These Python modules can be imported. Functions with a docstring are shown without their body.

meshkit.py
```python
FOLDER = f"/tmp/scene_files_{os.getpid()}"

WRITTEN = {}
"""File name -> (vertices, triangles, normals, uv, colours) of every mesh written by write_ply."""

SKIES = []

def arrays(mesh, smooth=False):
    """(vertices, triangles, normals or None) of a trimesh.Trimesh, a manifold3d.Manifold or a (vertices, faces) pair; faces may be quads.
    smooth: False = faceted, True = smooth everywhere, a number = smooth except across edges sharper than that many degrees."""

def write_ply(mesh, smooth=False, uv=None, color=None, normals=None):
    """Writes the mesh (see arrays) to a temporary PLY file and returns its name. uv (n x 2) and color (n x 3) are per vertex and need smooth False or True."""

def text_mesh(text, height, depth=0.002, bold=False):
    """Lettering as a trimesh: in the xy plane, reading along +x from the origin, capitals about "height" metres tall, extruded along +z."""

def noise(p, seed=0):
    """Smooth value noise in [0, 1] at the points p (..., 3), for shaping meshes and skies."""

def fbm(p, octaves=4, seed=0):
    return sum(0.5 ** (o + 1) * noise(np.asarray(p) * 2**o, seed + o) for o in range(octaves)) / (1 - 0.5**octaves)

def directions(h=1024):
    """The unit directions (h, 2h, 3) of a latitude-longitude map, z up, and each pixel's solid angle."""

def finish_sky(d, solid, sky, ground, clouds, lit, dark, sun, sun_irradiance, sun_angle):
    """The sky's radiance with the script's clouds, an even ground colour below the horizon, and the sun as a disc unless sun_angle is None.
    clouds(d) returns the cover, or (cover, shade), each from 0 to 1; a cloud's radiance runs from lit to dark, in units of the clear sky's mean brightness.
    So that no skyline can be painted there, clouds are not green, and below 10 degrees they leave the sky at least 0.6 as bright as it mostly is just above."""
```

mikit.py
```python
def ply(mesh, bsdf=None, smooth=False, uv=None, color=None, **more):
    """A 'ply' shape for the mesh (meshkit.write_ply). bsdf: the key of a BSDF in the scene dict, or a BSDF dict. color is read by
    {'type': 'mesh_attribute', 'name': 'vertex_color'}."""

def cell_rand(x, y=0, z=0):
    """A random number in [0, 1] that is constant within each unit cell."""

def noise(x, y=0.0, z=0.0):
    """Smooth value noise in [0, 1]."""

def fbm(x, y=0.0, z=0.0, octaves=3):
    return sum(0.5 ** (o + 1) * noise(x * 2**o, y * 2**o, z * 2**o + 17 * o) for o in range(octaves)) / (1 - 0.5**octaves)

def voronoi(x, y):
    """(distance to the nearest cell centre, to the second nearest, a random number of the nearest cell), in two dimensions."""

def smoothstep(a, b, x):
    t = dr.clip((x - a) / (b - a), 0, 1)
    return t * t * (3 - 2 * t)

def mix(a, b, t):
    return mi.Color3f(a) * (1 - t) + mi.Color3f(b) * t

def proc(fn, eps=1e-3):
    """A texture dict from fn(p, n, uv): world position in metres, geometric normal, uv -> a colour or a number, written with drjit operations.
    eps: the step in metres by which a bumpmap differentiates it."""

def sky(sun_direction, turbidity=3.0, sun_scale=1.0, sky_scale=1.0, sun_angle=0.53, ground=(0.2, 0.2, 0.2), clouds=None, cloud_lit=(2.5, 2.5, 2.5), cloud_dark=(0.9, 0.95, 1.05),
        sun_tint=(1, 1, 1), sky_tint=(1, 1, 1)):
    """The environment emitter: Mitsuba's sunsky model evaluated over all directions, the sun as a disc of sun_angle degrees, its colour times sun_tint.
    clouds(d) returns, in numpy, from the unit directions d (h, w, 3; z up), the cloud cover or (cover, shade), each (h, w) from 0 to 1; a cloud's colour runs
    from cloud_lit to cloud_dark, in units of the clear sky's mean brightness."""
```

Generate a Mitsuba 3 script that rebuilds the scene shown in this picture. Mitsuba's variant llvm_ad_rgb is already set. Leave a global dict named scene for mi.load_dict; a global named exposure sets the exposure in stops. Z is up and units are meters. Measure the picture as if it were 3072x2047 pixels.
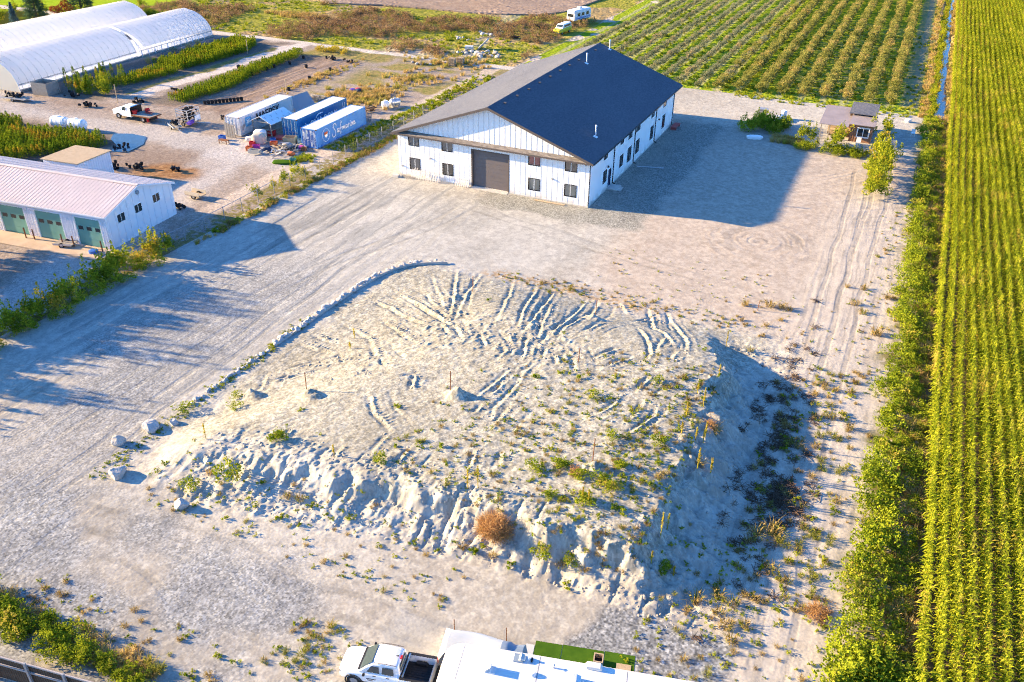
"""Gravel lot with a white warehouse and a fill mound, nursery on the left, orchard behind, corn on the right.
World: x along the warehouse front (to the right), y towards its back, z up, metres; origin at the warehouse's front right corner."""
import math
import numpy as np
import trimesh
import drjit as dr
import mitsuba as mi
import mikit
import meshkit
from mikit import proc, noise, fbm, cell_rand, smoothstep, mix, voronoi
from shapely.geometry import Polygon, LineString, box as sbox
from shapely import affinity

T = mi.ScalarTransform4f
PI = math.pi
scene, labels = {'type': 'scene'}, {}

# ---------------------------------------------------------------- camera, sun and sky, exposure
EYE = np.array([29.39, -86.18, 36.74])
FWD = np.array([-0.35008, 0.78246, -0.51497])
UPV = np.array([-0.22269, 0.46448, 0.85713])
scene['camera'] = {'type': 'perspective', 'fov': 61.86, 'fov_axis': 'x', 'near_clip': 0.5, 'far_clip': 3000.0,
                   'to_world': T().look_at(origin=EYE.tolist(), target=(EYE + FWD * 50).tolist(), up=UPV.tolist())}
scene['sky'] = mikit.sky((-32.4, -6.1, 10.0), turbidity=3.0, sun_scale=1.0, sky_scale=0.7, sun_angle=0.6, ground=(0.25, 0.23, 0.2),
                         sky_tint=(0.42, 0.82, 1.45), sun_tint=(0.98, 1.01, 1.06))
exposure = 4.05

# ---------------------------------------------------------------- helpers
def _hash(i, j, s):
    h = (i * 374761393 + j * 668265263 + s * 144665) & 0xFFFFFFFF
    h = ((h ^ (h >> 13)) * 1274126177) & 0xFFFFFFFF
    return ((h ^ (h >> 16)) & 0xFFFFFF) / 16777215.0

def vn(x, y, s=0):
    i, j = np.floor(x).astype(np.int64), np.floor(y).astype(np.int64)
    a, b = x - i, y - j
    a, b = a * a * (3 - 2 * a), b * b * (3 - 2 * b)
    return (_hash(i, j, s) * (1 - a) + _hash(i + 1, j, s) * a) * (1 - b) + (_hash(i, j + 1, s) * (1 - a) + _hash(i + 1, j + 1, s) * a) * b

def fb(x, y, o=3, s=0):
    return sum(.5 ** (k + 1) * vn(x * 2 ** k, y * 2 ** k, s + k) for k in range(o)) / (1 - .5 ** o)

def ss(a, b, x):
    t = np.clip((x - a) / (b - a), 0, 1)
    return t * t * (3 - 2 * t)

def rotz(a):
    c, s = math.cos(a), math.sin(a)
    return np.array([[c, -s, 0], [s, c, 0], [0, 0, 1.0]])

class MB:
    """collects triangles of one mesh"""
    def __init__(self):
        self.v, self.f, self.n = [], [], 0
    def add(self, v, f):
        v, f = np.asarray(v, float), np.asarray(f, int)
        if f.shape[1] == 4:
            f = np.vstack([f[:, [0, 1, 2]], f[:, [0, 2, 3]]])
        self.v.append(v); self.f.append(f + self.n); self.n += len(v)
        return self
    def box(self, c, s, rz=0.0, R=None):
        v = np.array([[x, y, z] for x in (-.5, .5) for y in (-.5, .5) for z in (-.5, .5)]) * np.asarray(s, float)
        v = v @ (rotz(rz) if R is None else R).T + np.asarray(c, float)
        return self.add(v, [[0, 1, 3, 2], [4, 6, 7, 5], [0, 4, 5, 1], [2, 3, 7, 6], [0, 2, 6, 4], [1, 5, 7, 3]])
    def span(self, a, b):
        """box between two opposite corners"""
        a, b = np.asarray(a, float), np.asarray(b, float)
        return self.box((a + b) / 2, np.abs(b - a))
    def bar(self, p, q, w, h=None):
        p, q = np.asarray(p, float), np.asarray(q, float)
        d = q - p; L = np.linalg.norm(d); d = d / L
        s = np.cross(d, [0, 0, 1.0] if abs(d[2]) < .95 else [1.0, 0, 0]); s /= np.linalg.norm(s)
        return self.box((p + q) / 2, (L, w, h or w), R=np.stack([d, s, np.cross(d, s)], 1))
    def tube(self, pts, r, n=6, cap=True):
        p = np.asarray(pts, float); k = len(p)
        r = np.broadcast_to(np.asarray(r, float), (k,))
        t = np.gradient(p, axis=0); t /= np.linalg.norm(t, axis=1, keepdims=True) + 1e-12
        ref = np.array([0, 0, 1.0]) if np.abs(t[:, 2]).max() < .9 else np.array([1.0, .13, 0])
        a = np.cross(t, ref); a /= np.linalg.norm(a, axis=1, keepdims=True) + 1e-12
        b = np.cross(t, a); g = np.arange(n) * 2 * PI / n
        v = p[:, None] + r[:, None, None] * (np.cos(g)[None, :, None] * a[:, None] + np.sin(g)[None, :, None] * b[:, None])
        i, j = np.meshgrid(np.arange(k - 1), np.arange(n), indexing='ij')
        f = np.stack([i * n + j, i * n + (j + 1) % n, (i + 1) * n + (j + 1) % n, (i + 1) * n + j], -1).reshape(-1, 4)
        self.add(v.reshape(-1, 3), f)
        if cap:
            for e, o in ((0, 1), (k - 1, -1)):
                self.add(np.vstack([v[e], p[e]]), [[n, (q + 1) % n, q][::o] for q in range(n)])
        return self
    def prism(self, poly, z0, z1, M=None):
        """shapely polygon extruded along z, then placed by the 3x4 matrix M"""
        for g in getattr(poly, 'geoms', [poly]):
            m = trimesh.creation.extrude_polygon(g, z1 - z0, engine='earcut')
            v = np.array(m.vertices) + [0, 0, z0]
            if M is not None:
                v = v @ M[:, :3].T + M[:, 3]
            self.add(v, m.faces)
        return self
    def lathe(self, prof, n=16, c=(0, 0, 0), axis=2):
        """revolved profile [(r, h), ...] about z (axis 0: about x, 1: about y)"""
        prof = np.asarray(prof, float); g = np.arange(n) * 2 * PI / n; k = len(prof)
        v = np.stack([prof[:, :1] * np.cos(g), prof[:, :1] * np.sin(g), np.repeat(prof[:, 1:], n, 1)], -1).reshape(-1, 3)
        if axis == 0: v = v[:, [2, 0, 1]]
        if axis == 1: v = v[:, [1, 2, 0]]
        i, j = np.meshgrid(np.arange(k - 1), np.arange(n), indexing='ij')
        f = np.stack([i * n + j, i * n + (j + 1) % n, (i + 1) * n + (j + 1) % n, (i + 1) * n + j], -1).reshape(-1, 4)
        return self.add(v + np.asarray(c, float), f)
    def quad(self, a, b, c, d):
        return self.add([a, b, c, d], [[0, 1, 2, 3]])
    def xf(self, R=None, t=(0, 0, 0)):
        for k in range(len(self.v)):
            self.v[k] = (self.v[k] if R is None else self.v[k] @ np.asarray(R).T) + np.asarray(t, float)
        return self
    def mesh(self):
        return np.vstack(self.v), np.vstack(self.f)

used = {}
def numbered(k):
    n = used.get(k, -1) + 1
    used[k] = n
    return k if n == 0 else f'{k}_{n:03d}'

def thing(name, label, cat, group=None):
    k = numbered(name)
    labels[k] = {'label': label, 'category': cat}
    if group: labels[k]['group'] = group
    return k

def shape(mb, bsdf, smooth=False):
    return mikit.ply(mb.mesh() if isinstance(mb, MB) else mb, 'm_' + bsdf, smooth=smooth)

def part(parent, name, mb, bsdf, smooth=False, label=None, kind=None):
    k = numbered(parent + '__' + name)
    scene[k] = shape(mb, bsdf, smooth)
    if label: labels.setdefault(k, {})['label'] = label
    if kind: labels.setdefault(k, {})['kind'] = kind
    return k

def single(name, mb, bsdf, label, cat, group=None, smooth=False):
    k = thing(name, label, cat, group)
    scene[k] = shape(mb, bsdf, smooth)
    return k

def struct(name, mb, bsdf, label=None, smooth=False, kind='structure'):
    k = numbered(name)
    scene[k] = shape(mb, bsdf, smooth)
    labels[k] = {'kind': kind}
    if label: labels[k]['label'] = label
    return k

def xform(x, y, z=0.0, rz=0.0, s=1.0, M=None):
    t = T().translate([float(x), float(y), float(z)]).rotate([0, 0, 1], float(math.degrees(rz)))
    if not np.isscalar(s): return t.scale([float(q) for q in s])
    return t.scale(float(s))

class Proto:
    """a kind of thing: its parts are meshes made once, each copy gets entries of its own"""
    def __init__(self):
        self.parts = []
    def add(self, name, mb, bsdf, smooth=False, label=None):
        n = sum(1 for p in self.parts if p[0].rpartition('#')[0] == name)
        self.parts.append((f'{name}#{n}', shape(mb, bsdf, smooth), label))
        return self
    def place(self, name, label, cat, to, group=None):
        k = thing(name, label, cat, group)
        for nm, d, lab in self.parts:
            base, _, n = nm.rpartition('#')
            q = f'{k}__{base}' if base else k
            if int(n): q += f'_{int(n):03d}'
            scene[q] = {**d, 'to_world': to}
            if lab: labels.setdefault(q, {})['label'] = lab
        return k

def sgroup(key, mb, bsdf, smooth=False):
    scene[key] = {'type': 'shapegroup', 'mesh': shape(mb, bsdf, smooth)}
    return key

def inst(key, group_key, to):
    scene[key] = {'type': 'instance', 'shapegroup': {'type': 'ref', 'id': group_key}, 'to_world': to}

# ---------------------------------------------------------------- materials
def rgb(c): return {'type': 'rgb', 'value': list(map(float, c))}
def mat(name, color, rough=.7, spec=.3, metal=0.0, bump=None, scale=1.0, two=True, diffuse=False, **kw):
    col = proc(color) if callable(color) else rgb(color)
    b = {'type': 'diffuse', 'reflectance': col} if diffuse else \
        {'type': 'principled', 'base_color': col, 'roughness': rough, 'specular': spec, 'metallic': metal, **kw}
    if bump is not None:
        b = {'type': 'bumpmap', 'arbitrary': proc(bump, eps=.02), 'scale': scale, 'bsdf': b}
    scene['m_' + name] = {'type': 'twosided', 'bsdf': b} if two else b
    return name

def sbx(x, y, x0, x1, y0, y1, s):
    return smoothstep(x0 - s, x0 + s, x) * (1 - smoothstep(x1 - s, x1 + s, x)) * smoothstep(y0 - s, y0 + s, y) * (1 - smoothstep(y1 - s, y1 + s, y))

def ell(x, y, cx, cy, rx, ry, s=.35):
    return 1 - smoothstep(1 - s, 1 + s, dr.sqrt(dr.square((x - cx) / rx) + dr.square((y - cy) / ry)))

def speck(x, y, f, a):
    return 1 - a + a * 2 * cell_rand(dr.floor(x * f), dr.floor(y * f), 5)

def tracks(x, y):
    """worn pairs of wheel tracks along the drive, the lane and the front of the lot"""
    t = mi.Float(0)
    wv = noise(x * .2, y * .2, 12) - .5
    for c, y0, y1 in ((-19.5 + 7.0 * smoothstep(-34, -5, y), -58, -2), (-24.5 + .05 * (y + 30), -66, -6), (-15.2 - .06 * (y + 50), -66, -20), (29.4 + .3 * dr.sin(y * .07), -56, 40), (27.3 + .25 * dr.sin(y * .06 + 2), -50, 30)):
        d = dr.abs(dr.abs(x + wv * .5 - c) - .85)
        t = dr.maximum(t, (1 - smoothstep(.12, .3, d)) * smoothstep(y0, y0 + 6, y) * (1 - smoothstep(y1 - 6, y1, y)))
    for c, x0, x1 in ((-60.2 + .05 * x, -26, 20), (-62.6 - .02 * x, -24, 9), (-8.5 - .22 * x, -16, 20)):
        d = dr.abs(dr.abs(y + wv * 1.4 - c) - .85)
        t = dr.maximum(t, (1 - smoothstep(.12, .3, d)) * smoothstep(x0, x0 + 6, x) * (1 - smoothstep(x1 - 6, x1, x)))
    return t * (.45 + .55 * noise(x * 2.3, y * 2.3, 5))

def yard_color(p, n, uv):
    x, y = p.x, p.y
    w = fbm(x * .35, y * .35, 0, 3) - .5
    fine = noise(x * 3.1, y * 3.1, 7)
    big = fbm(x * .09 + 3, y * .09, 0, 3)
    xx, yy = x + w * 4, y + w * 4
    c = mix((.36, .315, .275), (.50, .45, .40), smoothstep(.3, .7, big * .5 + fine * .3 + noise(x * 8, y * 8, 3) * .2))
    pink = sbx(xx, yy, 6, 34, -20, 33, 3.0)
    c = mix(c, mix((.385, .30, .245), (.50, .41, .345), fine), pink * .85)
    lot = sbx(xx, yy, -34, 3, -50, -4, 4.0)
    c = mix(c, mix((.40, .37, .345), (.50, .465, .435), fine), lot * .8)
    streak = noise(x * 1.9 + w * 1.2, y * .12, 3)
    drive = sbx(xx, yy, -34, -13, -62, 0, 4.0)
    c = mix(c, (.31, .295, .285), drive * smoothstep(.5, .8, streak) * .7)
    c = c * (1 - .22 * drive * smoothstep(.62, .8, noise(x * 5 + w * 5, y * .16, 6)) * smoothstep(.4, .6, fine))
    lane = sbx(xx, yy, 25.5, 34, -56, 20, 2.0)
    c = mix(c, (.50, .425, .365), lane * .75)
    c = c * (1 - .2 * lane * smoothstep(.6, .8, noise(x * 5 + w * 4, y * .2, 6)))
    pad = sbx(xx, yy, -12, 23, -52, -21, 1.5)
    c = mix(c, mix((.29, .26, .21), (.44, .40, .335), smoothstep(.25, .75, fine * .5 + noise(x * 7, y * 7, 2) * .5)), pad * .85)
    c = c * (1 - .14 * smoothstep(.56, .7, fbm(x * .16 + 4, y * .10, 6, 4)) * sbx(x, y, -33, 5, -74, -3, 2))
    r = dr.sqrt(dr.square(x - 19.2) + dr.square(y + 1.0))
    c = c * (1 - .16 * (1 - smoothstep(5.2, 6.4, r)) * smoothstep(.35, .6, fbm(x * .5, y * .5, 4, 2)) * smoothstep(.45, .7, noise(r * 2.6 + w * 2, y * .3 + x * .2, 5)))
    c = c * (1 - .2 * tracks(x, y))
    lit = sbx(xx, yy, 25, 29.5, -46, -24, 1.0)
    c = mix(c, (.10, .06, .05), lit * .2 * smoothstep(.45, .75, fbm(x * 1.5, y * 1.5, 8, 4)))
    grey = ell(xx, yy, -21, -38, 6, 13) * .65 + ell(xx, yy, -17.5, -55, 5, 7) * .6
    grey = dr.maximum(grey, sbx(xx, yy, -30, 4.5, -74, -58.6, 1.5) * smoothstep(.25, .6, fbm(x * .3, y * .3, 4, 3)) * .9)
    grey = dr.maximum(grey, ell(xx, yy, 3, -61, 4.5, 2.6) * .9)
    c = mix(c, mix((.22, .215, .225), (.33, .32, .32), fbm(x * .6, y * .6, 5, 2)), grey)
    front = sbx(x + w * 2.5, y + w * 2.5, -26, 3.5, -4.5, .2, .7) * smoothstep(-16, -8, x + w * 6) * .8
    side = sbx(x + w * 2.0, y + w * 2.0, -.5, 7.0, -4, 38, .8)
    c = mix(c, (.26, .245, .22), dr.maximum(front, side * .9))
    crush = sbx(x + w * 2.2, y + w * 1.4 - (x - 24) * .1, 20.4, 28.2, -57.8, -53.7, .4)
    c = mix(c, mix((.14, .14, .15), (.36, .35, .355), noise(x * 8, y * 8, 3)), crush)
    crush2 = sbx(x + w * 2.2, y + w * 2.2, 10.5, 15, -61.5, -59, .6) * .8
    c = mix(c, (.36, .34, .33), crush2)
    weedy = sbx(x + w * 3, y + w * 3, 33.2, 40, -80, 60, 1.0)
    c = mix(c, (.16, .14, .06), weedy * smoothstep(.3, .6, fine + w))
    org = sbx(xx, y + w * 2, -3, 14, -20.6, -18.8, .7) * smoothstep(.45, .6, fine)
    c = mix(c, (.35, .22, .11), org * .7)
    stony = dr.maximum(dr.maximum(dr.maximum(grey, crush), dr.maximum(side, front)), pad * .5)
    return c * mi.Color3f(.95, 1.0, .975) * ((.86 + .28 * fbm(x * 1.3, y * 1.3, 2, 3)) * speck(x, y, 5.5, .04 + .2 * stony) * speck(x + .37 * y, y - .37 * x, 9, .08 + .3 * stony))

def yard_bump(p, n, uv):
    x, y = p.x, p.y
    w = fbm(x * .35, y * .35, 0, 2) - .5
    h = noise(x * 6.5, y * 6.5, 2) * .010 + noise(x * 2.2, y * 2.2, 9) * .010
    drive = smoothstep(-36, -32, x) * (1 - smoothstep(-11, -7, x))
    h += drive * (noise(x * 2.6 + w * 1.5, y * .13, 3) * .02 + noise(x * 7 + w * 3, y * .3, 3) * .008)
    h -= tracks(x, y) * .022
    lane = smoothstep(24.5, 26, x) * (1 - smoothstep(33, 35, x)) * (1 - smoothstep(14, 22, y))
    h += lane * noise(x * 3.0 + w, y * .2, 3) * .018
    r = dr.sqrt(dr.square(x - 19.2) + dr.square(y + 1.0))
    h += (1 - smoothstep(5.0, 6.2, r)) * noise(r * 3.2 + w * 4, y * .6 + x * .4, 5) * .03
    arc = dr.sqrt(dr.square(x - 8) + dr.square(y - 36))
    pk = smoothstep(7.5, 10, x) * smoothstep(1, 6, y) * (1 - smoothstep(30, 33, y))
    h += pk * noise(arc * 2.4 + w, y * .3, 8) * .04
    return h

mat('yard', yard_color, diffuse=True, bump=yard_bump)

def nursery_color(p, n, uv):
    x, y = p.x, p.y
    w = fbm(x * .3, y * .3, 1, 3) - .5
    f = noise(x * 2.7, y * 2.7, 4)
    xx, yy = x + w * 3, y + w * 3
    c = mix((.24, .195, .16), (.37, .32, .275), f * .6 + fbm(x * .1, y * .1, 0, 2) * .4)
    # the trodden gravel drive and the field path
    dv = dr.abs(yy - (-1.0 + (x + 60) * -.06))
    c = mix(c, (.39, .365, .34), (1 - smoothstep(2.0, 4.6, dv)) * .9)
    dv2 = dr.abs(xx + 49 + y * .25)
    c = mix(c, (.45, .425, .40), (1 - smoothstep(2.0, 5, dv2)) * (1 - smoothstep(0, 5, y)) * .8)
    soil = sbx(xx, yy, -72.5, -60.5, 10, 47.5, 1.0)
    c = mix(c, mix((.20, .145, .11), (.33, .26, .21), noise(x * 3, y * .35, 2)), soil * .95)
    beds = dr.maximum(sbx(xx, yy, -97.5, -82.5, 7, 53, 1.0), sbx(xx, yy, -76.5, -69, 11, 48, .8))
    c = mix(c, (.15, .13, .11), beds * .9)
    dark = sbx(xx, yy, -100, -64, -21, -4.5, 1.0)
    c = mix(c, (.13, .11, .09), dark)
    lanes = dr.abs(xx + 79.5)
    c = mix(c, (.50, .455, .41), (1 - smoothstep(1.2, 2.0, lanes)) * smoothstep(10, 14, y))
    gr = sbx(xx, yy, -82.5, -81, 12, 50, .5) + sbx(xx, yy, -57, -34, 17, 60, 3) * smoothstep(.35, .6, fbm(x * .25, y * .25, 8, 3)) + sbx(xx, yy, -75, -58, 47.5, 56, 1.2)
    c = mix(c, mix((.15, .17, .03), (.30, .22, .08), f), dr.minimum(gr, 1) * .85)
    c = mix(c, (.22, .16, .12), ell(xx, yy, -56, -11, 9, 5.5, .6) * .6 + ell(xx, yy, -81, 3.5, 14, 3.0, .5) * .5)
    red = ell(xx, yy, -50.5, -12.2, 4.2, 2.6) * .9
    c = mix(c, mix((.20, .10, .04), (.34, .2, .1), f), red)
    vg = sbx(x + w, yy, -36.2, -33, -55, 20, .5) * smoothstep(.3, .6, f + w)
    c = mix(c, (.20, .17, .07), vg)
    tr = dr.abs(x + 37.5 + w)
    c = mix(c, (.50, .42, .34), (1 - smoothstep(.9, 1.7, tr)) * smoothstep(-24, -16, y) * .8)
    gard = smoothstep(-124, -128, x)
    c = mix(c, mix((.05, .06, .015), (.20, .26, .02), smoothstep(.4, .6, noise(x * .25, y * .25, 6))), gard)
    path = dr.abs(yy - 55.2)
    c = mix(c, (.50, .46, .40), (1 - smoothstep(.9, 1.6, path)))
    return c * (speck(x, y, 3.5, .14) * speck(x + .3 * y, y, 7, .18))

def nursery_bump(p, n, uv):
    x, y = p.x, p.y
    soil = smoothstep(-73, -71, x) * (1 - smoothstep(-61, -59, x)) * smoothstep(9, 12, y)
    return noise(x * 4, y * 4, 2) * .022 + noise(x * 1.5, y * 1.5, 5) * .02 + soil * noise(x * 2.2, y * .2, 3) * .08

mat('nursery_ground', nursery_color, diffuse=True, bump=nursery_bump)

def field_color(p, n, uv):
    x, y = p.x, p.y
    w = fbm(x * .12, y * .12, 1, 3)
    f = noise(x * 1.6, y * 1.6, 4)
    c = mix((.19, .21, .03), (.33, .30, .07), f)
    c = mix(c, mix((.30, .20, .11), (.42, .31, .18), f), smoothstep(.5, .62, w) * .8)
    tr = dr.abs(x + 45.5 + (y - 56) * .22 + (w - .5) * 3)
    c = mix(c, (.36, .33, .24), (1 - smoothstep(.5, 1.2, dr.abs(tr - .9))) * .6)
    lane = sbx(x + (w - .5) * 1.5, y, -34.4, -30.4, 50, 400, .6)
    c = mix(c, (.48, .42, .35), lane)
    c = mix(c, (.42, .38, .33), sbx(x + (w - .5) * 8, y + (w - .5) * 6, -64, -44, 50, 62, 2) * .7)
    return c * speck(x, y, 3, .14)

mat('meadow', field_color, diffuse=True, bump=lambda p, n, uv: noise(p.x * 2.5, p.y * 2.5, 2) * .15 + noise(p.x * .8, p.y * .8, 2) * .2)

def lawn_color(p, n, uv):
    return mix((.22, .34, .02), (.34, .42, .03), noise(p.x * .7, p.y * .7, 4)) * speck(p.x, p.y, 3, .1)
mat('lawn', lawn_color, diffuse=True)

def plow_color(p, n, uv):
    x, y = p.x, p.y
    c = mix((.23, .165, .125), (.36, .285, .23), noise(x * .5, y * 2.4, 3) * .6 + noise(x * 2, y * 2, 6) * .4)
    return c * speck(x, y, 2.5, .12)
def plow_bump(p, n, uv):
    w = fbm(p.x * .06, p.y * .06, 1, 2)
    return noise(p.x * .3 + w * 12, p.y * 2.0 + w * 14, 3) * .35 + noise(p.x * 2, p.y * 2, 6) * .12
mat('plowed_soil', plow_color, diffuse=True, bump=plow_bump)

def orchard_color(p, n, uv):
    x, y = p.x, p.y
    w = fbm(x * .5, y * .5, 1, 2) - .5
    f = noise(x * 2.2, y * 2.2, 4)
    u = (x + 1.8) / 3.32
    row = dr.abs(u - dr.floor(u + .5)) * 3.32
    c = mix((.15, .25, .015), (.32, .37, .03), f * .6 + fbm(x * .2, y * .2, 0, 2) * .4)
    bare = (1 - smoothstep(.35, .75, row + w * .5)) * smoothstep(55, 58, y)
    c = mix(c, mix((.33, .28, .23), (.42, .37, .32), f), bare * .45)
    yel = sbx(x + w * 4, y + w * 4, 12, 33, 58, 130, 4) * smoothstep(.5, .7, noise(x * .8, y * 3.2, 4))
    c = mix(c, (.30, .27, .14), yel * .6)
    dirt = 1 - smoothstep(53.0, 56.0, y + w * 7)
    c = mix(c, mix((.43, .36, .28), (.56, .48, .39), f), dirt)
    last = sbx(x + w, y, 29.6, 32.6, 60, 400, .5)
    c = mix(c, (.25, .21, .15), last * .6)
    return c * speck(x, y, 3, .13)
mat('orchard_ground', orchard_color, diffuse=True, bump=lambda p, n, uv: noise(p.x * 3, p.y * 3, 2) * .1)

def ditch_color(p, n, uv):
    x, y = p.x, p.y
    f = noise(x * 1.8, y * .6, 4)
    c = mix((.17, .19, .03), (.38, .28, .13), smoothstep(.35, .65, fbm(x * .7, y * .15, 2, 3)))
    c = mix(c, (.42, .30, .15), sbx(x, y, 36.6, 38.6, 70, 400, .4) * .8)
    return c * (.8 + .4 * f) * speck(x, y, 4, .12)
mat('ditch_bank', ditch_color, diffuse=True, bump=lambda p, n, uv: noise(p.x * 4, p.y * 4, 2) * .12)
mat('corn_soil', lambda p, n, uv: mix((.10, .075, .045), (.17, .13, .08), noise(p.x * 3, p.y * 3)), diffuse=True)
mat('far_ground', lambda p, n, uv: mix((.11, .15, .03), (.22, .19, .08), fbm(p.x * .02, p.y * .02, 0, 3)), diffuse=True)
mat('water', (.03, .045, .06), rough=.06, spec=.6)

def leafy(name, dark, light, third=None, w3=.6, f=.9, trans=.7, rough=.55):
    def fn(p, n, uv):
        c = mix(dark, light, smoothstep(.25, .75, noise(p.x * f, p.y * f, p.z * f) * .55 + cell_rand(dr.floor(p.x * 9), dr.floor(p.y * 9), dr.floor(p.z * 9)) * .45))
        if third is not None:
            c = mix(c, third, smoothstep(w3, w3 + .12, noise(p.x * .55 + 9, p.y * .55, p.z * .8) * .7 + .3 * cell_rand(dr.floor(p.x * 6), dr.floor(p.y * 6), 3)))
        return c
    scene['m_' + name] = {'type': 'principledthin', 'base_color': proc(fn), 'roughness': rough, 'diff_trans': trans, 'eta': 1.3}
    return name
leafy('leaf_corn', (.13, .19, .01), (.54, .54, .035), (.60, .48, .08), .66, f=1.3, trans=.7)
leafy('leaf_bramble', (.12, .18, .014), (.40, .44, .03), (.50, .40, .07), .68)
leafy('leaf_shrub', (.13, .19, .014), (.44, .44, .03), (.54, .38, .05), .66)
leafy('leaf_orchard', (.15, .165, .035), (.42, .39, .10), (.48, .37, .12), .6, f=.5)
leafy('leaf_orchard_grey', (.14, .165, .08), (.37, .37, .21), (.46, .36, .18), .6, f=.5)
leafy('leaf_cedar', (0.099, 0.180, 0.014), (0.360, 0.396, 0.022), (0.486, 0.306, 0.036), .74, f=.45)
leafy('leaf_cedar_dark', (0.076, 0.153, 0.014), (0.272, 0.323, 0.020), (0.442, 0.289, 0.034), .64, f=.3)
leafy('leaf_weed', (.14, .21, .012), (.40, .42, .03), (.44, .36, .06), .72)
leafy('leaf_dry', (.22, .15, .05), (.46, .34, .12), (.26, .27, .05), .55)
leafy('grass_straw', (0.392, 0.266, 0.084), (0.620, 0.462, 0.182), (0.350, 0.336, 0.056), .58)
leafy('leaf_gold', (0.392, 0.294, 0.028), (0.588, 0.476, 0.056))
leafy('leaf_rust', (.20, .12, .06), (.42, .28, .15), (.26, .25, .06), .58)
leafy('leaf_red', (0.220, 0.040, 0.020), (0.340, 0.090, 0.040), (0.250, 0.150, 0.030), .62)
leafy('leaf_conifer', (.03, .065, .035), (.10, .17, .085), (.16, .18, .05), .7)
leafy('leaf_spruce', (.05, .11, .13), (.15, .24, .26))
leafy('leaf_pale', (0.120, 0.160, 0.100), (0.250, 0.270, 0.170))
mat('bark', (.16, .12, .085), rough=.9, spec=.1)
mat('twig', (.25, .14, .065), rough=.9, spec=.1)
def shade(a, b, f=2.0, amt=1.0):
    return lambda p, n, uv: mix(a, b, fbm(p.x * f, p.y * f, p.z * f, 3))
mat('white_siding', lambda p, n, uv: mix(mix((.79, .79, .78), (.86, .86, .85), fbm(p.x * .8, p.y * .8, p.z * .35, 3)), (.48, .43, .38), (1 - smoothstep(.05, .95, p.z)) * smoothstep(.3, .65, fbm(p.x * 1.5, p.y * 1.5, p.z, 3)) * .75), rough=.5, spec=.35)
mat('white_trim', (.80, .80, .79), rough=.45)
mat('batten_white', (.62, .62, .63), rough=.5)
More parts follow.
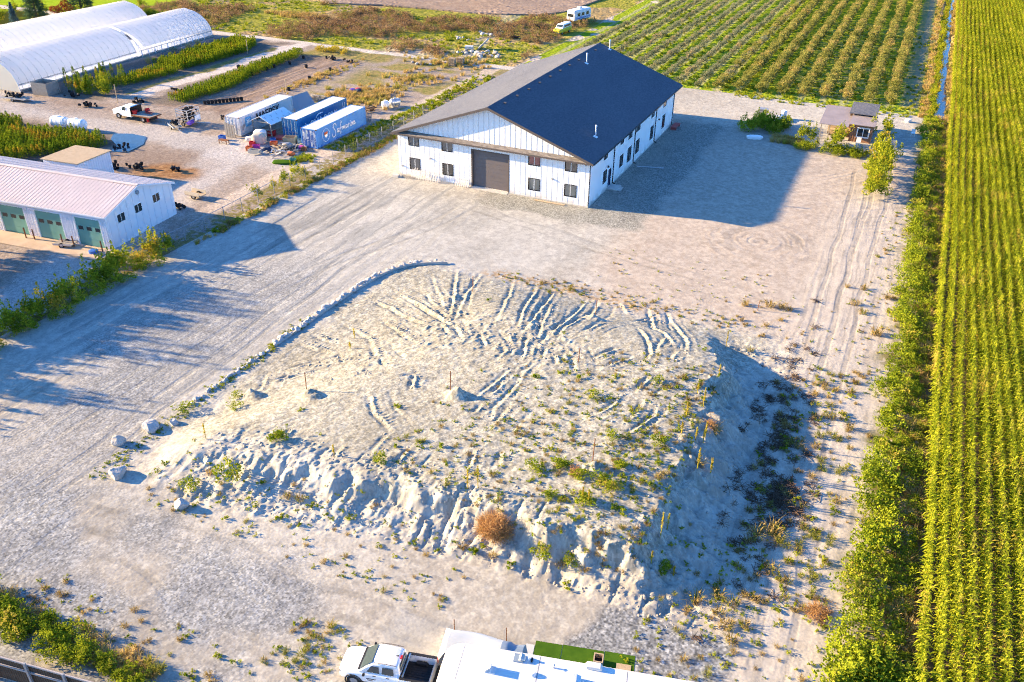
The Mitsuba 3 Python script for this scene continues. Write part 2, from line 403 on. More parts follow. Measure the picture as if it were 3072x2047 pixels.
def shingle_color(p, n, uv):
    r = dr.floor(p.x * 6.6)
    t = cell_rand(r, dr.floor(p.y * 2.9 + cell_rand(r) * 7), 1)
    return mix((.078, .084, .105), (.128, .134, .155), t * .55 + .45 * fbm(p.x * .5, p.y * .15, 0, 3))
mat('shingles', shingle_color, rough=.9, spec=.15, bump=lambda p, n, uv: (p.x * 6.6 - dr.floor(p.x * 6.6)) * .02 + cell_rand(dr.floor(p.x * 6.6), dr.floor(p.y * 2.9), 4) * .008)
def skirt_color(p, n, uv):
    r = dr.floor(p.y * 7)
    return mix((.14, .125, .115), (.25, .225, .205), cell_rand(r, dr.floor(p.x * 3 + cell_rand(r) * 5), 1))
mat('skirt_shingles', skirt_color, rough=.9, spec=.15)
mat('brown_trim', (.11, .09, .08), rough=.5)
mat('door_brown', shade((.135, .115, .115), (.16, .14, .135), 1.2), rough=.45)
mat('black_frame', (.012, .012, .014), rough=.35)
mat('glass_dark', (.035, .04, .042), rough=.06, spec=.6)
mat('blind', shade((.30, .31, .26), (.22, .22, .19), 1.5), rough=.6)
mat('red_cloth', (.30, .05, .06), rough=.9)
mat('concrete', shade((.42, .40, .37), (.52, .50, .46), 3), rough=.9, spec=.15)
mat('galvanised', (.55, .57, .60), rough=.35, metal=.6)
mat('steel_grey', (.30, .31, .33), rough=.45, metal=.3)
mat('rust', shade((.16, .07, .035), (.26, .12, .06), 5), rough=.9, spec=.1)
mat('wood', shade((.36, .27, .17), (.48, .38, .26), 4), rough=.85, spec=.1)
mat('wood_grey', shade((.24, .22, .19), (.36, .33, .29), 4), rough=.9, spec=.1)
mat('wood_dark', shade((.07, .045, .03), (.12, .08, .055), 4), rough=.8, spec=.15)
mat('wood_red', (.40, .09, .08), rough=.8)
mat('rock', shade((.38, .35, .32), (.58, .54, .49), 1.6), rough=.95, spec=.1, bump=lambda p, n, uv: fbm(p.x * 3, p.y * 3, p.z * 3, 3) * .12)
mat('black_plastic', (.018, .018, .02), rough=.5)
mat('tyre', (.022, .022, .022), rough=.85)
mat('chrome', (.6, .6, .6), rough=.25, metal=.9)
mat('paint_white', (.82, .82, .82), rough=.25, spec=.5, clearcoat=.6)
mat('rv_white', lambda p, n, uv: mix(mix((.66, .66, .65), (.74, .74, .73), fbm(p.x * .7, p.y * .7, p.z, 3)), (.42, .40, .36), smoothstep(.62, .75, fbm(p.x * .5, p.y * 2.5, p.z, 3)) * .35), rough=.35, spec=.35)
mat('auto_glass', (.04, .06, .065), rough=.05, spec=.7)
mat('poly_white', shade((.78, .78, .77), (.85, .85, .84), .3), rough=.35, spec=.4)
mat('bright_red', (.55, .03, .03), rough=.5)
mat('orange_plastic', (.62, .16, .05), rough=.5)
mat('magenta_plastic', (.45, .05, .28), rough=.5)
mat('blue_plastic', (.04, .14, .45), rough=.45)
mat('violet_plastic', (.12, .05, .38), rough=.45)
mat('green_plastic', (.05, .22, .17), rough=.5)
mat('tan_plastic', (.52, .46, .36), rough=.6)
mat('cardboard', (.42, .31, .19), rough=.9)
mat('beige', (.66, .61, .55), rough=.7)
mat('tarp_light', shade((.44, .46, .45), (.54, .56, .54), 1.0), rough=.55)
mat('tarp_blue', (.10, .21, .38), rough=.5)
mat('tarp_slate', (.20, .26, .33), rough=.5)
mat('turf', shade((.035, .09, .01), (.075, .15, .016), 3), diffuse=True)
mat('yellow_paint', (.55, .47, .04), rough=.35)
mat('navy', (.015, .035, .09), rough=.6)

# ---------------------------------------------------------------- terrain
RUTS = [[(-7.6,-22.1),(-0.8,-31.4)],[(-5.7,-20.7),(-0.5,-31.6)],[(-3.4,-19.8),(-2.4,-24.8),(-0.2,-31.6)],[(-6.7,-25.7),(0.1,-32.2)],[(-5.9,-28.3),(0.2,-32.3)],[(-9.4,-26.5),(-4.2,-29.6),(0.2,-32.3)],[(-0.1,-19.5),(2.9,-28.7),(3.5,-31.9)],[(2.4,-19.6),(4.4,-28.1),(5.8,-31.7)],[(4.2,-19.7),(5.9,-29.2),(6.2,-32.6)],[(5.3,-22.9),(7.1,-29.9),(7.9,-33.4)],[(8.6,-28.8),(8.1,-33.5)],[(2.8,-32.8),(4.5,-34.7)],[(5.2,-33.6),(6.1,-34.7),(6.0,-36.3)],[(5.1,-32.3),(6.2,-33.9)],[(6.8,-32.2),(7.7,-35.5)],[(8.7,-32.9),(9.1,-34.5)],[(-10.1,-33.8),(-6.0,-35.7),(-2.9,-38.6)],[(-9.9,-29.2),(-7.4,-30.1),(-4.9,-31.6)],[(-5.7,-31.0),(-2.2,-32.5)],[(-7.0,-32.0),(-2.8,-35.0),(-0.8,-36.0)],[(-10.9,-36.7),(-8.2,-37.3)],[(-11.3,-38.2),(-7.3,-38.7)],[(-7.8,-40.6),(-6.6,-39.5),(-3.2,-38.6)],[(-9.9,-42.9),(-8.3,-40.9),(-5.7,-40.4)],[(-9.3,-44.1),(-8.2,-42.3)],[(-7.4,-42.3),(-6.4,-41.8)],[(-3.6,-41.9),(-2.4,-40.8)],[(-5.5,-43.0),(-4.4,-42.8)],[(0.2,-41.2),(1.4,-40.1)],[(7.5,-36.6),(7.1,-40.0),(6.8,-42.3)],[(8.8,-34.4),(8.7,-37.7),(8.7,-42.4),(9.3,-44.5)],[(7.8,-39.0),(7.7,-40.6)],[(7.7,-41.9),(7.4,-43.4)],[(9.6,-41.0),(9.3,-44.3)],[(1.3,-40.4),(2.0,-42.4)],[(-0.9,-43.6),(1.1,-45.9),(3.5,-47.3)],[(3.3,-47.6),(3.4,-50.2)],[(5.5,-48.2),(5.6,-50.6)],[(-3.2,-49.5),(-3.1,-50.5)],[(-1.0,-50.2),(-1.0,-51.0)],[(1.2,-49.6),(1.4,-51.3)],[(9.5,-46.7),(9.9,-48.8)],[(11.1,-46.1),(11.7,-47.9)],[(-10.7,-42.8),(-9.5,-45.2),(-9.3,-46.4)],[(0.2,-32.1),(1.9,-34.0)],[(-1.3,-31.7),(0.7,-33.8)],[(-4.8,-34.2),(-2.6,-34.4)],[(-4.9,-37.2),(-3.1,-38.6),(-4.3,-39.2)],[(7.6,-20.3),(8.4,-28.0),(7.9,-33.6)],[(8.7,-19.5),(9.3,-23.8),(8.8,-31.1)],[(10.4,-19.8),(12.0,-21.9)],[(13.3,-19.7),(15.2,-25.1)],[(14.9,-19.6),(18.0,-25.5),(19.2,-30.5)],[(14.1,-23.4),(16.2,-25.4),(18.0,-29.4)],[(13.9,-25.3),(15.8,-29.1),(16.5,-31.0),(16.3,-32.8)],[(16.5,-27.0),(16.9,-30.8)],[(18.1,-29.0),(18.2,-31.7)],[(12.5,-33.5),(14.1,-30.9)],[(13.9,-34.0),(15.5,-32.0)],[(10.0,-32.3),(11.5,-33.9),(12.3,-35.9)],[(18.4,-33.7),(18.4,-35.0)],[(17.4,-33.7),(16.9,-36.6)],[(16.1,-36.8),(16.1,-38.5),(15.5,-40.0),(14.8,-40.4)],[(18.0,-36.9),(17.9,-39.0),(17.3,-40.5)],[(18.8,-37.4),(19.1,-38.7),(18.0,-41.6)],[(10.5,-29.6),(11.2,-25.8)],[(13.0,-24.0),(14.0,-21.9),(15.7,-22.0)],[(9.7,-33.8),(10.6,-35.1)]]

def base_h(x, y):
    """height of the lot without the dozer ruts: nearly flat, with the fill mound"""
    x, y = np.asarray(x, float), np.asarray(y, float)
    z = .10 * (fb(x * .11, y * .11, 3, 3) - .5)
    wob = 1.6 * (fb(x * .45, y * .45, 3, 11) - .5)
    vb = np.interp(x, [-12, -7, 2, 6, 10, 14, 18, 26], [-57.2, -57.4, -56.2, -55.2, -54.6, -54.2, -53.9, -53.6]) + wob * .6
    vc = np.interp(x, [-9, -7, -3, 2, 6, 11, 15, 18, 21], [-53.4, -53, -52.2, -51.4, -50.9, -50.4, -51.4, -51.3, -50.8]) + wob
    crumb = 1.5 * (fb(x * .55 + 3, y * .55, 3, 12) - .5) + .9 * (fb(x * 1.7, y * 1.7, 2, 13) - .5)
    vc = vc + crumb * .7
    uc = np.interp(y, [-53, -51, -48, -44, -39, -33, -28, -24, -20], [20, 20.4, 21.4, 22, 21.9, 21.6, 20.7, 19.6, 17.5]) + wob * .8 + crumb
    ub = uc + np.interp(y, [-53, -45, -30, -22], [4.2, 4.0, 3.6, 3.0])
    wl = np.interp(y, [-52, -48, -40, -25], [4.5, 8, 13, 18])
    P = np.interp(x, [-12, -4, 6, 18], [.9, 1.35, 1.9, 2.35]) * ss(0, 1, (x + 12.3) / wl) * ss(-20.5, -30.5, y + .15 * (x - 8) * (x < 8))
    f = np.clip((y - vb) / np.maximum(vc - vb, .5), 0, 1)
    r = np.clip((ub - x) / (ub - uc), 0, 1)
    tal = .16 * (fb(x * .9, y * .9, 2, 14) - .5)
    kx, ky = [0, .3, .62, .84, 1], [0, .15, .42, .88, 1]
    f, r = np.interp(f + tal * (f > 0) * (f < 1), kx, ky), np.interp(r + tal * .7 * (r > 0) * (r < 1), kx, [0, .22, .56, .88, 1])
    m = np.minimum(f, r)
    slope = np.where((m > .02) & (m < .98), 1, 0) * np.minimum(m, 1 - m) * 4 * np.minimum(P / 1.2, 1)
    g = np.where(r < f, fb(x * .35, y * 1.3, 3, 21), fb(x * 1.9, y * .3, 3, 22)) - .5
    return z + P * m + slope * g * .22

def ruts_h(X, Y):
    """ridges and troughs pushed up by dozer tracks, on the regular grid X, Y"""
    Z = np.zeros_like(X)
    xs, ys = X[0], Y[:, 0]
    cl = fb(X * 3.3, Y * 3.3, 3, 31)
    for q, line in enumerate(RUTS):
        L = np.array(line)
        i0, i1 = np.searchsorted(xs, [L[:, 0].min() - 2, L[:, 0].max() + 2])
        j0, j1 = np.searchsorted(ys, [L[:, 1].min() - 2, L[:, 1].max() + 2])
        sx, sy = X[j0:j1, i0:i1], Y[j0:j1, i0:i1]
        best, side, along = np.full(sx.shape, 9.0), np.zeros(sx.shape), np.zeros(sx.shape)
        tot = np.linalg.norm(np.diff(L, axis=0), axis=1).sum(); run = 0
        wx = sx + .3 * (fb(sx * .7, sy * .7, 2, q) - .5); wy = sy + .3 * (fb(sx * .7, sy * .7, 2, q + 99) - .5)
        for a, b in zip(L[:-1], L[1:]):
            d = b - a; n = np.linalg.norm(d); d = d / n
            t = (wx - a[0]) * d[0] + (wy - a[1]) * d[1]
            tc = np.clip(t, 0, n)
            dist = np.hypot(wx - a[0] - d[0] * tc, wy - a[1] - d[1] * tc)
            s = (wx - a[0]) * d[1] - (wy - a[1]) * d[0]
            up = dist < best
            best = np.where(up, dist, best); side = np.where(up, s, side); along = np.where(up, (run + tc) / tot, along)
            run += n
        fade = np.minimum(1, np.minimum(along, 1 - along) * 3.2 + .05)
        amp = (.055 + .06 * ((q * 37) % 10) / 10)
        right = side if L[-1, 1] < L[0, 1] else -side
        crumb = cl[j0:j1, i0:i1]
        h = amp * .95 * np.exp(-((best + .10 * (crumb - .5)) / .12) ** 2) * (.1 + 1.7 * crumb) - amp * 1.15 * np.exp(-((right - .30) / .17) ** 2) * (best < 1.4) * (.5 + crumb)
        h += .03 * np.sin(along * tot * 2 * np.pi / .34) * np.exp(-((right + .32) / .22) ** 2) * (best < 1.0)
        h -= amp * .8 * np.exp(-((right + 1.35) / .13) ** 2) * (best < 2.0) * (q % 2) * (.3 + crumb)
        h += amp * .4 * np.exp(-((right + .62) / .1) ** 2) * (best < 1.6) * (.4 + cl[j0:j1, i0:i1])
        Z[j0:j1, i0:i1] += h * fade
    return Z

HEAPS = [(-4.8, -45.4, .75), (5.3, -41.8, .85), (17.2, -45.9, .8), (-9.5, -46.3, .7), (22.3, -16.5, .35), (-3.0, -27.0, .3), (9.9, -25.6, .4)]
def detail_h(X, Y):
    Z = ruts_h(X, Y)
    vb = np.interp(X, [-12, -7, 2, 6, 10, 14, 18, 26], [-57.2, -57.4, -56.2, -55.2, -54.6, -54.2, -53.9, -53.6])
    foot = ss(-.5, 1.0, Y - vb + 1.2 * (fb(X * .9, Y * .9, 2, 46) - .5))
    onpad = ss(-13, -11, X) * foot * (1 - ss(26, 28.5, X)) * (1 - ss(-20.5, -18.5, Y))
    Z += onpad * (.09 * (fb(X * .7, Y * .7, 3, 41) - .5) + .05 * (fb(X * 3.8, Y * 3.8, 2, 42) - .5))
    rough = np.exp(-(((X + 0) / 5) ** 2 + ((Y + 33) / 4.5) ** 2)) + .8 * np.exp(-(((X - 8) / 4) ** 2 + ((Y + 33) / 5) ** 2)) + .5 * np.exp(-(((X + 4) / 4) ** 2 + ((Y + 40) / 2) ** 2))
    Z += onpad * np.minimum(rough, 1) * .4 * np.maximum(fb(X * 2.4, Y * 2.4, 3, 43) - .48, 0)
    face = foot * (1 - ss(-51, -49.5, Y)) * ss(-9, -6, X) * (1 - ss(24, 27, X))
    face, side = face * .75, None
    side = .5 * ss(20, 22, X) * (1 - ss(25, 28, X)) * ss(-54, -52, Y) * (1 - ss(-24, -20, Y))
    Z += np.maximum(face, side) * (.2 * (fb(X * 1.5, Y * .5, 3, 44) - .5) + .2 * (fb(X * 4.6, Y * 4.2, 2, 45) - .5)) - face * .26 * ss(.42, .62, vn(X * .45, Y * .3, 49)) * (1 - np.abs(2 * vn(X * 1.5 + .5 * vn(X * .4, Y * .8, 3), Y * .22, 47) - 1)) ** 5 - side * .4 * (1 - np.abs(2 * vn(X * .22, Y * 1.4, 48) - 1)) ** 5
    for a, b, h in HEAPS:
        d = np.hypot((X - a) * 1.0, (Y - b) * 1.5)
        Z += h * np.clip(1 - d / 1.15, 0, 1) ** 1.2 * (.45 + 1.1 * fb(X * 3.2, Y * 3.2, 3, 7))
    return Z

def grid_mesh(x0, x1, y0, y1, step, fn, hole=None):
    nx, ny = int(round((x1 - x0) / step)) + 1, int(round((y1 - y0) / step)) + 1
    X, Y = np.meshgrid(np.linspace(x0, x1, nx), np.linspace(y0, y1, ny))
    Z = fn(X, Y) if callable(fn) else np.full_like(X, fn)
    i, j = np.meshgrid(np.arange(nx - 1), np.arange(ny - 1))
    q = (j * nx + i).ravel()
    if hole is not None:
        cx, cy = (X[:-1, :-1] + X[1:, 1:]).ravel() / 2, (Y[:-1, :-1] + Y[1:, 1:]).ravel() / 2
        q = q[~((cx > hole[0]) & (cx < hole[1]) & (cy > hole[2]) & (cy < hole[3]))]
    f = np.stack([q, q + 1, q + nx + 1, q + nx], 1)
    return np.stack([X.ravel(), Y.ravel(), Z.ravel()], 1), np.vstack([f[:, [0, 1, 2]], f[:, [0, 2, 3]]])

MX0, MX1, MY0, MY1 = -16.0, 31.5, -60.0, -17.0
def mound_fn(X, Y):
    e = np.minimum(np.minimum(X - MX0, MX1 - X), np.minimum(Y - MY0, MY1 - Y))
    return base_h(X, Y) + detail_h(X, Y) * ss(0, 1.0, e)
_mound = grid_mesh(MX0, MX1, MY0, MY1, .1, mound_fn)
_nx = int(round((MX1 - MX0) / .1)) + 1
_mz = _mound[0][:, 2].reshape(-1, _nx)
def hz(x, y):
    """ground height under a thing"""
    if MX0 < x < MX1 and MY0 < y < MY1:
        return float(_mz[int(round((y - MY0) / .1)), int(round((x - MX0) / .1))])
    if -33.5 < x < 36 and -76 < y < 56.5: return float(base_h(x, y))
    return 0.0
struct('fill_mound', _mound, 'yard', 'flat topped mound of pale sandy fill with fanning dozer tracks and eroded edges', smooth=True)
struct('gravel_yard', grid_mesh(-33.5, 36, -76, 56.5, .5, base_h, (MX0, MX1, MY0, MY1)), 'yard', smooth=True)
_nb = lambda X, Y: .12 * (fb(X * .2, Y * .2, 3, 5) - .5)
struct('nursery_yard', grid_mesh(-190, -33.5, -80, 56.5, 1.0, _nb), 'nursery_ground', smooth=True)
struct('meadow', grid_mesh(-135, -30, 56.5, 135, 1.0, lambda X, Y: .5 * (fb(X * .1, Y * .1, 3, 6) - .5) * ss(56.5, 62, Y)), 'meadow', smooth=True)
_pl = Polygon([(-112, 100), (-100, 93), (-88, 97.5), (-75, 98.2), (-61, 98.5), (-50, 103.5), (-46, 110), (-44.5, 125), (-40, 200), (-130, 200)])
struct('plowed_field', MB().prism(_pl.buffer(1).buffer(-1), .0, .32), 'plowed_soil')
struct('lawn', grid_mesh(-240, -135, 56.5, 140, 4.0, .02), 'lawn')
struct('orchard_floor', grid_mesh(-34.3, 32.4, 56.5, 270, 1.2, lambda X, Y: .0 * X + .1 * (fb(X * .2, Y * .2, 2, 8) - .5)), 'orchard_ground', smooth=True)
def ditch_fn(X, Y):
    c = 35.4 + .004 * (Y - 55) + .4 * (fb(Y * .1, Y * 0, 2, 4) - .5)
    return -1.15 * np.exp(-((X - c) / .95) ** 2) * ss(54, 59, Y) + .2 * (fb(X * .5, Y * .3, 2, 9) - .5)
struct('ditch_bank', grid_mesh(32.4, 39.6, 56.5, 270, .4, ditch_fn), 'ditch_bank', smooth=True)
struct('ditch_water', grid_mesh(34.2, 37.6, 57.5, 270, 3.0, -.62), 'water')
struct('corn_soil', grid_mesh(36, 39.6, -76, 56.5, 2.0, 0.0), 'corn_soil')
struct('corn_soil', grid_mesh(39.6, 130, -80, 270, 4.0, 0.0), 'corn_soil')
struct('ground', grid_mesh(-900, 900, -500, 1100, 100.0, -1.3), 'far_ground')
_pd = Polygon([(-67.6, -3.8), (-65.5, -2.9), (-63.0, -3.0), (-61.0, -5.5), (-60.5, -8.6), (-62.4, -9.2), (-63.4, -7.2), (-64.8, -6.4), (-66.2, -5.6)]).buffer(1.2).buffer(-1.0).buffer(-.5).buffer(.5)
struct('puddle', MB().prism(_pd, .06, .075), 'water', 'shallow puddle beside the potted cedars')
GREEN = [(-4.2,-54.9,2.2),(4.2,-50.5,1.5),(-3.5,-50.8,1.6),(-13.1,-49.8,1.7),(-9.8,-48.1,1.3),(-6.4,-56.3,1.7),(-1.7,-55.8,1.0),(1.7,-54.4,1.0),(-2.4,-54.2,1.0),(0.4,-55.8,1.0),(4.6,-54.4,0.9),(7.1,-55.4,0.7),(2.0,-44.7,0.8),(4.3,-48.7,0.8),(7.1,-47.6,1.1),(5.9,-48.1,0.7),(10.0,-49.8,0.6),(9.8,-48.9,0.6),(-1.1,-49.4,0.5),(-4.2,-47.4,0.6),(-3.0,-55.9,0.5),(-2.7,-57.4,0.8),(-5.0,-56.2,0.6),(-3.9,-56.5,0.8),(1.8,-56.0,0.7),(2.9,-54.7,0.6),(8.9,-54.3,0.8),(10.4,-54.2,0.7),(11.1,-53.4,0.5),(12.6,-53.6,1.0),(3.4,-54.8,0.6),(3.7,-54.1,0.6),(-2.4,-55.5,0.8),(-9.6,-55.9,0.9),(-9.6,-55.1,0.8),(-6.6,-54.2,0.6),(0.5,-26.7,0.8),(-12.6,-40.2,0.8),(-10.7,-46.9,1.2),(-3.5,-50.8,1.6),(2.0,-44.7,0.8),(-4.2,-47.4,0.6),(9.5,-37.5,1.0),(8.2,-37.9,0.7),(10.5,-34.5,0.7),(9.7,-43.4,0.7),(10.9,-36.2,0.6),(9.0,-30.6,0.6),(12.6,-36.3,1.1),(11.7,-36.0,0.7),(10.9,-36.3,0.6),(17.8,-34.7,1.2),(14.4,-38.0,1.3),(15.5,-38.1,0.9),(14.9,-35.0,0.8),(19.7,-33.3,0.8),(17.5,-38.8,1.1),(19.9,-28.2,0.9),(19.7,-37.4,0.8),(20.9,-37.6,0.8),(19.5,-34.8,0.9),(17.1,-42.5,1.4),(19.9,-41.6,1.6),(18.5,-40.9,1.0),(18.5,-44.9,1.2),(15.1,-46.3,1.4),(16.5,-46.9,1.2),(17.9,-47.0,1.4),(18.8,-47.0,1.3),(17.6,-48.9,1.6),(15.5,-49.3,1.0),(14.0,-47.3,1.0),(14.2,-42.0,0.8),(13.8,-44.9,0.7),(20.7,-43.5,0.9),(20.8,-45.6,0.8),(18.9,-45.8,0.8),(17.2,-44.0,0.9),(18.6,-43.8,0.9),(19.5,-43.4,0.8),(21.4,-43.5,0.6),(21.4,-35.3,0.7),(20.7,-36.3,0.7),(20.6,-33.7,0.6),(20.9,-39.6,1.0),(21.7,-40.0,0.7),(10.6,-34.4,0.5),(9.6,-37.5,0.8),(19.4,-48.8,1.0),(19.8,-48.6,0.7),(16.3,-49.3,0.8),(18.1,-52.4,1.5),(16.4,-52.5,1.8),(18.3,-53.6,1.0),(14.8,-53.7,1.0),(12.5,-53.6,1.1),(23.1,-50.5,1.5),(15.5,-49.3,1.2),(16.2,-49.3,0.9),(18.2,-46.9,1.7),(18.8,-47.3,1.4),(20.7,-45.8,0.9),(18.9,-45.8,0.8),(17.6,-48.9,1.5),(22.7,-46.2,0.6),(19.4,-48.7,1.0),(21.7,-50.7,0.8),(13.7,-47.4,1.5),(15.1,-46.4,1.5),(16.3,-47.0,1.3),(18.7,-44.9,1.2),(20.6,-43.6,1.0)]
DRY = [(25.3,-51.4,1.4),(26.3,-50.6,1.3),(27.2,-50.9,1.3),(26.6,-51.8,1.1),(28.1,-50.0,1.0),(28.1,-52.1,1.1),(27.3,-45.1,1.8),(28.1,-44.2,1.8),(28.6,-44.5,1.4),(22.8,-41.6,1.4),(22.9,-37.9,1.5),(29.8,-44.5,0.9),(27.1,-52.6,1.3),(27.7,-53.4,1.2),(29.7,-47.9,1.0),(28.8,-47.5,1.2),(29.4,-46.3,0.9),(29.9,-43.0,0.9),(19.0,-52.6,1.0),(17.6,-52.6,1.0),(21.1,-44.6,1.0),(5.5,-19.6,1.3),(20.8,-15.5,1.3),(22.9,-14.8,1.7),(23.9,-14.7,1.5),(24.6,-14.8,1.1),(21.1,-18.5,0.8),(24.2,-17.0,0.8),(23.2,-18.5,0.9),(29.8,-11.1,1.3),(30.6,-12.4,1.3),(32.0,-16.0,1.9),(30.3,-7.5,1.2),(28.8,-7.7,0.9),(22.8,-23.4,0.9),(25.6,-27.2,1.0),(31.4,-31.0,1.2),(31.6,-33.4,0.8),(23.3,-20.4,0.8),(32.4,-8.5,1.2),(32.7,-11.2,1.0),(27.3,-32.8,1.1),(-0.1,-54.5,1.0),(0.7,-54.3,1.0),(-6.1,-54.8,0.9),(11.8,-53.6,0.9),(13.7,-53.5,0.8)]
MULLEIN = [(10.6,-50.5,1.6),(11.2,-50.3,1.8),(-8.1,-52.7,1.4),(1.1,-51.0,1.0),(20.9,-24.0,1.6),(21.7,-36.2,1.7),(20.9,-37.8,1.3),(22.1,-39.9,1.2),(22.6,-39.4,1.4),(22.9,-42.4,1.7),(21.8,-31.8,1.0),(20.9,-34.7,0.9),(21.1,-39.9,1.0),(23.7,-42.0,1.2),(22.9,-42.6,1.7),(22.6,-39.8,1.2),(22.4,-49.1,2.0),(22.5,-47.9,1.3),(23.7,-42.2,0.9),(17.5,-49.0,1.2),(17.9,-49.1,1.2),(23.7,-50.6,0.8),(22.4,-50.8,1.0),(-7.3,-36.1,1.0),(-6.6,-37.8,0.6)]

# ---------------------------------------------------------------- the white warehouse
WB, LB, HW, HR = 24.6, 35.5, 5.25, 9.72      # width, length, wall height, ridge height (wall planes)
wh = thing('warehouse', 'long white two storey warehouse with dark gabled roof, black windows and a brown overhead door', 'warehouse')
F_WIN = [(-23.15, 3.87), (-18.63, 3.86), (-23.1, .92), (-18.6, .92), (-7.45, 3.87), (-2.98, 3.87), (-7.4, .92), (-2.95, .92)]
R_WIN = [(4.8, 1.15, 1.25, 1.5), (10.85, 1.2, 1.3, 1.48), (13.95, .88, 1.5, 1.85), (17.3, .95, 1.55, 1.75), (23.8, .92, 1.4, 1.8), (29.55, .92, 1.35, 1.85),
         (4.68, 4.05, 1.25, 1.0), (10.72, 4.1, 1.2, 1.0), (13.88, 3.85, 1.48, 1.2), (17.07, 3.9, 1.6, 1.15), (23.72, 3.95, 1.36, 1.18), (29.45, 3.92, 1.48, 1.15)]
DOOR = (-14.62, -9.9, 0, 4.58)
XZ = np.array([[1, 0, 0, 0], [0, 0, 1, 0], [0, 1, 0, 0.0]])       # polygon (x, z) extruded along y
YZ = np.array([[0, 0, 1, 0], [1, 0, 0, 0], [0, 1, 0, 0.0]])       # polygon (y, z) extruded along x
fw = Polygon([(-WB, .12), (0, .12), (0, HW), (-WB / 2 - .05, HR), (-WB, HW)])
fw = fw.difference(sbox(DOOR[0], -.1, DOOR[1], DOOR[3]))
for x, z in F_WIN: fw = fw.difference(sbox(x, z, x + 1.48, z + 1.46))
fw = fw.difference(sbox(-WB - 1, HW - .12, 1, HW - .02))
front = part(wh, 'front_wall', MB().prism(fw, 0, .18, XZ), 'white_siding')
def clear_spans(x, z0, z1, holes):
    """the parts of the upright line at x that no opening cuts"""
    out = [(z0, z1)]
    for a, b, c, d in holes:
        if a - .08 < x < b + .08:
            out = [s for lo, hi in out for s in ((lo, min(hi, c - .06)), (max(lo, d + .06), hi)) if s[1] - s[0] > .15]
    return out
holes = [(x, x + 1.48, z, z + 1.46) for x, z in F_WIN] + [(DOOR[0], DOOR[1], 0, DOOR[3] + .12)]
for k in range(41):
    x = -WB + .3 + k * .66
    if x > -.1: break
    for lo, hi in clear_spans(x, .14, HW - .14, holes): part(front, 'batten', MB().span((x - .028, -.013, lo), (x + .028, -.001, hi)), 'batten_white')
    top = HW + (HR - HW) * (1 - abs(x + WB / 2) / (WB / 2)) - .12
    if top > HW + .55: part(front, 'gable_batten', MB().span((x - .035, -.018, HW + .3), (x + .035, -.001, top)), 'batten_white')
bw = Polygon([(-WB, .12), (0, .12), (0, HW), (-WB / 2, HR), (-WB, HW)])
part(wh, 'back_wall', MB().prism(bw, LB - .18, LB, XZ), 'white_siding')
rw = sbox(.182, .12, LB - .182, HW)
for y, z, a, b in R_WIN: rw = rw.difference(sbox(y, z, y + a, z + b))
RD = (6.72, 7.68, .14, 2.28)
rw = rw.difference(sbox(*[RD[i] for i in (0, 2, 1, 3)]))
right = part(wh, 'right_wall', MB().prism(rw, -.18, 0, YZ), 'white_siding')
part(wh, 'left_wall', MB().span((-WB, .182, .12), (-WB + .18, LB - .182, HW)), 'white_siding')
part(wh, 'foundation', MB().span((-WB - .03, -.03, -.3), (.03, LB + .03, .118)), 'concrete')
def window(parent, name, face, c0, z0, w, h, mull=True, blind=None):
    """face 'f': in the front wall (x range, y outwards negative); 'r': in the right wall"""
    def P(u0, u1, d0, d1, a, b):
        return ((u0, d0, a), (u1, d1, b)) if face == 'f' else ((-d1, u0, a), (-d0, u1, b))
    m = MB()
    t = .07
    for a in (P(c0, c0 + w, -.03, .06, z0, z0 + t), P(c0, c0 + w, -.03, .06, z0 + h - t, z0 + h), P(c0, c0 + t, -.03, .06, z0 + t, z0 + h - t), P(c0 + w - t, c0 + w, -.03, .06, z0 + t, z0 + h - t)):
        m.span(*a)
    k = part(parent, name, m, 'black_frame')
    mid = c0 + w / 2
    part(k, 'mullion', MB().span(*P(mid - .025, mid + .025, -.02, .05, z0 + t, z0 + h - t)), 'white_trim' if face == 'f' else 'black_frame')
    for i, (a, b) in enumerate(((c0 + t, mid - .025), (mid + .025, c0 + w - t))):
        part(k, 'pane', MB().span(*P(a, b, .015, .03, z0 + t, z0 + h - t)), 'window_pane')
    part(k, 'blind' if blind != 'red_cloth' else 'curtain', MB().span(*P(c0 + t, c0 + w - t, .12, .13, z0 + t, z0 + h - t)), blind or 'room_dark')
    return k
scene['m_window_pane'] = {'type': 'thindielectric', 'int_ior': 1.5}
mat('room_dark', (.05, .05, .05), rough=.8)
for i, (x, z) in enumerate(F_WIN):
    window(wh, 'front_window', 'f', x, z, 1.48, 1.46, blind={4: 'red_cloth', 6: 'blind', 7: 'blind', 3: 'room_dark'}.get(i, 'blind_grey' if i != 5 else 'room_dark'))
mat('blind_grey', (.13, .13, .125), rough=.6)
for y, z, a, b in R_WIN: window(wh, 'side_window', 'r', y, z, a, b)
od = part(wh, 'overhead_door', MB().span((DOOR[0] + .06, .30, .05), (DOOR[1] - .06, .36, DOOR[3] - .06)), 'door_brown')
for k in range(9):
    z = .1 + k * .5
    part(od, 'door_panel', MB().span((DOOR[0] + .07, .285, z), (DOOR[1] - .07, .299, min(z + .47, DOOR[3] - .07))), 'door_brown')
fr = MB()
for a, b in (((DOOR[0] - .1, -.02, 0), (DOOR[0] + .06, .36, DOOR[3])), ((DOOR[1] - .06, -.02, 0), (DOOR[1] + .1, .36, DOOR[3])), ((DOOR[0] - .1, -.02, DOOR[3] - .06), (DOOR[1] + .1, .36, DOOR[3] + .1))):
    fr.span(a, b)
part(wh, 'door_frame', fr, 'brown_trim')
part(wh, 'door_sill', MB().span((DOOR[0], -.55, -.1), (DOOR[1], .3, .05)), 'concrete')
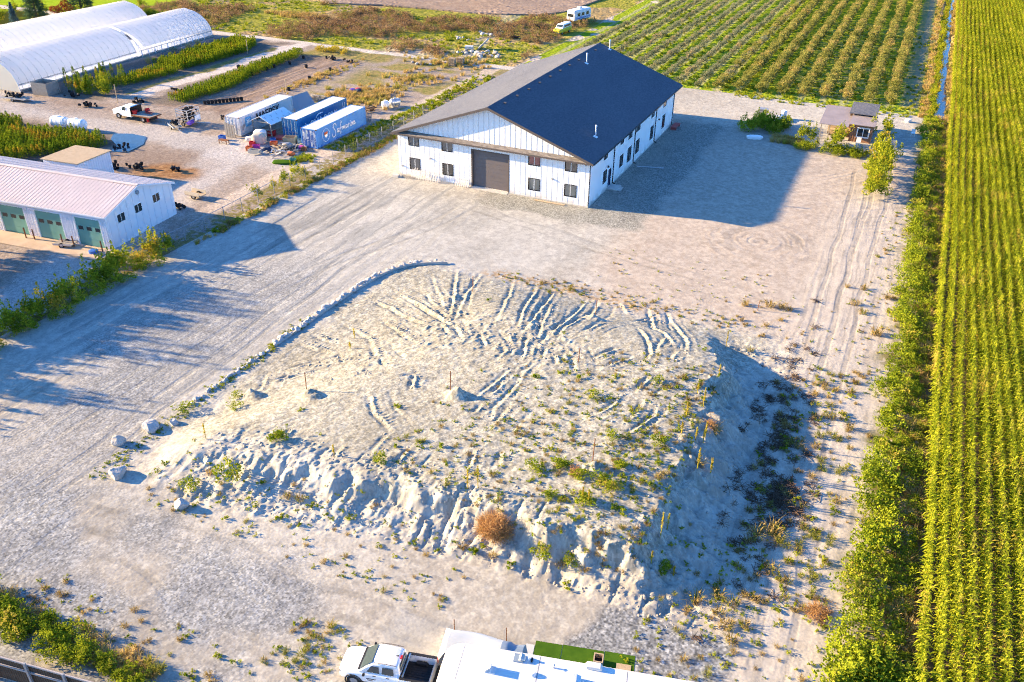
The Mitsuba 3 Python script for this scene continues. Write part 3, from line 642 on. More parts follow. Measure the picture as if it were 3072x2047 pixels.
sd = part(wh, 'side_door', MB().span((-.12, RD[0] + .06, RD[2]), (-.06, RD[1] - .06, RD[3] - .06)), 'navy')
part(sd, 'door_frame', MB().span((-.17, RD[0], RD[2]), (.02, RD[0] + .058, RD[3])).span((-.17, RD[1] - .058, RD[2]), (.02, RD[1], RD[3])).span((-.17, RD[0], RD[3] - .058), (.02, RD[1], RD[3] + .02)), 'black_frame')
part(sd, 'door_handle', MB().span((-.06, RD[1] - .2, 1.1), (0, RD[1] - .12, 1.16)), 'chrome')
part(wh, 'door_step', MB().span((.05, 6.3, -.1), (1.3, 8.1, .14)).span((1.3, 6.5, -.1), (1.65, 7.9, .05)), 'concrete')
# roof: eaves at 5.4, ridge at 10.0
E0, RX, RZ = .55, -WB / 2, 9.98
sl = (RZ - 5.35) / (WB / 2 + E0)
for nm, s in (('roof_left', -1), ('roof_right', 1)):
    xe = RX + s * (WB / 2 + E0)
    pl = Polygon([(RX, RZ - .22), (RX, RZ), (xe, 5.38), (xe, 5.2)])
    rk = part(wh, nm, MB().prism(pl, -.68, LB + 1.55, XZ), 'shingles')
    if s == 1:
        part(wh, 'gutter', MB().span((xe + .003, -.6, 5.2), (xe + .12, LB + 1.5, 5.32)), 'black_frame')
        for x, y in ((-1.7, 6.2), (-10.5, 26.6), (-10.5, 37.0 - .8)):
            zt = RZ - (x - RX) * sl
            vp = part(rk, 'vent_pipe', MB().lathe([(.07, 0), (.07, 1.3), (0, 1.3)], 12, (x, y, zt - .1)), 'white_trim', smooth=40)
            part(wh, 'vent_cap', MB().lathe([(.13, 0), (.14, .14), (.05, .2), (0, .2)], 12, (x, y, zt + 1.21)), 'white_trim', smooth=40)
            part(wh, 'vent_flashing', MB().box((x, y, zt + .03), (.5, .5, .03), R=np.array([[math.cos(math.atan(sl)), 0, math.sin(math.atan(sl))], [0, 1, 0], [-math.sin(math.atan(sl)), 0, math.cos(math.atan(sl))]])), 'white_trim')
        for k in range(10):
            y = 2.5 + k * 3.4
            zt = RZ - .75 * sl
            part(rk, 'roof_vent', MB().box((RX + .75, y, zt + .1), (.3, .22, .1)), 'brown_trim')
    # rake boards at both gables
    for y in (-.70, LB + 1.555):
        pb = Polygon([(RX, RZ - .02), (RX, RZ - .3), (xe - s * .05, 5.1), (xe, 5.1), (xe, 5.36)])
        part(wh, 'rake_board', MB().prism(pb, y, y + .018, XZ), 'brown_trim')
part(wh, 'ridge_cap', MB().prism(Polygon([(RX - .3, RZ - .085), (RX, RZ + .03), (RX + .3, RZ - .085), (RX, RZ + .005)]), -.66, LB + 1.5, XZ), 'shingles')
part(wh, 'left_fascia', MB().span((RX - WB / 2 - E0 - .03, -.6, 5.1), (RX - WB / 2 - E0 - .003, LB + 1.5, 5.33)), 'brown_trim')
part(wh, 'soffit', MB().span((-WB - .5, .2, 5.08), (-WB - .003, LB + 1.4, 5.12)).span((.003, .2, 5.08), (.5, LB + 1.4, 5.12)), 'white_trim')
# the shingled skirt roof across the front at eaves height
sk = part(wh, 'skirt_roof', MB().prism(Polygon([(-.035, 5.62), (-.66, 5.32), (-.66, 5.22), (-.035, 5.22)]), -WB - .1, .12, YZ), 'skirt_shingles')
part(sk, 'skirt_fascia', MB().span((-WB - .1, -.69, 5.16), (.12, -.663, 5.35)), 'brown_trim')
for y in (8.4, 16.6, 26.0, 34.95):
    part(wh, 'downspout', MB().span((.005, y - .05, .15), (.095, y + .05, 5.2)).bar((.05, y, .2), (.4, y, .05), .09), 'black_frame')
part(wh, 'corner_trim', MB().span((-.02, -.042, .13), (.04, .1, 5.1)), 'black_frame')
for x, z in ((-20.15, 2.66), (-4.4, 2.66), (-24.1, 1.16)):
    part(wh, 'wall_lamp', MB().span((x - .09, -.16, z - .06), (x + .09, -.002, z + .12)), 'steel_grey')
part(wh, 'security_camera', MB().span((-.5, -.35, 4.98), (-.3, -.002, 5.1)), 'black_frame')
for y, z in ((6.3, 2.8), (27.5, 2.8)):
    part(wh, 'wall_lamp', MB().span((.002, y - .09, z - .06), (.18, y + .09, z + .14)), 'black_frame')

def lattice(n, w, h, slat=.1, t=.03):
    """a leaning rack of upright slats on two rails, in the xz plane"""
    m = MB()
    for k in range(n): m.span((k * w / n, -t, 0), (k * w / n + slat, 0, h * (.92 + .08 * ((k * 7) % 3))))
    for z in (.15 * h, .8 * h): m.span((0, .001, z), (w, t, z + .1))
    return m
a = .35
tilt = np.array([[1, 0, 0], [0, math.cos(a), math.sin(a)], [0, -math.sin(a), math.cos(a)]])
single('leaning_lath_rack', lattice(12, 4.0, 1.25).xf(tilt, (-22.6, -.75, .05)), 'beige', 'pale wooden slatted rack leaning below the left front windows of the warehouse', 'rack')
single('leaning_lath_rack', lattice(7, 1.9, 1.0).xf(tilt, (-16.6, -.6, .04)), 'beige', 'short pale slatted rack leaning just left of the brown overhead door', 'rack')
m = MB()
for k in range(3): m.span((-23.7 - .1 * k, -1.0 + .13 * k, .02 + .08 * k), (-22.2 + .15 * k, -.85 + .13 * k, .09 + .08 * k))
single('lumber_offcuts', m, 'wood_grey', 'few grey lumber offcuts stacked at the front left corner of the warehouse', 'lumber')
single('concrete_block', MB().span((-24.9, -1.3, 0), (-24.1, -.8, .3)), 'concrete', 'concrete block on gravel at the front left warehouse corner', 'block')
single('loose_plank', MB().span((-6.3, -.75, .03), (-2.6, -.45, .09)), 'wood', 'pale plank lying on gravel under the right front windows of the warehouse', 'plank')
m = MB()
for k in range(3): m.span((.5 + k * .3, 32.6, .38), (.72 + k * .3, 35.2, .45))
for y in (32.9, 34.9): m.span((.5, y - .05, 0), (1.32, y + .05, .378))
single('red_bench', m, 'wood_red', 'red plank bench standing by the far end of the shaded warehouse wall', 'bench')
single('loose_pipe', MB().tube([(.9, 15.6, .08), (4.2, 16.4, .08)], .05, 6), 'galvanised', 'thin pale pipe lying in the shade beside the warehouse wall', 'pipe')

# ---------------------------------------------------------------- workshop with three green doors
def place_frame(x, y, a):
    """maps local points (x right along the front, y back, z) to the world"""
    R = rotz(a); t = np.array([x, y, 0.0])
    return R, t
SR, ST = place_frame(-39.0, -31.6, .1)
SW, SD, SH, SRZ = 30.0, 10.1, 3.6, 5.05
def loc_part(parent, name, mb, m, **k): return part(parent, name, mb.xf(SR, ST), m, **k)
mat('metal_white', (.80, .80, .82), rough=.4, spec=.4)
mat('metal_rib', (.72, .72, .76), rough=.4, spec=.4)
mat('roof_pink', shade((.50, .415, .39), (.60, .51, .48), .6), rough=.4, spec=.4)
mat('roof_rib', (.42, .35, .34), rough=.45, spec=.4)
mat('door_green', shade((.13, .33, .27), (.20, .42, .35), 1.0), rough=.55)
ws = thing('workshop', 'low white metal workshop with pinkish metal roof and three green roll up doors', 'building')
DW = [(-9.2, -5.6), (-4.55, -1.0)]
DOORS = [(-3.9, -.8), (-8.9, -5.6), (-13.6, -10.3), (-18.4, -15.1), (-23.2, -19.9)]
poly = sbox(-SW, 0, 0, SH)
for a, b in DOORS: poly = poly.difference(sbox(a, -.1, b, 3.05))
fwall = loc_part(ws, 'front_wall', MB().prism(poly, 0, .15, XZ), 'metal_white')
for k in range(100):
    x = -.15 - k * .3
    if any(a - .1 < x < b + .1 for a, b in DOORS) or x < -26: continue
    loc_part(fwall, 'rib', MB().span((x - .035, -.04, .05), (x + .035, -.001, SH - .05)), 'metal_rib')
for a, b in DOORS[:4]:
    d = loc_part(ws, 'roll_up_door', MB().span((a, .1, .02), (b, .14, 3.04)), 'door_green')
    for k in range(4):
        loc_part(d, 'door_panel', MB().span((a + .03, .082, .05 + k * .755), (b - .03, .099, .76 + k * .755)), 'door_green')
    w = (b - a) / 3
    for k in range(3): loc_part(d, 'door_window', MB().span((a + w * k + .22, .072, 1.72), (a + w * k + w - .22, .081, 2.12)), 'glass_dark')
    loc_part(ws, 'door_trim', MB().span((a - .1, -.05, 0), (a - .002, .1, 3.12)).span((b + .002, -.05, 0), (b + .1, .1, 3.12)).span((a - .1, -.05, 3.06), (b + .1, .1, 3.14)), 'metal_white')
gp = Polygon([(0.152, 0), (SD, 0), (SD, SH), (SD / 2, SRZ), (0.152, SH + .02)])
GW = [(1.55, 2.2), (4.1, 2.25), (6.9, 2.35)]
for y, z in GW: gp = gp.difference(sbox(y, z, y + 1.15, z + .95))
gwall = loc_part(ws, 'gable_wall', MB().prism(gp, -.15, 0, YZ), 'metal_white')
for k in range(11):
    y = .45 + k * .92
    top = SH + (SRZ - SH) * (1 - abs(y - SD / 2) / (SD / 2)) - .06
    for lo, hi in clear_spans(y, .05, top, [(a, a + 1.15, z, z + .95) for a, z in GW]): loc_part(gwall, 'seam', MB().span((.001, y - .03, lo), (.03, y + .03, hi)), 'metal_rib')
for y, z in GW:
    k = loc_part(ws, 'gable_window', MB().span((-.05, y, z), (.03, y + .06, z + .95)).span((-.05, y + 1.09, z), (.03, y + 1.15, z + .95)).span((-.05, y + .06, z), (.03, y + 1.09, z + .06)).span((-.05, y + .06, z + .89), (.03, y + 1.09, z + .95)).span((-.04, y + .55, z + .06), (.02, y + .6, z + .89)), 'white_trim')
    for q in (y + .06, y + .6): loc_part(k, 'pane', MB().span((-.03, q, z + .06), (-.01, q + .49, z + .89)), 'glass_dark')
loc_part(ws, 'gable_vent', MB().lathe([(0, 0), (.22, 0), (.24, .12), (.14, .2), (0, .12)], 12, (0, SD / 2 - .1, 4.35), axis=0), 'steel_grey')
loc_part(ws, 'back_wall', MB().span((-SW, SD - .15, 0), (-.152, SD, SH)), 'metal_white')
s2 = (SRZ - SH) / (SD / 2)
for nm, sg in (('roof_front', -1), ('roof_back', 1)):
    ye = SD / 2 + sg * (SD / 2 + .25)
    rf = loc_part(ws, nm, MB().prism(Polygon([(SD / 2, SRZ + .02), (SD / 2, SRZ + .1), (ye, SH + .1 - .25 * s2), (ye, SH + .02 - .25 * s2)]), -SW, .3, YZ), 'roof_pink')
    for k in range(56):
        x = .2 - k * .46
        loc_part(rf, 'roof_seam', MB().prism(Polygon([(SD / 2, SRZ + .101), (SD / 2, SRZ + .122), (ye, SH + .122 - .25 * s2), (ye, SH + .101 - .25 * s2)]), x - .025, x + .025, YZ), 'roof_rib')
loc_part(ws, 'ridge_cap', MB().prism(Polygon([(SD / 2 - .25, SRZ + .09), (SD / 2, SRZ + .19), (SD / 2 + .25, SRZ + .09), (SD / 2, SRZ + .155)]), -SW, .31, YZ), 'roof_pink')
loc_part(ws, 'eave_trim', MB().span((-SW, -.3, SH - .12), (.3, -.26, SH + .02)), 'metal_white')
for sg in (-1, 1):
    ye = SD / 2 + sg * (SD / 2 + .25)
    loc_part(ws, 'rake_trim', MB().prism(Polygon([(SD / 2, SRZ + .1), (SD / 2, SRZ - .05), (ye, SH - .12 - .25 * s2), (ye, SH + .1 - .25 * s2)]), .302, .33, YZ), 'metal_white')
an = thing('lean_to_annex', 'small flat roofed white metal annex behind the workshop', 'shed')
AR, AT = place_frame(-55.0, -20.6, .1)
part(an, 'wall', MB().span((-5, 0, 0), (0, 5.2, 2.9)).xf(AR, AT), 'metal_white')
part(an, 'roof', MB().prism(Polygon([(-.2, 3.0), (5.4, 2.92), (5.4, 3.0), (-.2, 3.1)]), -5.2, .2, YZ).xf(AR, AT), 'wood')
for k in range(14): part(an, 'rib', MB().span((.001, .2 + k * .36, .05), (.04, .27 + k * .36, 2.85)).xf(AR, AT), 'metal_rib')
bollard = Proto().add('', MB().lathe([(.07, 0), (.07, 1.15), (.05, 1.2), (0, 1.22)], 10), 'rust', 30)
for i, (x, lab) in enumerate(((-.55, 'right of the nearest green door'), (-4.05, 'left of the nearest green door'), (-5.45, 'right of the middle green door'), (-9.05, 'left of the middle green door'), (-10.15, 'right of the farthest green door'))):
    q = np.array([x, -.7, 0]) @ SR.T + ST
    bollard.place('bollard', f'rusty pipe bollard {lab} of the workshop', 'bollard', xform(*q), 'bollards at the workshop doors')
ap = MB().box((-13, -1.3, .05), (26, 2.5, .06)).xf(SR, ST)
struct('door_apron', ap, 'apron')
mat('apron', shade((.40, .29, .2), (.52, .41, .31), 1.2), rough=.9)

# ---------------------------------------------------------------- hoop greenhouses
scene['m_poly_film'] = {'type': 'principledthin', 'base_color': proc(lambda p, n, uv: mix((.82, .82, .83), (.90, .90, .89), fbm(p.x * .5, p.y * .5, p.z * .5, 2))), 'roughness': .35, 'diff_trans': 1.15, 'eta': 1.4}
mat('hoop_dark', (.42, .43, .45), rough=.5)
def hoop_poly(hw, H, n=28, z0=0.0):
    t = np.linspace(0, PI, n)
    pts = np.stack([-hw * np.cos(t) * (1 - .06 * np.sin(t)), z0 + (H - z0) * np.sin(t) ** .78], 1)
    k = np.argmin(np.abs(pts[:, 0])); pts[:, 1] += .18 * np.exp(-(pts[:, 0] / .5) ** 2)
    return pts
def arch_sheet(pts, y0, y1):
    """the single plastic film stretched over the hoops between y0 and y1"""
    ys = np.linspace(y0, y1, 12); n = len(pts)
    v = np.array([(p[0], y, p[1]) for y in ys for p in pts])
    return v, [[j * n + k, j * n + k + 1, (j + 1) * n + k + 1, (j + 1) * n + k] for j in range(11) for k in range(n - 1)]
def greenhouse(label, x, y0, y1, a, hw, H, sections, rib_side=True):
    R = rotz(a); t = np.array([x, y0, 0.0])
    g = thing('greenhouse', label, 'greenhouse', 'hoop greenhouses')
    for q, (s0, s1, zb) in enumerate(sections):
        pts = hoop_poly(hw, H + .12 * (q == 0))
        cut = pts[pts[:, 1] >= zb]
        part(g, 'film_cover', MB().add(*arch_sheet(cut, s0, s1)).xf(R, t), 'poly_film', smooth=35)
        k = 0
        while s0 + .6 + k * 1.3 < s1 - .2:
            y = s0 + .6 + k * 1.3
            part(g, 'hoop_rib', MB().tube([(p[0] * 1.004, y, p[1] + .005) for p in pts], .022, 5, False).xf(R, t), 'hoop_dark')
            k += 1
        part(g, 'side_rail', MB().tube([(hw * .985, s0, 1.15), (hw * .985, s1, 1.15)], .05, 5).tube([(hw * .985, s0, .35), (hw * .985, s1, .35)], .05, 5).xf(R, t), 'wood_grey')
        if zb > .5:
            for k in range(int((s1 - s0) / 1.7)):
                part(g, 'side_post', MB().span((hw - .06, s0 + .4 + k * 1.7, 0), (hw + .06, s0 + .52 + k * 1.7, zb + .1)).xf(R, t), 'white_trim')
    L = y1 - y0
    part(g, 'floor_cloth', MB().span((-hw + .1, .1, .02), (hw - .1, L - .1, .13)).xf(R, t), 'poly_white')
    for nm, y in (('front_end_wall', -.02), ('back_end_wall', L)):
        part(g, nm, MB().prism(Polygon(hoop_poly(hw - .05, H - .03)), y, y + .03, XZ).xf(R, t), 'film_warm' if y < 0 else 'poly_film')
    part(g, 'base_board', MB().span((hw - .02, 0, 0), (hw + .05, L, .3)).span((-hw - .05, 0, 0), (-hw + .02, L, .3)).xf(R, t), 'wood_grey')
    part(g, 'end_frame', MB().tube([(p[0], -.05, p[1]) for p in hoop_poly(hw + .02, H + .02)], .06, 6, False).xf(R, t), 'white_trim')
    return g
scene['m_film_warm'] = {'type': 'principledthin', 'base_color': rgb((.80, .77, .68)), 'roughness': .4, 'diff_trans': .9, 'eta': 1.4}
greenhouse('long white plastic hoop greenhouse nearest the potted cedars, its far half with an open base', -103.2, 5.2, 51.6, .042, 6.1, 4.9, [(0, 25.6, .1), (26.2, 46.4, 1.05)])
greenhouse('white plastic hoop greenhouse standing behind the nearer one', -120.6, 0, 51.2, .0, 6.2, 5.0, [(0, 51.2, .1)])
m = MB()
for z in (.1,): m.span((-97.3, 3.4, z), (-91.0, 5.0, .5))
bn = thing('compost_bin', 'open grey plywood bin beside the front corner of the near greenhouse', 'bin')
part(bn, 'front_panel', MB().box((-92.9, 5.6, .95), (2.9, .08, 1.9), .1), 'wood_grey')
part(bn, 'back_panel', MB().box((-93.0, 8.0, .95), (2.9, .08, 1.9), .1), 'wood_grey')
part(bn, 'side_panel', MB().box((-94.4, 6.8, .95), (.08, 2.3, 1.9), .1), 'wood_grey')
part(bn, 'side_panel', MB().box((-91.5, 6.8, .95), (.08, 2.3, 1.9), .1), 'wood_grey')

# ---------------------------------------------------------------- shipping containers
mat('box_grey', lambda p, n, uv: mix(mix((.50, .52, .56), (.60, .61, .63), fbm(p.x, p.y, p.z, 3)), (.25, .12, .06), smoothstep(.68, .8, fbm(p.x * 1.7, p.y * 1.7, p.z * .8, 3)) * .6), rough=.5)
mat('box_blue_dark', lambda p, n, uv: mix(mix((.018, .12, .29), (.03, .16, .36), fbm(p.x, p.y, p.z, 3)), (.2, .1, .06), smoothstep(.72, .82, fbm(p.x * 1.7, p.y * 1.7, p.z * .8, 3)) * .5), rough=.45)
mat('box_blue', lambda p, n, uv: mix(mix((.055, .22, .56), (.10, .29, .64), fbm(p.x, p.y, p.z, 3)), (.2, .1, .06), smoothstep(.72, .82, fbm(p.x * 1.7, p.y * 1.7, p.z * .8, 3)) * .5), rough=.45)
mat('box_door_pale', shade((.55, .56, .60), (.68, .68, .70), 1.5), rough=.5)
mat('box_roof', shade((.55, .52, .49), (.70, .67, .64), .9), rough=.6)
mat('letter_white', (.82, .82, .82), rough=.6)
mat('letter_black', (.02, .025, .035), rough=.6)
mat('logo_blue', (.12, .38, .62), rough=.6)
def corrugated(y0, y1, z0, z1, x, out, pitch=.28, d=.036):
    """upright corrugated sheet in the plane x, its ribs towards out"""
    ys, xs = [], []
    k = int((y1 - y0) / pitch)
    for i in range(k):
        b = y0 + (y1 - y0) * i / k; w = (y1 - y0) / k
        ys += [b, b + w * .25, b + w * .5, b + w * .75]; xs += [0, 0, -d * out, -d * out]
    ys.append(y1); xs.append(0)
    n = len(ys)
    v = [(x + a, y, z) for z in (z0, z1) for a, y in zip(xs, ys)]
    f = [[i, i + 1, n + i + 1, n + i] for i in range(n - 1)]
    return np.array(v), f
def container(label, x, y, a, h, body, door, roofm='box_roof', lettering=None):
    """front right corner at x, y; 12.19 long to the back, doors at the front"""
    W_, L_ = 2.44, 12.19
    R, t = rotz(a), np.array([x, y, 0.06])
    c = thing('shipping_container', label, 'container', 'shipping containers in the yard')
    P = lambda nm, mb, m, **k: part(c, nm, mb.xf(R, t), m, **k)
    for s, nm in ((0, 'right_side'), (-W_, 'left_side')):
        P(nm, MB().add(*corrugated(.1, L_ - .1, .14, h - .1, s + (-.04 if s == 0 else .04), 1 if s == 0 else -1)), body)
    fr = MB()
    for yy in (0, L_ - .12):
        for xx in (-W_, -.12): fr.span((xx, yy, 0), (xx + .12, yy + .12, h - .002))
    for xx in (-W_, -.1):
        for z in (.0, h - .12): fr.span((xx + .005, .12, z + .004), (xx + .095, L_ - .12, z + .12))
    for yy in (0, L_ - .1):
        for z in (.0, h - .12): fr.span((-W_ + .12, yy + .004, z + .002), (-.12, yy + .1, z + .118))
    P('frame', fr, body)
    P('corner_casting', MB().span((-.13, -.006, h - .12), (.008, .16, h + .006)), 'rust')
    P('corner_casting', MB().span((-W_ - .008, -.006, h - .12), (-W_ + .13, .16, h + .006)), 'rust')
    v, f = corrugated(.12, L_ - .12, -W_ + .1, -.1, 0, 1, .42, .02)
    P('roof', MB().add(np.stack([v[:, 2], v[:, 1], h - .02 + v[:, 0]], 1), f), roofm)
    P('end_wall', MB().span((-W_ + .1, L_ - .08, .1), (-.1, L_ - .05, h - .1)), body)
    for k in range(2):
        x0 = -W_ + .13 + k * 1.1
        d = P('door', MB().span((x0, .05, .12), (x0 + 1.08, .09, h - .12)), door)
        for j in range(5): part(d, 'door_rib', MB().span((x0 + .05, .03, .25 + j * (h - .5) / 5), (x0 + 1.03, .049, .25 + (j + .62) * (h - .5) / 5)).xf(R, t), door)
        for q in (.27, .82):
            part(d, 'lock_rod', MB().tube([(x0 + q, -.02, .1), (x0 + q, -.02, h - .1)], .025, 6).span((x0 + q - .02, -.03, .95), (x0 + q + .32, -.005, 1.0)).xf(R, t), 'galvanised')
    P('floor', MB().span((-W_ + .1, .1, .1), (-.1, L_ - .1, .138)), 'wood_grey')
    if lettering: lettering(c, R, t, h)
    return c
def side_text(c, R, t, nm, mesh2d, y, z, m, d=.012):
    """lettering on the right side: local text x -> container y, text y -> z"""
    v = np.array(mesh2d.vertices)
    q = np.stack([.002 + v[:, 2] * 1.0, y + v[:, 0], z + v[:, 1]], 1)
    part(c, nm, MB().add(q, mesh2d.faces).xf(R, t), m)
def ribbon(strokes, w, s=1.0, depth=.012):
    ls = [LineString(np.array(k, float) * s) for k in strokes]
    g = ls[0].buffer(w)
    for l in ls[1:]: g = g.union(l.buffer(w))
    return trimesh.util.concatenate([trimesh.creation.extrude_polygon(q, depth, engine='earcut') for q in getattr(g, 'geoms', [g])])
def curve(pts, n=10):
    """smooth polyline through the points (Catmull-Rom)"""
    p = np.array([pts[0]] + list(pts) + [pts[-1]], float); out = []
    for i in range(1, len(p) - 2):
        for k in range(n):
            u = k / n
            out.append(.5 * ((2 * p[i]) + (-p[i - 1] + p[i + 1]) * u + (2 * p[i - 1] - 5 * p[i] + 4 * p[i + 1] - p[i + 2]) * u * u + (-p[i - 1] + 3 * p[i] - 3 * p[i + 1] + p[i + 2]) * u ** 3))
    out.append(p[-2]); return out
def circle(cx, cy, r, n=28): return [(cx + r * math.cos(2 * PI * i / n), cy + r * math.sin(2 * PI * i / n)) for i in range(n + 1)]
def letter_script(c, R, t, h):
    st = [curve([(1.15, 1.72), (.95, 2.0), (.55, 1.95), (.42, 1.6), (.75, 1.25), (.95, .85), (.75, .4), (.35, .32), (.1, .55), (.25, .75)]),
          curve([(1.75, 1.05), (1.5, 1.2), (1.3, .95), (1.42, .7), (1.7, .9), (1.78, 1.1), (1.75, .75), (1.95, .7)]),
          curve([(2.55, 1.75), (2.4, 1.95), (2.25, 1.6), (2.2, 1.0), (2.1, .35), (2.0, .3)]), [(2.0, 1.05), (2.55, 1.15)],
          curve([(2.6, .7), (2.68, 1.1), (2.66, .95), (2.85, 1.15), (2.92, .75), (2.95, .95), (3.1, 1.15), (3.18, .75), (3.25, .72)]),
          curve([(3.78, 1.08), (3.55, 1.15), (3.42, .9), (3.55, .7), (3.75, .9), (3.8, 1.1), (3.8, .75), (3.9, .72)]),
          curve([(4.05, .7), (4.1, 1.12), (4.1, .95), (4.25, 1.15), (4.38, 1.08)]),
          curve([(4.58, 1.1), (4.55, .75), (4.68, .7)]), [(4.62, 1.38), (4.64, 1.42)],
          curve([(4.85, .7), (4.9, 1.1), (4.9, .95), (5.1, 1.15), (5.18, .75), (5.28, .72)]),
          curve([(5.45, .92), (5.72, .98), (5.62, 1.16), (5.45, 1.0), (5.5, .74), (5.75, .72), (5.9, .85)])]
    side_text(c, R, t, 'side_lettering', ribbon(st, .055, 1.0), 3.5, .18, 'letter_white')
    ring = Polygon(circle(0, 0, .86)).difference(Polygon(circle(0, 0, .81)))
    mm = trimesh.creation.extrude_polygon(ring, .012, engine='earcut')
    side_text(c, R, t, 'emblem_ring', mm, 2.15, 1.25, 'letter_white')
    side_text(c, R, t, 'emblem_shield', trimesh.creation.extrude_polygon(Polygon([(-.38, .1), (.4, .18), (.42, .48), (-.36, .44)]), .012, engine='earcut'), 2.15, 1.2, 'orange_plastic')
    side_text(c, R, t, 'emblem_base', trimesh.creation.extrude_polygon(Polygon([(-.38, .09), (.4, .17), (.3, -.16), (0, -.3), (-.28, -.12)]), .012, engine='earcut'), 2.15, 1.2, 'letter_white')
def letter_block(c, R, t, h):
    side_text(c, R, t, 'side_lettering', meshkit.text_mesh('CMA', .95, .012, bold=True), 2.9, .85, 'letter_white')
    side_text(c, R, t, 'side_lettering', meshkit.text_mesh('CGM', .95, .012, bold=True), 6.1, .85, 'letter_white')
    side_text(c, R, t, 'side_swoosh', ribbon([curve([(4.4, 1.95), (4.9, 2.25), (5.6, 2.3), (6.0, 2.25)])], .07), 0, 0, 'letter_white')
    for y in (1.9, 9.4): side_text(c, R, t, 'side_bar', trimesh.creation.extrude_polygon(sbox(0, .75, .1, 1.85), .012, engine='earcut'), y, 0, 'letter_white')
    for y in (11.1, 11.5): side_text(c, R, t, 'side_code', trimesh.creation.extrude_polygon(sbox(0, 1.5, .07, 2.3), .012, engine='earcut'), y, 0, 'letter_white')
def letter_star(c, R, t, h):
    side_text(c, R, t, 'side_lettering', meshkit.text_mesh('MAERSK', .95, .012, bold=True), 3.6, 1.2, 'letter_black')
    side_text(c, R, t, 'logo_square', trimesh.creation.extrude_polygon(sbox(1.25, .95, 2.5, 2.2), .010, engine='earcut'), 0, 0, 'logo_blue')
    st = [(1.875 + (.55 if k % 2 == 0 else .2) * math.sin(k * PI / 7), 1.575 + (.55 if k % 2 == 0 else .2) * math.cos(k * PI / 7)) for k in range(14)]
    mm = trimesh.creation.extrude_polygon(Polygon(st), .018, engine='earcut')
    side_text(c, R, t, 'logo_star', mm, 0, 0, 'letter_white')
container('bright blue shipping container with white script lettering, nearest the fence', -39.14, 3.31, .0232, 2.5, 'box_blue', 'box_blue_pale', lettering=letter_script)
mat('box_blue_pale', lambda p, n, uv: mix((.45, .50, .60), (.10, .18, .42), smoothstep(.42, .5, noise(p.x * 4, p.z * 3, 3))), rough=.5)
container('dark blue shipping container with white capital letters, middle of the three', -43.56, 5.16, .0206, 2.75, 'box_blue_dark', 'box_blue_dark', lettering=letter_block)
container('pale grey shipping container with black lettering and a star logo', -51.57, 3.06, .029, 2.54, 'box_grey', 'box_door_pale', lettering=letter_star)
# lean shelter between the containers
sh = thing('gabled_shelter', 'small open sided shelter with white corrugated gable roof between two containers', 'shelter')
for i, (x, y) in enumerate(((-50.6, 4.6), (-47.6, 4.6), (-50.6, 9.2), (-47.6, 9.2))): part(sh, 'post', MB().span((x - .06, y - .06, 0), (x + .06, y + .06, 2.0)), 'wood_grey')
for z in (.5, .95): part(sh, 'rail', MB().span((-50.6, 4.57, z), (-47.6, 4.63, z + .12)), 'wood_grey')
part(sh, 'rail', MB().span((-47.63, 4.7, .9), (-47.57, 9.1, 1.02)), 'wood_grey')
for nm, s in (('roof_left', -1), ('roof_right', 1)):
    xe = -49.1 + s * 1.9
    rr = part(sh, nm, MB().prism(Polygon([(-49.1, 2.75), (-49.1, 2.8), (xe, 1.92), (xe, 1.87)]), 4.3, 9.6, XZ), 'metal_white')
    for k in range(8): part(rr, 'slot', MB().box((-49.1 + s * (.6 + .7 * (k % 2)), 4.8 + k * .6, 2.8 - .463 * (.6 + .7 * (k % 2)) + .015), (.38, .07, .02), R=np.array([[math.cos(.43), 0, s * math.sin(.43)], [0, 1, 0], [-s * math.sin(.43), 0, math.cos(.43)]])), 'steel_grey')
part(sh, 'gable_frame', MB().bar((-50.7, 4.5, 2.0), (-49.1, 4.5, 2.72), .08).bar((-47.5, 4.5, 2.0), (-49.1, 4.5, 2.72), .08).bar((-50.7, 4.5, 2.0), (-47.5, 4.5, 2.0), .08), 'wood_grey')
single('dark_tarp_tent', MB().add([(-54.6, 15.5, .05), (-51.9, 15.9, .05), (-51.6, 20.4, .05), (-54.5, 20.6, .05), (-53.4, 15.8, 2.0), (-53.0, 20.3, 2.0)], [[0, 1, 4], [3, 5, 2], [0, 4, 5], [0, 5, 3], [1, 2, 5], [1, 5, 4]]), 'tarp_slate', 'dark grey tarpaulin ridge tent behind the pale grey container', 'tarp')

# ---------------------------------------------------------------- vehicles and yard things
def loft(secs, n=20, e=3.2):
    """rounded box through the sections (x, half width, z0, z1); e: squareness"""
    g = np.arange(n) * 2 * PI / n
    cx, sx = np.sign(np.cos(g)) * np.abs(np.cos(g)) ** (2 / e), np.sign(np.sin(g)) * np.abs(np.sin(g)) ** (2 / e)
    v = np.concatenate([np.stack([np.full(n, x), w * cx, (a + b) / 2 + (b - a) / 2 * sx], 1) for x, w, a, b in secs])
    f = []
    for k in range(len(secs) - 1):
        for j in range(n): f.append([k * n + j, k * n + (j + 1) % n, (k + 1) * n + (j + 1) % n, (k + 1) * n + j])
    m = MB().add(v, f)
    for k, o in ((0, -1), (len(secs) - 1, 1)):
        c = v[k * n:(k + 1) * n]
        m.add(np.vstack([c, c.mean(0)]), [[n, j, (j + 1) % n][::o] for j in range(n)])
    return m
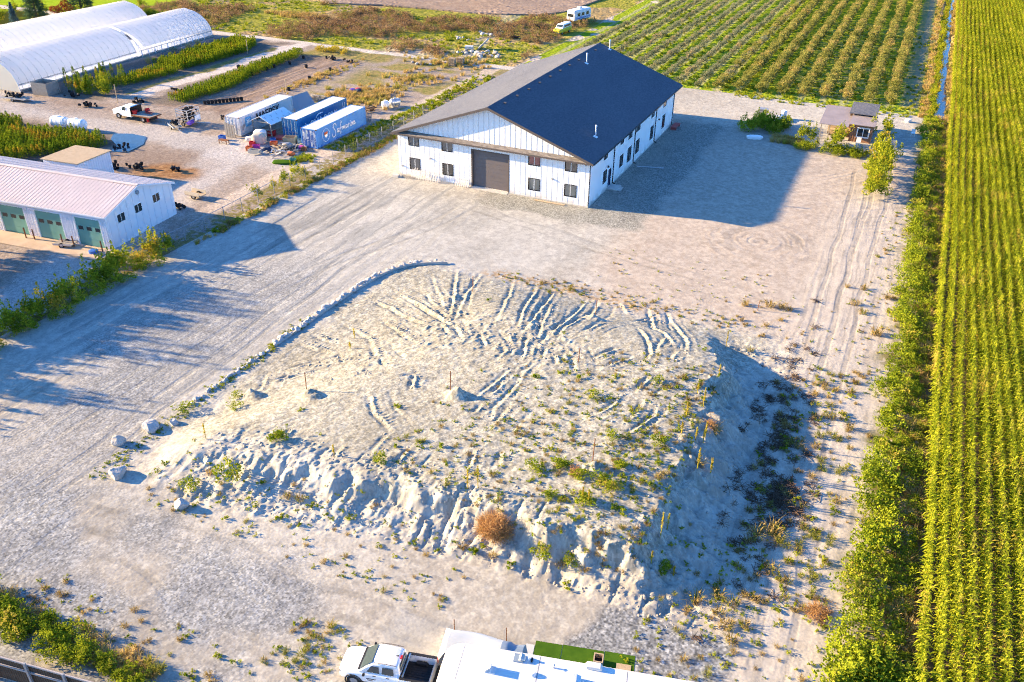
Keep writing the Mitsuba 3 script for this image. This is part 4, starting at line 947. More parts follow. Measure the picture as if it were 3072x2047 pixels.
def wheel_parts(parent, x, y, r, w, R, t):
    k = part(parent, 'wheel', MB().lathe([(r * .62, -w / 2), (r * .95, -w / 2), (r, -w * .35), (r, w * .35), (r * .95, w / 2), (r * .62, w / 2), (r * .62, -w / 2)], 20, (x, y, r), axis=1).xf(R, t), 'tyre', smooth=40)
    m = MB().lathe([(0, -w * .3), (r * .6, -w * .3), (r * .62, w * .35), (r * .45, w * .42), (r * .2, w * .3), (0, w * .36)], 16, (x, y, r), axis=1)
    m.lathe([(0, w * .3), (r * .6, w * .3), (r * .62, -w * .35), (r * .45, -w * .42), (r * .2, -w * .3), (0, -w * .36)], 16, (x, y, r), axis=1)
    part(k, 'rim', m.xf(R, t), 'steel_grey', smooth=30)

AN = math.atan2(.24, 1)
# pickup in front of the trailer; local x from its nose to its tail
R, t = rotz(AN), np.array([10.15, -63.48, hz(12, -63)])
pk = thing('pickup_truck', 'white crew cab pickup with empty black bed parked in front of the trailer', 'pickup')
Pp = lambda nm, mb, m, s=False, par=pk: part(par, nm, mb.xf(R, t), m, smooth=s)
body = loft([(.0, .50, .42, .78), (.05, .66, .34, .9), (.2, .76, .30, .97), (.6, .82, .28, 1.03), (1.15, .83, .28, 1.09), (1.6, .83, .28, 1.08), (3.12, .83, .28, 1.08), (3.16, .82, .30, 1.06)], 24, 4.5)
Pp('body', body, 'paint_white', 35)
cab = loft([(1.12, .76, 1.0, 1.06), (1.5, .72, 1.0, 1.42), (1.86, .66, 1.0, 1.68), (2.4, .645, 1.0, 1.72), (3.0, .64, 1.0, 1.69), (3.12, .63, 1.0, 1.6), (3.2, .68, 1.0, 1.06)], 24, 5)
Pp('cab', cab, 'paint_white', 35)
Pp('windshield', MB().add([(1.16, -.66, 1.10), (1.16, .66, 1.10), (1.80, .56, 1.665), (1.80, -.56, 1.665)], [[0, 1, 2, 3]]).xf(None, (-.012, 0, .028)), 'auto_glass')
Pp('wiper_cowl', MB().add([(1.04, -.7, 1.108), (1.04, .7, 1.108), (1.17, .68, 1.13), (1.17, -.68, 1.13)], [[0, 1, 2, 3]]), 'black_plastic')
for s in (-1, 1):
    for a, b, top in ((1.52, 2.18, 1.5), (2.3, 2.92, 1.52)):
        dz = .62 - .085
        Pp('side_window', MB().add([(a, s * .755, 1.12), (b, s * .752, 1.12), (b - .03, s * .685, top), (a + (.26 if a < 2 else .04), s * .69, top)], [[0, 1, 2, 3]]), 'auto_glass')
    mi_ = MB().add(*loft([(1.36, .02, 1.05, 1.10), (1.4, .06, 1.03, 1.2), (1.5, .05, 1.05, 1.19)], 10).mesh()).xf(None, (0, s * .95, 0)).span((1.4, min(s * .8, s * .95), 1.06), (1.46, max(s * .8, s * .95), 1.1))
    Pp('mirror', mi_, 'black_plastic')
    Pp('headlight', MB().box((.12, s * .6, .78), (.16, .2, .1), s * -.5), 'glass_dark')
    Pp('roof_rail', MB().tube([(1.9, s * .6, 1.70), (2.5, s * .61, 1.73), (3.05, s * .6, 1.69)], .018, 6), 'brown_trim')
    Pp('wheel_arch', MB().lathe([(.40, -.03), (.46, -.03), (.46, .03), (.40, .03), (.40, -.03)], 24, (.82, s * .82, .36), axis=1), 'black_plastic')
    for x in (1.85, 2.55): Pp('door_handle', MB().span((x, s * .835 - .01, .96), (x + .16, s * .835 + .012, .99)), 'black_frame')
    Pp('bed_side', MB().span((3.2, min(s * .70, s * .83), .32), (4.72, max(s * .70, s * .83), 1.06)), 'paint_white')
    Pp('bed_rail', MB().span((3.2, min(s * .69, s * .835), 1.061), (4.72, max(s * .69, s * .835), 1.09)), 'black_plastic')
    Pp('tail_light', MB().span((4.70, min(s * .74, s * .84), .7), (4.745, max(s * .74, s * .84), 1.0)), 'bright_red')
    for x in (.82, 3.95): wheel_parts(pk, x, s * .74, .36, .22, R, t)
Pp('decal', MB().box((1.75, -.836, .72), (.5, .004, .05)).box((1.7, -.836, .62), (.3, .004, .04)), 'black_frame')
Pp('bed_liner', MB().span((3.2, -.7, .5), (4.64, .7, .56)).span((3.2, -.7, .56), (3.24, .7, 1.06)), 'black_plastic')
for k in range(9): Pp('liner_rib', MB().span((3.35, -.6 + k * .14, .561), (4.58, -.54 + k * .14, .585)), 'black_plastic')
for s in (-1, 1): Pp('liner_wheel_box', MB().add(*loft([(3.6, .1, .5, .56), (3.7, .1, .5, .78), (4.2, .1, .5, .78), (4.3, .1, .5, .56)], 12, 4).mesh()).xf(None, (0, s * .59, 0)), 'black_plastic')
Pp('tailgate', MB().span((4.66, -.7, .4), (4.73, .7, 1.07)), 'steel_grey')
Pp('rear_bumper', MB().span((4.731, -.78, .36), (4.84, .78, .52)), 'black_plastic')
Pp('bed_bar', MB().tube([(3.34, -.72, 1.12), (3.34, .72, 1.12)], .045, 8), 'chrome')
Pp('rear_window', MB().add([(3.158, -.5, 1.2), (3.158, .5, 1.2), (3.11, .46, 1.56), (3.11, -.46, 1.56)], [[0, 1, 2, 3]]).xf(None, (.06, 0, 0)), 'auto_glass')
Pp('brake_light', MB().span((3.08, -.1, 1.65), (3.17, .1, 1.7)), 'bright_red')
Pp('antenna', MB().add(*loft([(2.85, .015, 1.70, 1.72), (2.98, .02, 1.70, 1.78), (3.0, .01, 1.7, 1.76)], 8).mesh()), 'black_plastic')
Pp('chassis', MB().span((.4, -.6, .2), (4.6, .6, .4)), 'black_plastic')

# travel trailer; local x from its nose to its tail, y away from the camera side
R, t = rotz(AN), np.array([15.0, -62.0, hz(18, -62)])
rv = thing('travel_trailer', 'long white travel trailer with roof vents, cut by the lower picture edge', 'trailer')
Pv = lambda nm, mb, m, s=False, par=rv: part(par, nm, mb.xf(R, t), m, smooth=s)
prof = Polygon([(.35, .5), (.08, 1.2), (.1, 1.7), (.28, 2.4), (.55, 2.85), (.95, 3.13), (1.3, 3.2), (13.2, 3.2), (13.3, 3.1), (13.3, .5)])
m = MB()
for q in range(6):                                                   # rounded roof edges: slices of shrinking outline
    a = q * PI / 10
m.prism(prof.buffer(-.12).buffer(.12), -2.2, -.1, XZ)
for inset, y0, y1 in ((.03, -.1, -.05), (.08, -.05, 0.0), (.03, -2.25, -2.2), (.08, -2.3, -2.25)): m.prism(prof.buffer(-inset), y0, y1, XZ)
Pv('body', m, 'rv_white')
Pv('front_seam', MB().span((1.25, -2.18, 3.2), (1.28, -.12, 3.206)), 'steel_grey')
for a, b in ((.95, 1.4), (1.46, 1.95), (5.5, 6.5), (8.5, 9.6)):
    wdw = Pv('side_window', MB().span((a, -2.33, 2.0), (b, -2.301, 2.75)), 'black_frame')
    Pv('pane', MB().span((a + .05, -2.345, 2.05), (b - .05, -2.331, 2.7)), 'glass_dark', par=wdw)
vt = Pv('roof_vent', MB().span((2.75, -1.5, 3.2), (3.0, -1.12, 3.26)), 'rv_white')
Pv('vent_lid', MB().box((2.62, -1.3, 3.42), (.5, .42, .035), R=np.array([[math.cos(.8), 0, -math.sin(.8)], [0, 1, 0], [math.sin(.8), 0, math.cos(.8)]])), 'rv_white', par=vt)
Pv('roof_hatch', MB().span((3.7, -.65, 3.2), (4.15, -.2, 3.27)), 'tarp_slate')
Pv('hatch_dome', MB().add(*loft([(3.95, .17, 3.25, 3.3), (4.05, .19, 3.25, 3.45), (4.2, .16, 3.25, 3.4), (4.25, .1, 3.25, 3.3)], 12).mesh()).xf(None, (0, -.42, 0)), 'tarp_light', 30)
Pv('vent_pipe', MB().lathe([(.06, 3.2), (.06, 3.42), (0, 3.42)], 10, (4.42, -.4, 0)), 'rv_white')
Pv('antenna_mast', MB().span((4.52, -.52, 3.2), (4.6, -.3, 3.3)), 'black_frame')
Pv('roof_fan', MB().lathe([(.12, 3.2), (.16, 3.3), (.1, 3.38), (0, 3.38)], 14, (4.72, -1.18, 0)), 'rv_white', 30)
Pv('air_conditioner', MB().add(*loft([(6.1, .32, 3.2, 3.25), (6.2, .38, 3.19, 3.52), (6.75, .38, 3.19, 3.52), (6.95, .36, 3.19, 3.45)], 16, 5).mesh()).xf(None, (0, -1.3, 0)), 'rv_white', 30)
Pv('fridge_vent', MB().add(*loft([(7.05, .12, 3.2, 3.3), (7.15, .17, 3.19, 3.42), (7.75, .17, 3.19, 3.42), (7.85, .12, 3.2, 3.3)], 14, 6).mesh()).xf(None, (0, -.22, 0)), 'beige', 30)
for x in (4.9, 9.0): Pv('roof_seam', MB().span((x, -2.18, 3.2), (x + .05, -.12, 3.207)), 'steel_grey')
Pv('roof_edge', MB().span((1.4, -.13, 3.2), (13.0, -.09, 3.212)), 'beige')
Pv('solar_panel', MB().span((9.6, -1.6, 3.24), (11.0, -.7, 3.28)), 'glass_dark')
Pv('plumbing_vent', MB().lathe([(.05, 3.2), (.05, 3.36), (.09, 3.38), (0, 3.42)], 10, (5.6, -.6, 0)), 'beige')
Pv('jack_stand', MB().span((1.0, -1.9, 0), (1.12, -1.8, .5)).span((12.6, -1.9, 0), (12.72, -1.8, .5)).span((1.0, -.4, 0), (1.12, -.3, .5)), 'steel_grey')
for x in (7.6, 8.4):
    for y in (-2.1, -.2): wheel_parts(rv, x, y, .36, .22, R, t)
# tarpaulin lean-to on the far side, turf mat and bits
lt = thing('awning', 'pale tarpaulin lean-to awning with sagging slate blue end beside the trailer', 'awning')
v, f = [], []
xs = np.linspace(.15, 3.9, 22)
for i, x in enumerate(xs):
    for k in range(9):
        u = k / 8
        y = .02 + u * (1.75 + .12 * math.sin(x * 1.7))
        z = 2.15 - .15 * u + .22 * math.sin(PI * u) - .9 * max(0, u - .62) ** 1.3 + .05 * math.sin(x * 2.3 + u * 3) * u - (.2 * u if x > 3.3 else 0)
        v.append((x, y, z))
for i in range(21):
    for k in range(8): f.append([i * 9 + k, (i + 1) * 9 + k, (i + 1) * 9 + k + 1, i * 9 + k + 1])
f = np.array(f)
part(lt, 'canopy', MB().add(v[:16 * 9], f[:8 * 15]).xf(R, t), 'tarp_light', smooth=True)
part(lt, 'canopy_end', MB().add(v[15 * 9:], f[8 * 15:] - 15 * 9).xf(R, t), 'tarp_slate', smooth=True)
q = [v[21 * 9 + k] for k in range(9)]
part(lt, 'end_flap', MB().add(q + [(a[0] + .25, a[1], .05) for a in q], [[k, 9 + k, 10 + k, k + 1] for k in range(8)]).xf(R, t), 'tarp_slate')
q = [v[k] for k in range(9)]
part(lt, 'front_flap', MB().add(q + [(-.62, .9 + k * .29, .06) for k in range(9)], [[k, 9 + k, 10 + k, k + 1] for k in range(8)]).xf(R, t), 'beige')
for x in (.2, 2.9): part(lt, 'pole', MB().tube([(x, 1.82, 0), (x, 1.82, 2.5)], .025, 6).xf(R, t), 'rust')
gm = thing('artificial_turf', 'strip of green artificial turf laid along the far side of the trailer', 'turf')
for k in range(3):
    a, b = ((4.2, 5.6), (5.63, 7.8), (7.83, 9.4))[k]
    part(gm, 'turf_strip', MB().span((a, .9, -.02), (b, 3.38 + .03 * k, .035)).xf(R, t), 'turf')
single('doorstep_mat', MB().span((3.72, 1.9, -.02), (4.17, 3.1, .03)).xf(R, t), 'tarp_light', 'small pale mat between the awning and the green turf strip', 'mat')
pb = thing('planter_box', 'wooden box with dark inside standing on the green turf strip', 'box')
for a, b in (((7.3, 2.8, .035), (7.8, 2.86, .5)), ((7.3, 2.3, .035), (7.8, 2.36, .5)), ((7.3, 2.36, .035), (7.36, 2.8, .5)), ((7.74, 2.36, .035), (7.8, 2.8, .5))): part(pb, 'side_board', MB().span(a, b).xf(R, t), 'wood')
part(pb, 'soil', MB().span((7.36, 2.36, .036), (7.74, 2.8, .2)).xf(R, t), 'black_plastic')
single('plywood_sheet', MB().box((8.85, 2.3, .3), (.75, .5, .04), R=np.array([[1, 0, 0], [0, math.cos(.3), -math.sin(.3)], [0, math.sin(.3), math.cos(.3)]])).xf(R, t), 'wood', 'small plywood sheet propped at the far end of the turf strip', 'plywood')

# flatbed truck, nose to the left
R, t = rotz(PI), np.array([-66.6, 2.9, 0.0])
fb_ = thing('flatbed_truck', 'old white flatbed truck loaded with red tubs in the nursery yard', 'truck')
Pf = lambda nm, mb, m, s=False, par=fb_: part(par, nm, mb.xf(R, t), m, smooth=s)
Pf('hood', loft([(7.3, .8, .5, 1.1), (7.2, .9, .45, 1.25), (6.2, .92, .45, 1.32), (5.4, .92, .45, 1.36)], 20, 5), 'paint_white', 35)
Pf('cab', loft([(5.9, .86, 1.2, 1.3), (5.4, .8, 1.2, 1.85), (5.1, .76, .5, 1.98), (3.9, .76, .5, 1.98), (3.7, .78, .5, 1.9)], 20, 6), 'paint_white', 35)
Pf('lower_cab', MB().span((3.7, -.92, .5), (5.5, .92, 1.3)), 'paint_white')
for s in (-1, 1):
    Pf('side_window', MB().add([(5.35, s * .88, 1.32), (4.75, s * .86, 1.32), (4.75, s * .80, 1.8), (5.2, s * .81, 1.8)], [[0, 1, 2, 3]]), 'auto_glass')
    for x in (6.2, 1.6): wheel_parts(fb_, x, s * .86, .42, .26, R, t)
    Pf('headlight', MB().box((7.28, s * .62, .9), (.06, .22, .18)), 'chrome')
Pf('windshield', MB().add([(5.83, -.72, 1.38), (5.83, .72, 1.38), (5.36, .66, 1.86), (5.36, -.66, 1.86)], [[0, 1, 2, 3]]), 'auto_glass')
Pf('headboard', MB().span((3.5, -1.05, .95), (3.58, 1.05, 1.95)), 'black_frame')
Pf('flatbed', MB().span((.0, -1.1, .82), (3.5, 1.1, .95)), 'wood_grey')
for k in range(8): Pf('deck_plank', MB().span((.02, -1.08 + k * .27, .951), (3.48, -.84 + k * .27, .972)), 'wood_grey')
Pf('bed_edge', MB().span((-.04, -1.14, .8), (-.002, 1.14, .97)).span((0, -1.14, .8), (3.5, -1.103, .97)).span((0, 1.103, .8), (3.5, 1.14, .97)), 'rust')
Pf('chassis', MB().span((.3, -.5, .4), (6.9, .5, .8)), 'black_plastic')
Pf('mud_flap', MB().span((.7, -1.0, .2), (.75, -.6, .8)).span((.7, .6, .2), (.75, 1.0, .8)), 'bright_red')

def tub(r, h, c, n=14):
    return MB().lathe([(r * .75, 0), (r, h), (r * .93, h), (r * .7, .03), (0, .03)], n, c)
def pot(x, y, s=1.0, z=0.0): return MB().lathe([(.12 * s, 0), (.17 * s, .3 * s), (.15 * s, .3 * s), (.1 * s, .04), (0, .04)], 9, (x, y, z))
for i, (x, y, m_, lab) in enumerate(((-69.8, 2.3, 'bright_red', 'red tub on the truck flatbed behind the cab'), (-68.7, 3.6, 'bright_red', 'red tub near the far edge of the truck flatbed'))):
    single('tub', tub(.38, .55, (x, y, .975)), m_, lab, 'tub', smooth=30)
m = MB()
rg = np.random.default_rng(4)
for k in range(7): m.bar((-69.4 + rg.uniform(-.4, 1.2), 3.1 + rg.uniform(-.3, .5), 1.0 + .06 * k), (-68.2 + rg.uniform(-.4, .9), 3.3 + rg.uniform(-.3, .4), 1.02 + .06 * k), .12, .05)
single('boards_bundle', m, 'wood_red', 'jumble of reddish boards lying on the truck flatbed', 'boards')

# rack cart full of pots, trailers
rk = thing('rack_cart', 'tall open rack cart stuffed with black pots beside the flatbed truck', 'cart')
x0, x1, y0, y1 = -62.9, -60.9, 3.2, 5.6
for i, (x, y) in enumerate(((x0, y0), (x1, y0), (x0, y1), (x1, y1))): part(rk, 'post', MB().span((x - .05, y - .05, .3), (x + .05, y + .05, 2.3)), 'galvanised')
for z in (.9, 1.4, 1.9, 2.25): part(rk, 'rail', MB().span((x0 - .03, y0 - .03, z), (x1 + .03, y0 + .03, z + .06)).span((x0 - .03, y1 - .03, z), (x1 + .03, y1 + .03, z + .06)).span((x0 - .03, y0 + .03, z), (x0 + .03, y1 - .03, z + .06)).span((x1 - .03, y0 + .03, z), (x1 + .03, y1 - .03, z + .06)), 'galvanised')
part(rk, 'deck', MB().span((x0, y0, .35), (x1, y1, .45)), 'wood_grey')
for i in range(2): wheel_parts(rk, -61.9, (y0, y1)[i], .3, .15, np.eye(3), np.zeros(3))
part(rk, 'tow_bar', MB().bar((x1, 4.4, .4), (-58.9, 5.4, .35), .08), 'galvanised')
m = MB()
rg = np.random.default_rng(5)
for k in range(60): m.add(*pot(rg.uniform(x0 + .2, x1 - .2), rg.uniform(y0 + .2, y1 - .2), 1.0, .45 + rg.uniform(0, 1.7)).mesh())
k = numbered('pots_load'); scene[k] = shape(m, 'black_plastic'); labels[k] = {'label': 'mass of black nursery pots packed inside the tall rack cart', 'category': 'pots', 'kind': 'stuff'}
single('storage_crate', MB().span((-60.85, 3.1, .46), (-60.55, 4.0, .9)).span((-60.8, 2.75, .5), (-60.2, 3.08, .85)), 'violet_plastic', 'violet plastic crate hung at the front corner of the rack cart', 'crate')
single('white_sign_board', MB().box((-60.7, 4.9, 1.0), (.06, 1.1, .7)), 'letter_white', 'blank white board fixed on the side of the rack cart', 'board')
def flat_cart(name, label, x, y, a, L, W, h=.45):
    R, t = rotz(a), np.array([x, y, 0.0])
    c = thing(name, label, 'cart')
    part(c, 'deck', MB().span((-L / 2, -W / 2, h), (L / 2, W / 2, h + .08)).xf(R, t), 'wood_grey')
    part(c, 'rim', MB().span((-L / 2, -W / 2 - .05, h), (L / 2, -W / 2 - .002, h + .2)).span((-L / 2, W / 2 + .002, h), (L / 2, W / 2 + .05, h + .2)).xf(R, t), 'galvanised')
    part(c, 'tow_bar', MB().bar((L / 2, 0, h), (L / 2 + 1.1, 0, .25), .07).xf(R, t), 'galvanised')
    for s in (-1, 1): wheel_parts(c, -.1, s * (W / 2 - .02), .28, .14, R, t)
    return R, t
def pots_on(R, t, n, L, W, z, label, seed):
    rg = np.random.default_rng(seed); m = MB()
    for k in range(n):
        a = rg.uniform(0, 6.28); q = pot(0, 0, rg.uniform(.8, 1.3)); Rr = rotz(a) @ np.array([[1, 0, 0], [0, math.cos(1.2), -math.sin(1.2)], [0, math.sin(1.2), math.cos(1.2)]])
        q.xf(Rr if rg.random() < .6 else None, (rg.normal(0, L / 4), rg.normal(0, W / 4), z + rg.uniform(0, .45)))
        m.add(*q.mesh())
    k = numbered('pot_heap'); scene[k] = shape(m.xf(R, t), 'black_plastic'); labels[k] = {'label': label, 'category': 'pots', 'kind': 'stuff'}
Rc, tc = flat_cart('trailer_cart', 'small two wheeled trailer cart with black pots in front of the rack cart', -62.0, 1.7, -.5, 2.4, 1.1)
pots_on(Rc, tc, 14, 2.2, 1.0, .55, 'black pots heaped on the small trailer cart', 1)
Rc, tc = flat_cart('trailer_cart', 'long low flat trailer standing in front of the near greenhouse', -93.6, 1.9, .1, 4.6, 1.5)
pots_on(Rc, tc, 26, 4.0, 1.2, .55, 'dark pots and scrap piled on the long low trailer', 2)
for i, (x, y, n, lab) in enumerate(((-81.2, 4.4, 16, 'heap of black pots on bare ground left of the flatbed truck'), (-76.6, 9.6, 14, 'heap of black pots behind the flatbed truck'), (-75.6, 16.4, 8, 'small heap of black pots at the head of the cedar strip'),
        (-57.4, -13.9, 26, 'heap of black pots beside the workshop annex'), (-54.3, -12.9, 16, 'pile of black pots left of the rusty brush heap'), (-49.7, -11.3, 8, 'few black pots on the rusty brush heap'), (-41.5, -20.6, 22, 'scrap pots piled at the back corner of the workshop'), (-88.0, 7.4, 14, 'pots lined up under the tall nursery shrubs'), (-58.6, 8.3, 14, 'black pots scattered beside the pale container'), (-66.6, 46.2, 10, 'black pots at the far edge of the brown soil plot'), (-62.6, 46.0, 12, 'black pots below the far yellow shrubs'), (-62.7, -7.6, 10, 'black pots spilled beside the puddle'))):
    pots_on(np.eye(3), np.array([x, y, 0.0]), n, 2.2, 1.6, .05, lab, 10 + i)
PT = Proto().add('', pot(0, 0, 1.7), 'black_plastic')
rg = np.random.default_rng(8)
spots = [(-67.1, 39.1), (-61.9, 32.9), (-61.7, 32.6), (-71.2, 39.8), (-71.7, 44.5), (-60.5, 25.4), (-77.5, 33.7), (-77.3, 33.3), (-62.2, 39.3), (-67.3, 39.3)] + [(-66.9 + .35 * k, 13.2 + .42 * k) for k in range(11)] + [(-72.2 + rg.uniform(-.1, .1), 22 + 2.1 * k) for k in range(8)]
for x, y in spots: PT.place('plant_pot', 'single black nursery pot standing on the brown soil plot or its edge', 'pot', xform(x, y, 0), 'empty pots on the brown soil plot')
# white poly tanks and steel tanks
def tank(name, label, x, y, a, L, r, m_, z=0.0, group=None):
    R, t = rotz(a), np.array([x, y, z + r + .15])
    c = thing(name, label, 'tank', group)
    part(c, 'shell', MB().lathe([(0, -L / 2), (r * .6, -L / 2 + .03), (r * .93, -L / 2 + .14), (r, -L / 2 + .25), (r, L / 2 - .25), (r * .93, L / 2 - .14), (r * .6, L / 2 - .03), (0, L / 2)], 22, axis=0).xf(R, t), m_, smooth=40)
    for q in (-L * .3, 0, L * .3): part(c, 'band', MB().lathe([(r, q - .04), (r + .025, q - .04), (r + .025, q + .04), (r, q + .04)], 22, axis=0).xf(R, t), m_)
    part(c, 'lid', MB().lathe([(.2, 0), (.2, .14), (0, .16)], 14, (0, 0, r - .03)).xf(R, t), m_)
    part(c, 'cradle', MB().span((-L * .35, -r * .7, -r - .15), (-L * .2, r * .7, -r * .55)).span((L * .2, -r * .7, -r - .15), (L * .35, r * .7, -r * .55)).xf(R, t), 'steel_grey')
tank('water_tank', 'white plastic water tank, left one of the pair beside the potted cedars', -76.4, -5.0, .12, 2.5, .75, 'poly_white', group=None)
tank('water_tank', 'white plastic water tank, right one of the pair beside the potted cedars', -73.5, -4.6, .12, 2.5, .72, 'poly_white', group=None)
tank('fuel_tank', 'silver horizontal fuel tank by the weeds right of the containers', -40.5, 25.2, 1.0, 1.7, .55, 'galvanised')
tank('fuel_tank', 'white horizontal tank with its end to the camera beside the silver tank', -41.3, 23.7, 1.0, 1.2, .5, 'poly_white')
# fence with top rail along the lot's left edge
fn = thing('wire_fence', 'dark wire fence with round posts along the left edge of the gravel yard', 'fence')
FX = -34.1
for k in range(24):
    y = -44 + k * 2.9
    part(fn, 'post', MB().tube([(FX + .1 * math.sin(k), y, -.1), (FX + .1 * math.sin(k), y, 1.62)], .045, 6), 'steel_grey')
part(fn, 'top_rail', MB().tube([(FX + .1 * math.sin(k), -44 + k * 2.9, 1.55) for k in range(12)], .035, 5), 'steel_grey')
wm = MB()
for k in range(430):
    y = -44 + k * .155
    for s in (-1, 1):
        a0, b0 = (y, y + 1.5) if s > 0 else (y + 1.5, y)
        wm.quad((FX + .02, a0, .05), (FX + .02, a0 + .008, .05), (FX + .02, b0 + .008, 1.5), (FX + .02, b0, 1.5))
part(fn, 'wire_mesh', wm, 'steel_grey', kind='stuff')
# utility stakes
for x, y, h, lab in ((-58.0, 21.6, 3.0, 'thin wooden pole behind the pale grey container'), (-83.2, 43.0, 2.6, 'rusty stake at the right edge of the long cedar plot'), (-79.2, 7.9, 2.8, 'thin bare pole in front of the tall nursery shrubs')):
    single('pole', MB().tube([(x, y, 0), (x + .08, y, h)], .06, 6), 'wood', lab, 'pole')

# junk in front of the containers
rg = np.random.default_rng(21)
def crate(x, y, z, sx, sy, sz, a, m_, nm, lab, cat):
    k = thing(nm, lab, cat)
    t_ = .05
    M_ = MB().span((-sx / 2, -sy / 2, 0), (sx / 2, sy / 2, t_))
    for q in (((-sx / 2, -sy / 2, t_), (sx / 2, -sy / 2 + t_, sz)), ((-sx / 2, sy / 2 - t_, t_), (sx / 2, sy / 2, sz)), ((-sx / 2, -sy / 2 + t_, t_), (-sx / 2 + t_, sy / 2 - t_, sz)), ((sx / 2 - t_, -sy / 2 + t_, t_), (sx / 2, sy / 2 - t_, sz))): M_.span(*q)
    scene[k] = shape(M_.xf(rotz(a), (x, y, z)), m_)
def sack(x, y, sx, sy, sz, m_, nm, lab, cat, a=0.0, z=0.0):
    s = trimesh.creation.icosphere(subdivisions=3)
    v = np.array(s.vertices); v = np.sign(v) * np.abs(v) ** .62
    v *= np.array([sx, sy, sz]) / 2 * (1 + .14 * (meshkit.noise(v * 2.1 + x) - .5))[:, None]
    v[:, 2] = np.maximum(v[:, 2], -sz * .38)
    k = thing(nm, lab, cat); scene[k] = shape((v @ rotz(a).T + [x, y, z + sz * .38], np.array(s.faces)), m_, smooth=True)
sack(-47.6, 2.0, 1.9, 1.5, 1.6, 'tan_plastic', 'bulk_bag', 'big beige bulk bag standing left of the scrap pile', 'bag', .3)
sack(-48.6, 3.4, 1.7, 1.4, 1.5, 'poly_white', 'bulk_bag', 'white bulk bag standing behind the beige bag near the shelter', 'bag', .2)
sack(-49.4, 2.5, 1.6, 1.1, .6, 'beige', 'sheet_bundle', 'crumpled pale sheet lying left of the beige bulk bag', 'sheet', .8)
sack(-50.2, 2.9, .8, .7, .6, 'navy', 'garbage_bag', 'dark blue garbage bag at the foot of the pale container', 'bag')
sack(-49.7, 3.6, .7, .6, .55, 'black_plastic', 'garbage_bag', 'black garbage bag beside the dark blue one under the star logo', 'bag')
crate(-48.2, 5.4, 0, 1.0, .8, .7, .4, 'bright_red', 'tote', 'bright red tote behind the white bulk bag', 'tote')
crate(-47.9, .9, 0, .7, .6, .5, .3, 'bright_red', 'tote', 'red tote in front of the beige bulk bag', 'tote')
crate(-46.8, -1.0, 0, .9, .6, .55, .2, 'orange_plastic', 'tote', 'orange red tote at the left end of the scrap pile', 'tote')
crate(-46.3, -.3, 0, .9, .7, .6, .5, 'magenta_plastic', 'tote', 'magenta tote at the left end of the scrap pile', 'tote')
crate(-45.5, -1.6, 0, 1.6, .7, .5, .15, 'tan_plastic', 'crate', 'long tan crate lying below the magenta tote', 'crate')
crate(-46.3, 3.2, 0, .7, .6, .5, .9, 'blue_plastic', 'tote', 'bright blue tote between the beige bag and the containers', 'tote')
crate(-44.9, 1.6, 0, .9, .7, .7, .4, 'orange_plastic', 'tote', 'orange tote in the middle of the scrap pile', 'tote')
crate(-43.9, 3.8, 0, 1.6, 1.2, .9, .3, 'cardboard', 'carton', 'large cardboard carton in front of the dark blue container', 'carton')
crate(-42.7, 4.2, 0, .6, .6, .6, .9, 'tan_plastic', 'carton', 'small tan carton right of the large cardboard carton', 'carton')
sack(-45.9, 5.0, 2.6, 1.6, .45, 'wood_red', 'netting_heap', 'low heap of dark red netting in front of the dark blue container', 'netting', .3)
sack(-44.6, .0, 1.3, .8, .7, 'navy', 'garbage_bag', 'dark bag in the front of the scrap pile', 'bag', .3)
sack(-42.9, 1.8, 1.3, 1.0, .9, 'steel_grey', 'metal_drum', 'grey dented drum in the scrap pile', 'drum', .3)
sack(-40.9, -.1, 1.0, .7, .5, 'orange_plastic', 'garbage_bag', 'orange red bag at the right side of the scrap pile', 'bag', .2)
sack(-41.0, 2.4, .8, .6, .6, 'magenta_plastic', 'garbage_bag', 'pinkish bag at the right edge of the scrap pile', 'bag', .2)
crate(-40.4, 2.0, 0, .6, .5, .5, .2, 'rust', 'crate', 'rusty crate at the corner of the bright blue container', 'crate')
sack(-39.9, -3.1, 2.6, 1.4, .35, 'turf', 'tarp_heap', 'flat green tarpaulin heap in front of the scrap pile', 'tarp', .3)
crate(-39.0, -2.2, 0, .7, .5, .5, .2, 'green_plastic', 'tote', 'teal green tote right of the green tarpaulin', 'tote')
SM = ['wood', 'wood_grey', 'steel_grey', 'tan_plastic', 'black_plastic', 'galvanised', 'wood_grey', 'beige']
for k in range(70):
    x, y = -42.6 + rg.normal(0, 1.25), .9 + rg.normal(0, 1.3)
    L = rg.uniform(.6, 2.2); a = rg.uniform(0, PI); z = max(.05, .75 - .28 * math.hypot(x + 42.6, y - .9)) * rg.random()
    tl = rg.uniform(-.25, .35)
    d = np.array([math.cos(a) * math.cos(tl), math.sin(a) * math.cos(tl), math.sin(tl)]) * L / 2
    p0, p1 = np.array([x, y, z + .12]) - d, np.array([x, y, z + .12]) + d
    p0[2], p1[2] = max(p0[2], .04), max(p1[2], .04)
    kind = k % 3
    if kind == 0: single('scrap_board', MB().bar(p0, p1, rg.uniform(.12, .4), .04), SM[k % 8], 'board lying in the jumbled scrap pile before the containers', 'board', 'boards in the scrap pile')
    elif kind == 1: single('scrap_pipe', MB().tube([p0, (p0 + p1) / 2 + [0, 0, .06], p1], .04, 6), SM[(k + 3) % 8], 'pipe or pole lying in the jumbled scrap pile before the containers', 'pipe', 'pipes in the scrap pile')
    else: single('scrap_sheet', MB().add([p0, p1, p1 + [.3, .4, .1], p0 + [.2, .45, .12]], [[0, 1, 2, 3], [3, 2, 1, 0]]), SM[(k + 5) % 8], 'bent sheet lying in the jumbled scrap pile before the containers', 'sheet', 'sheets in the scrap pile')
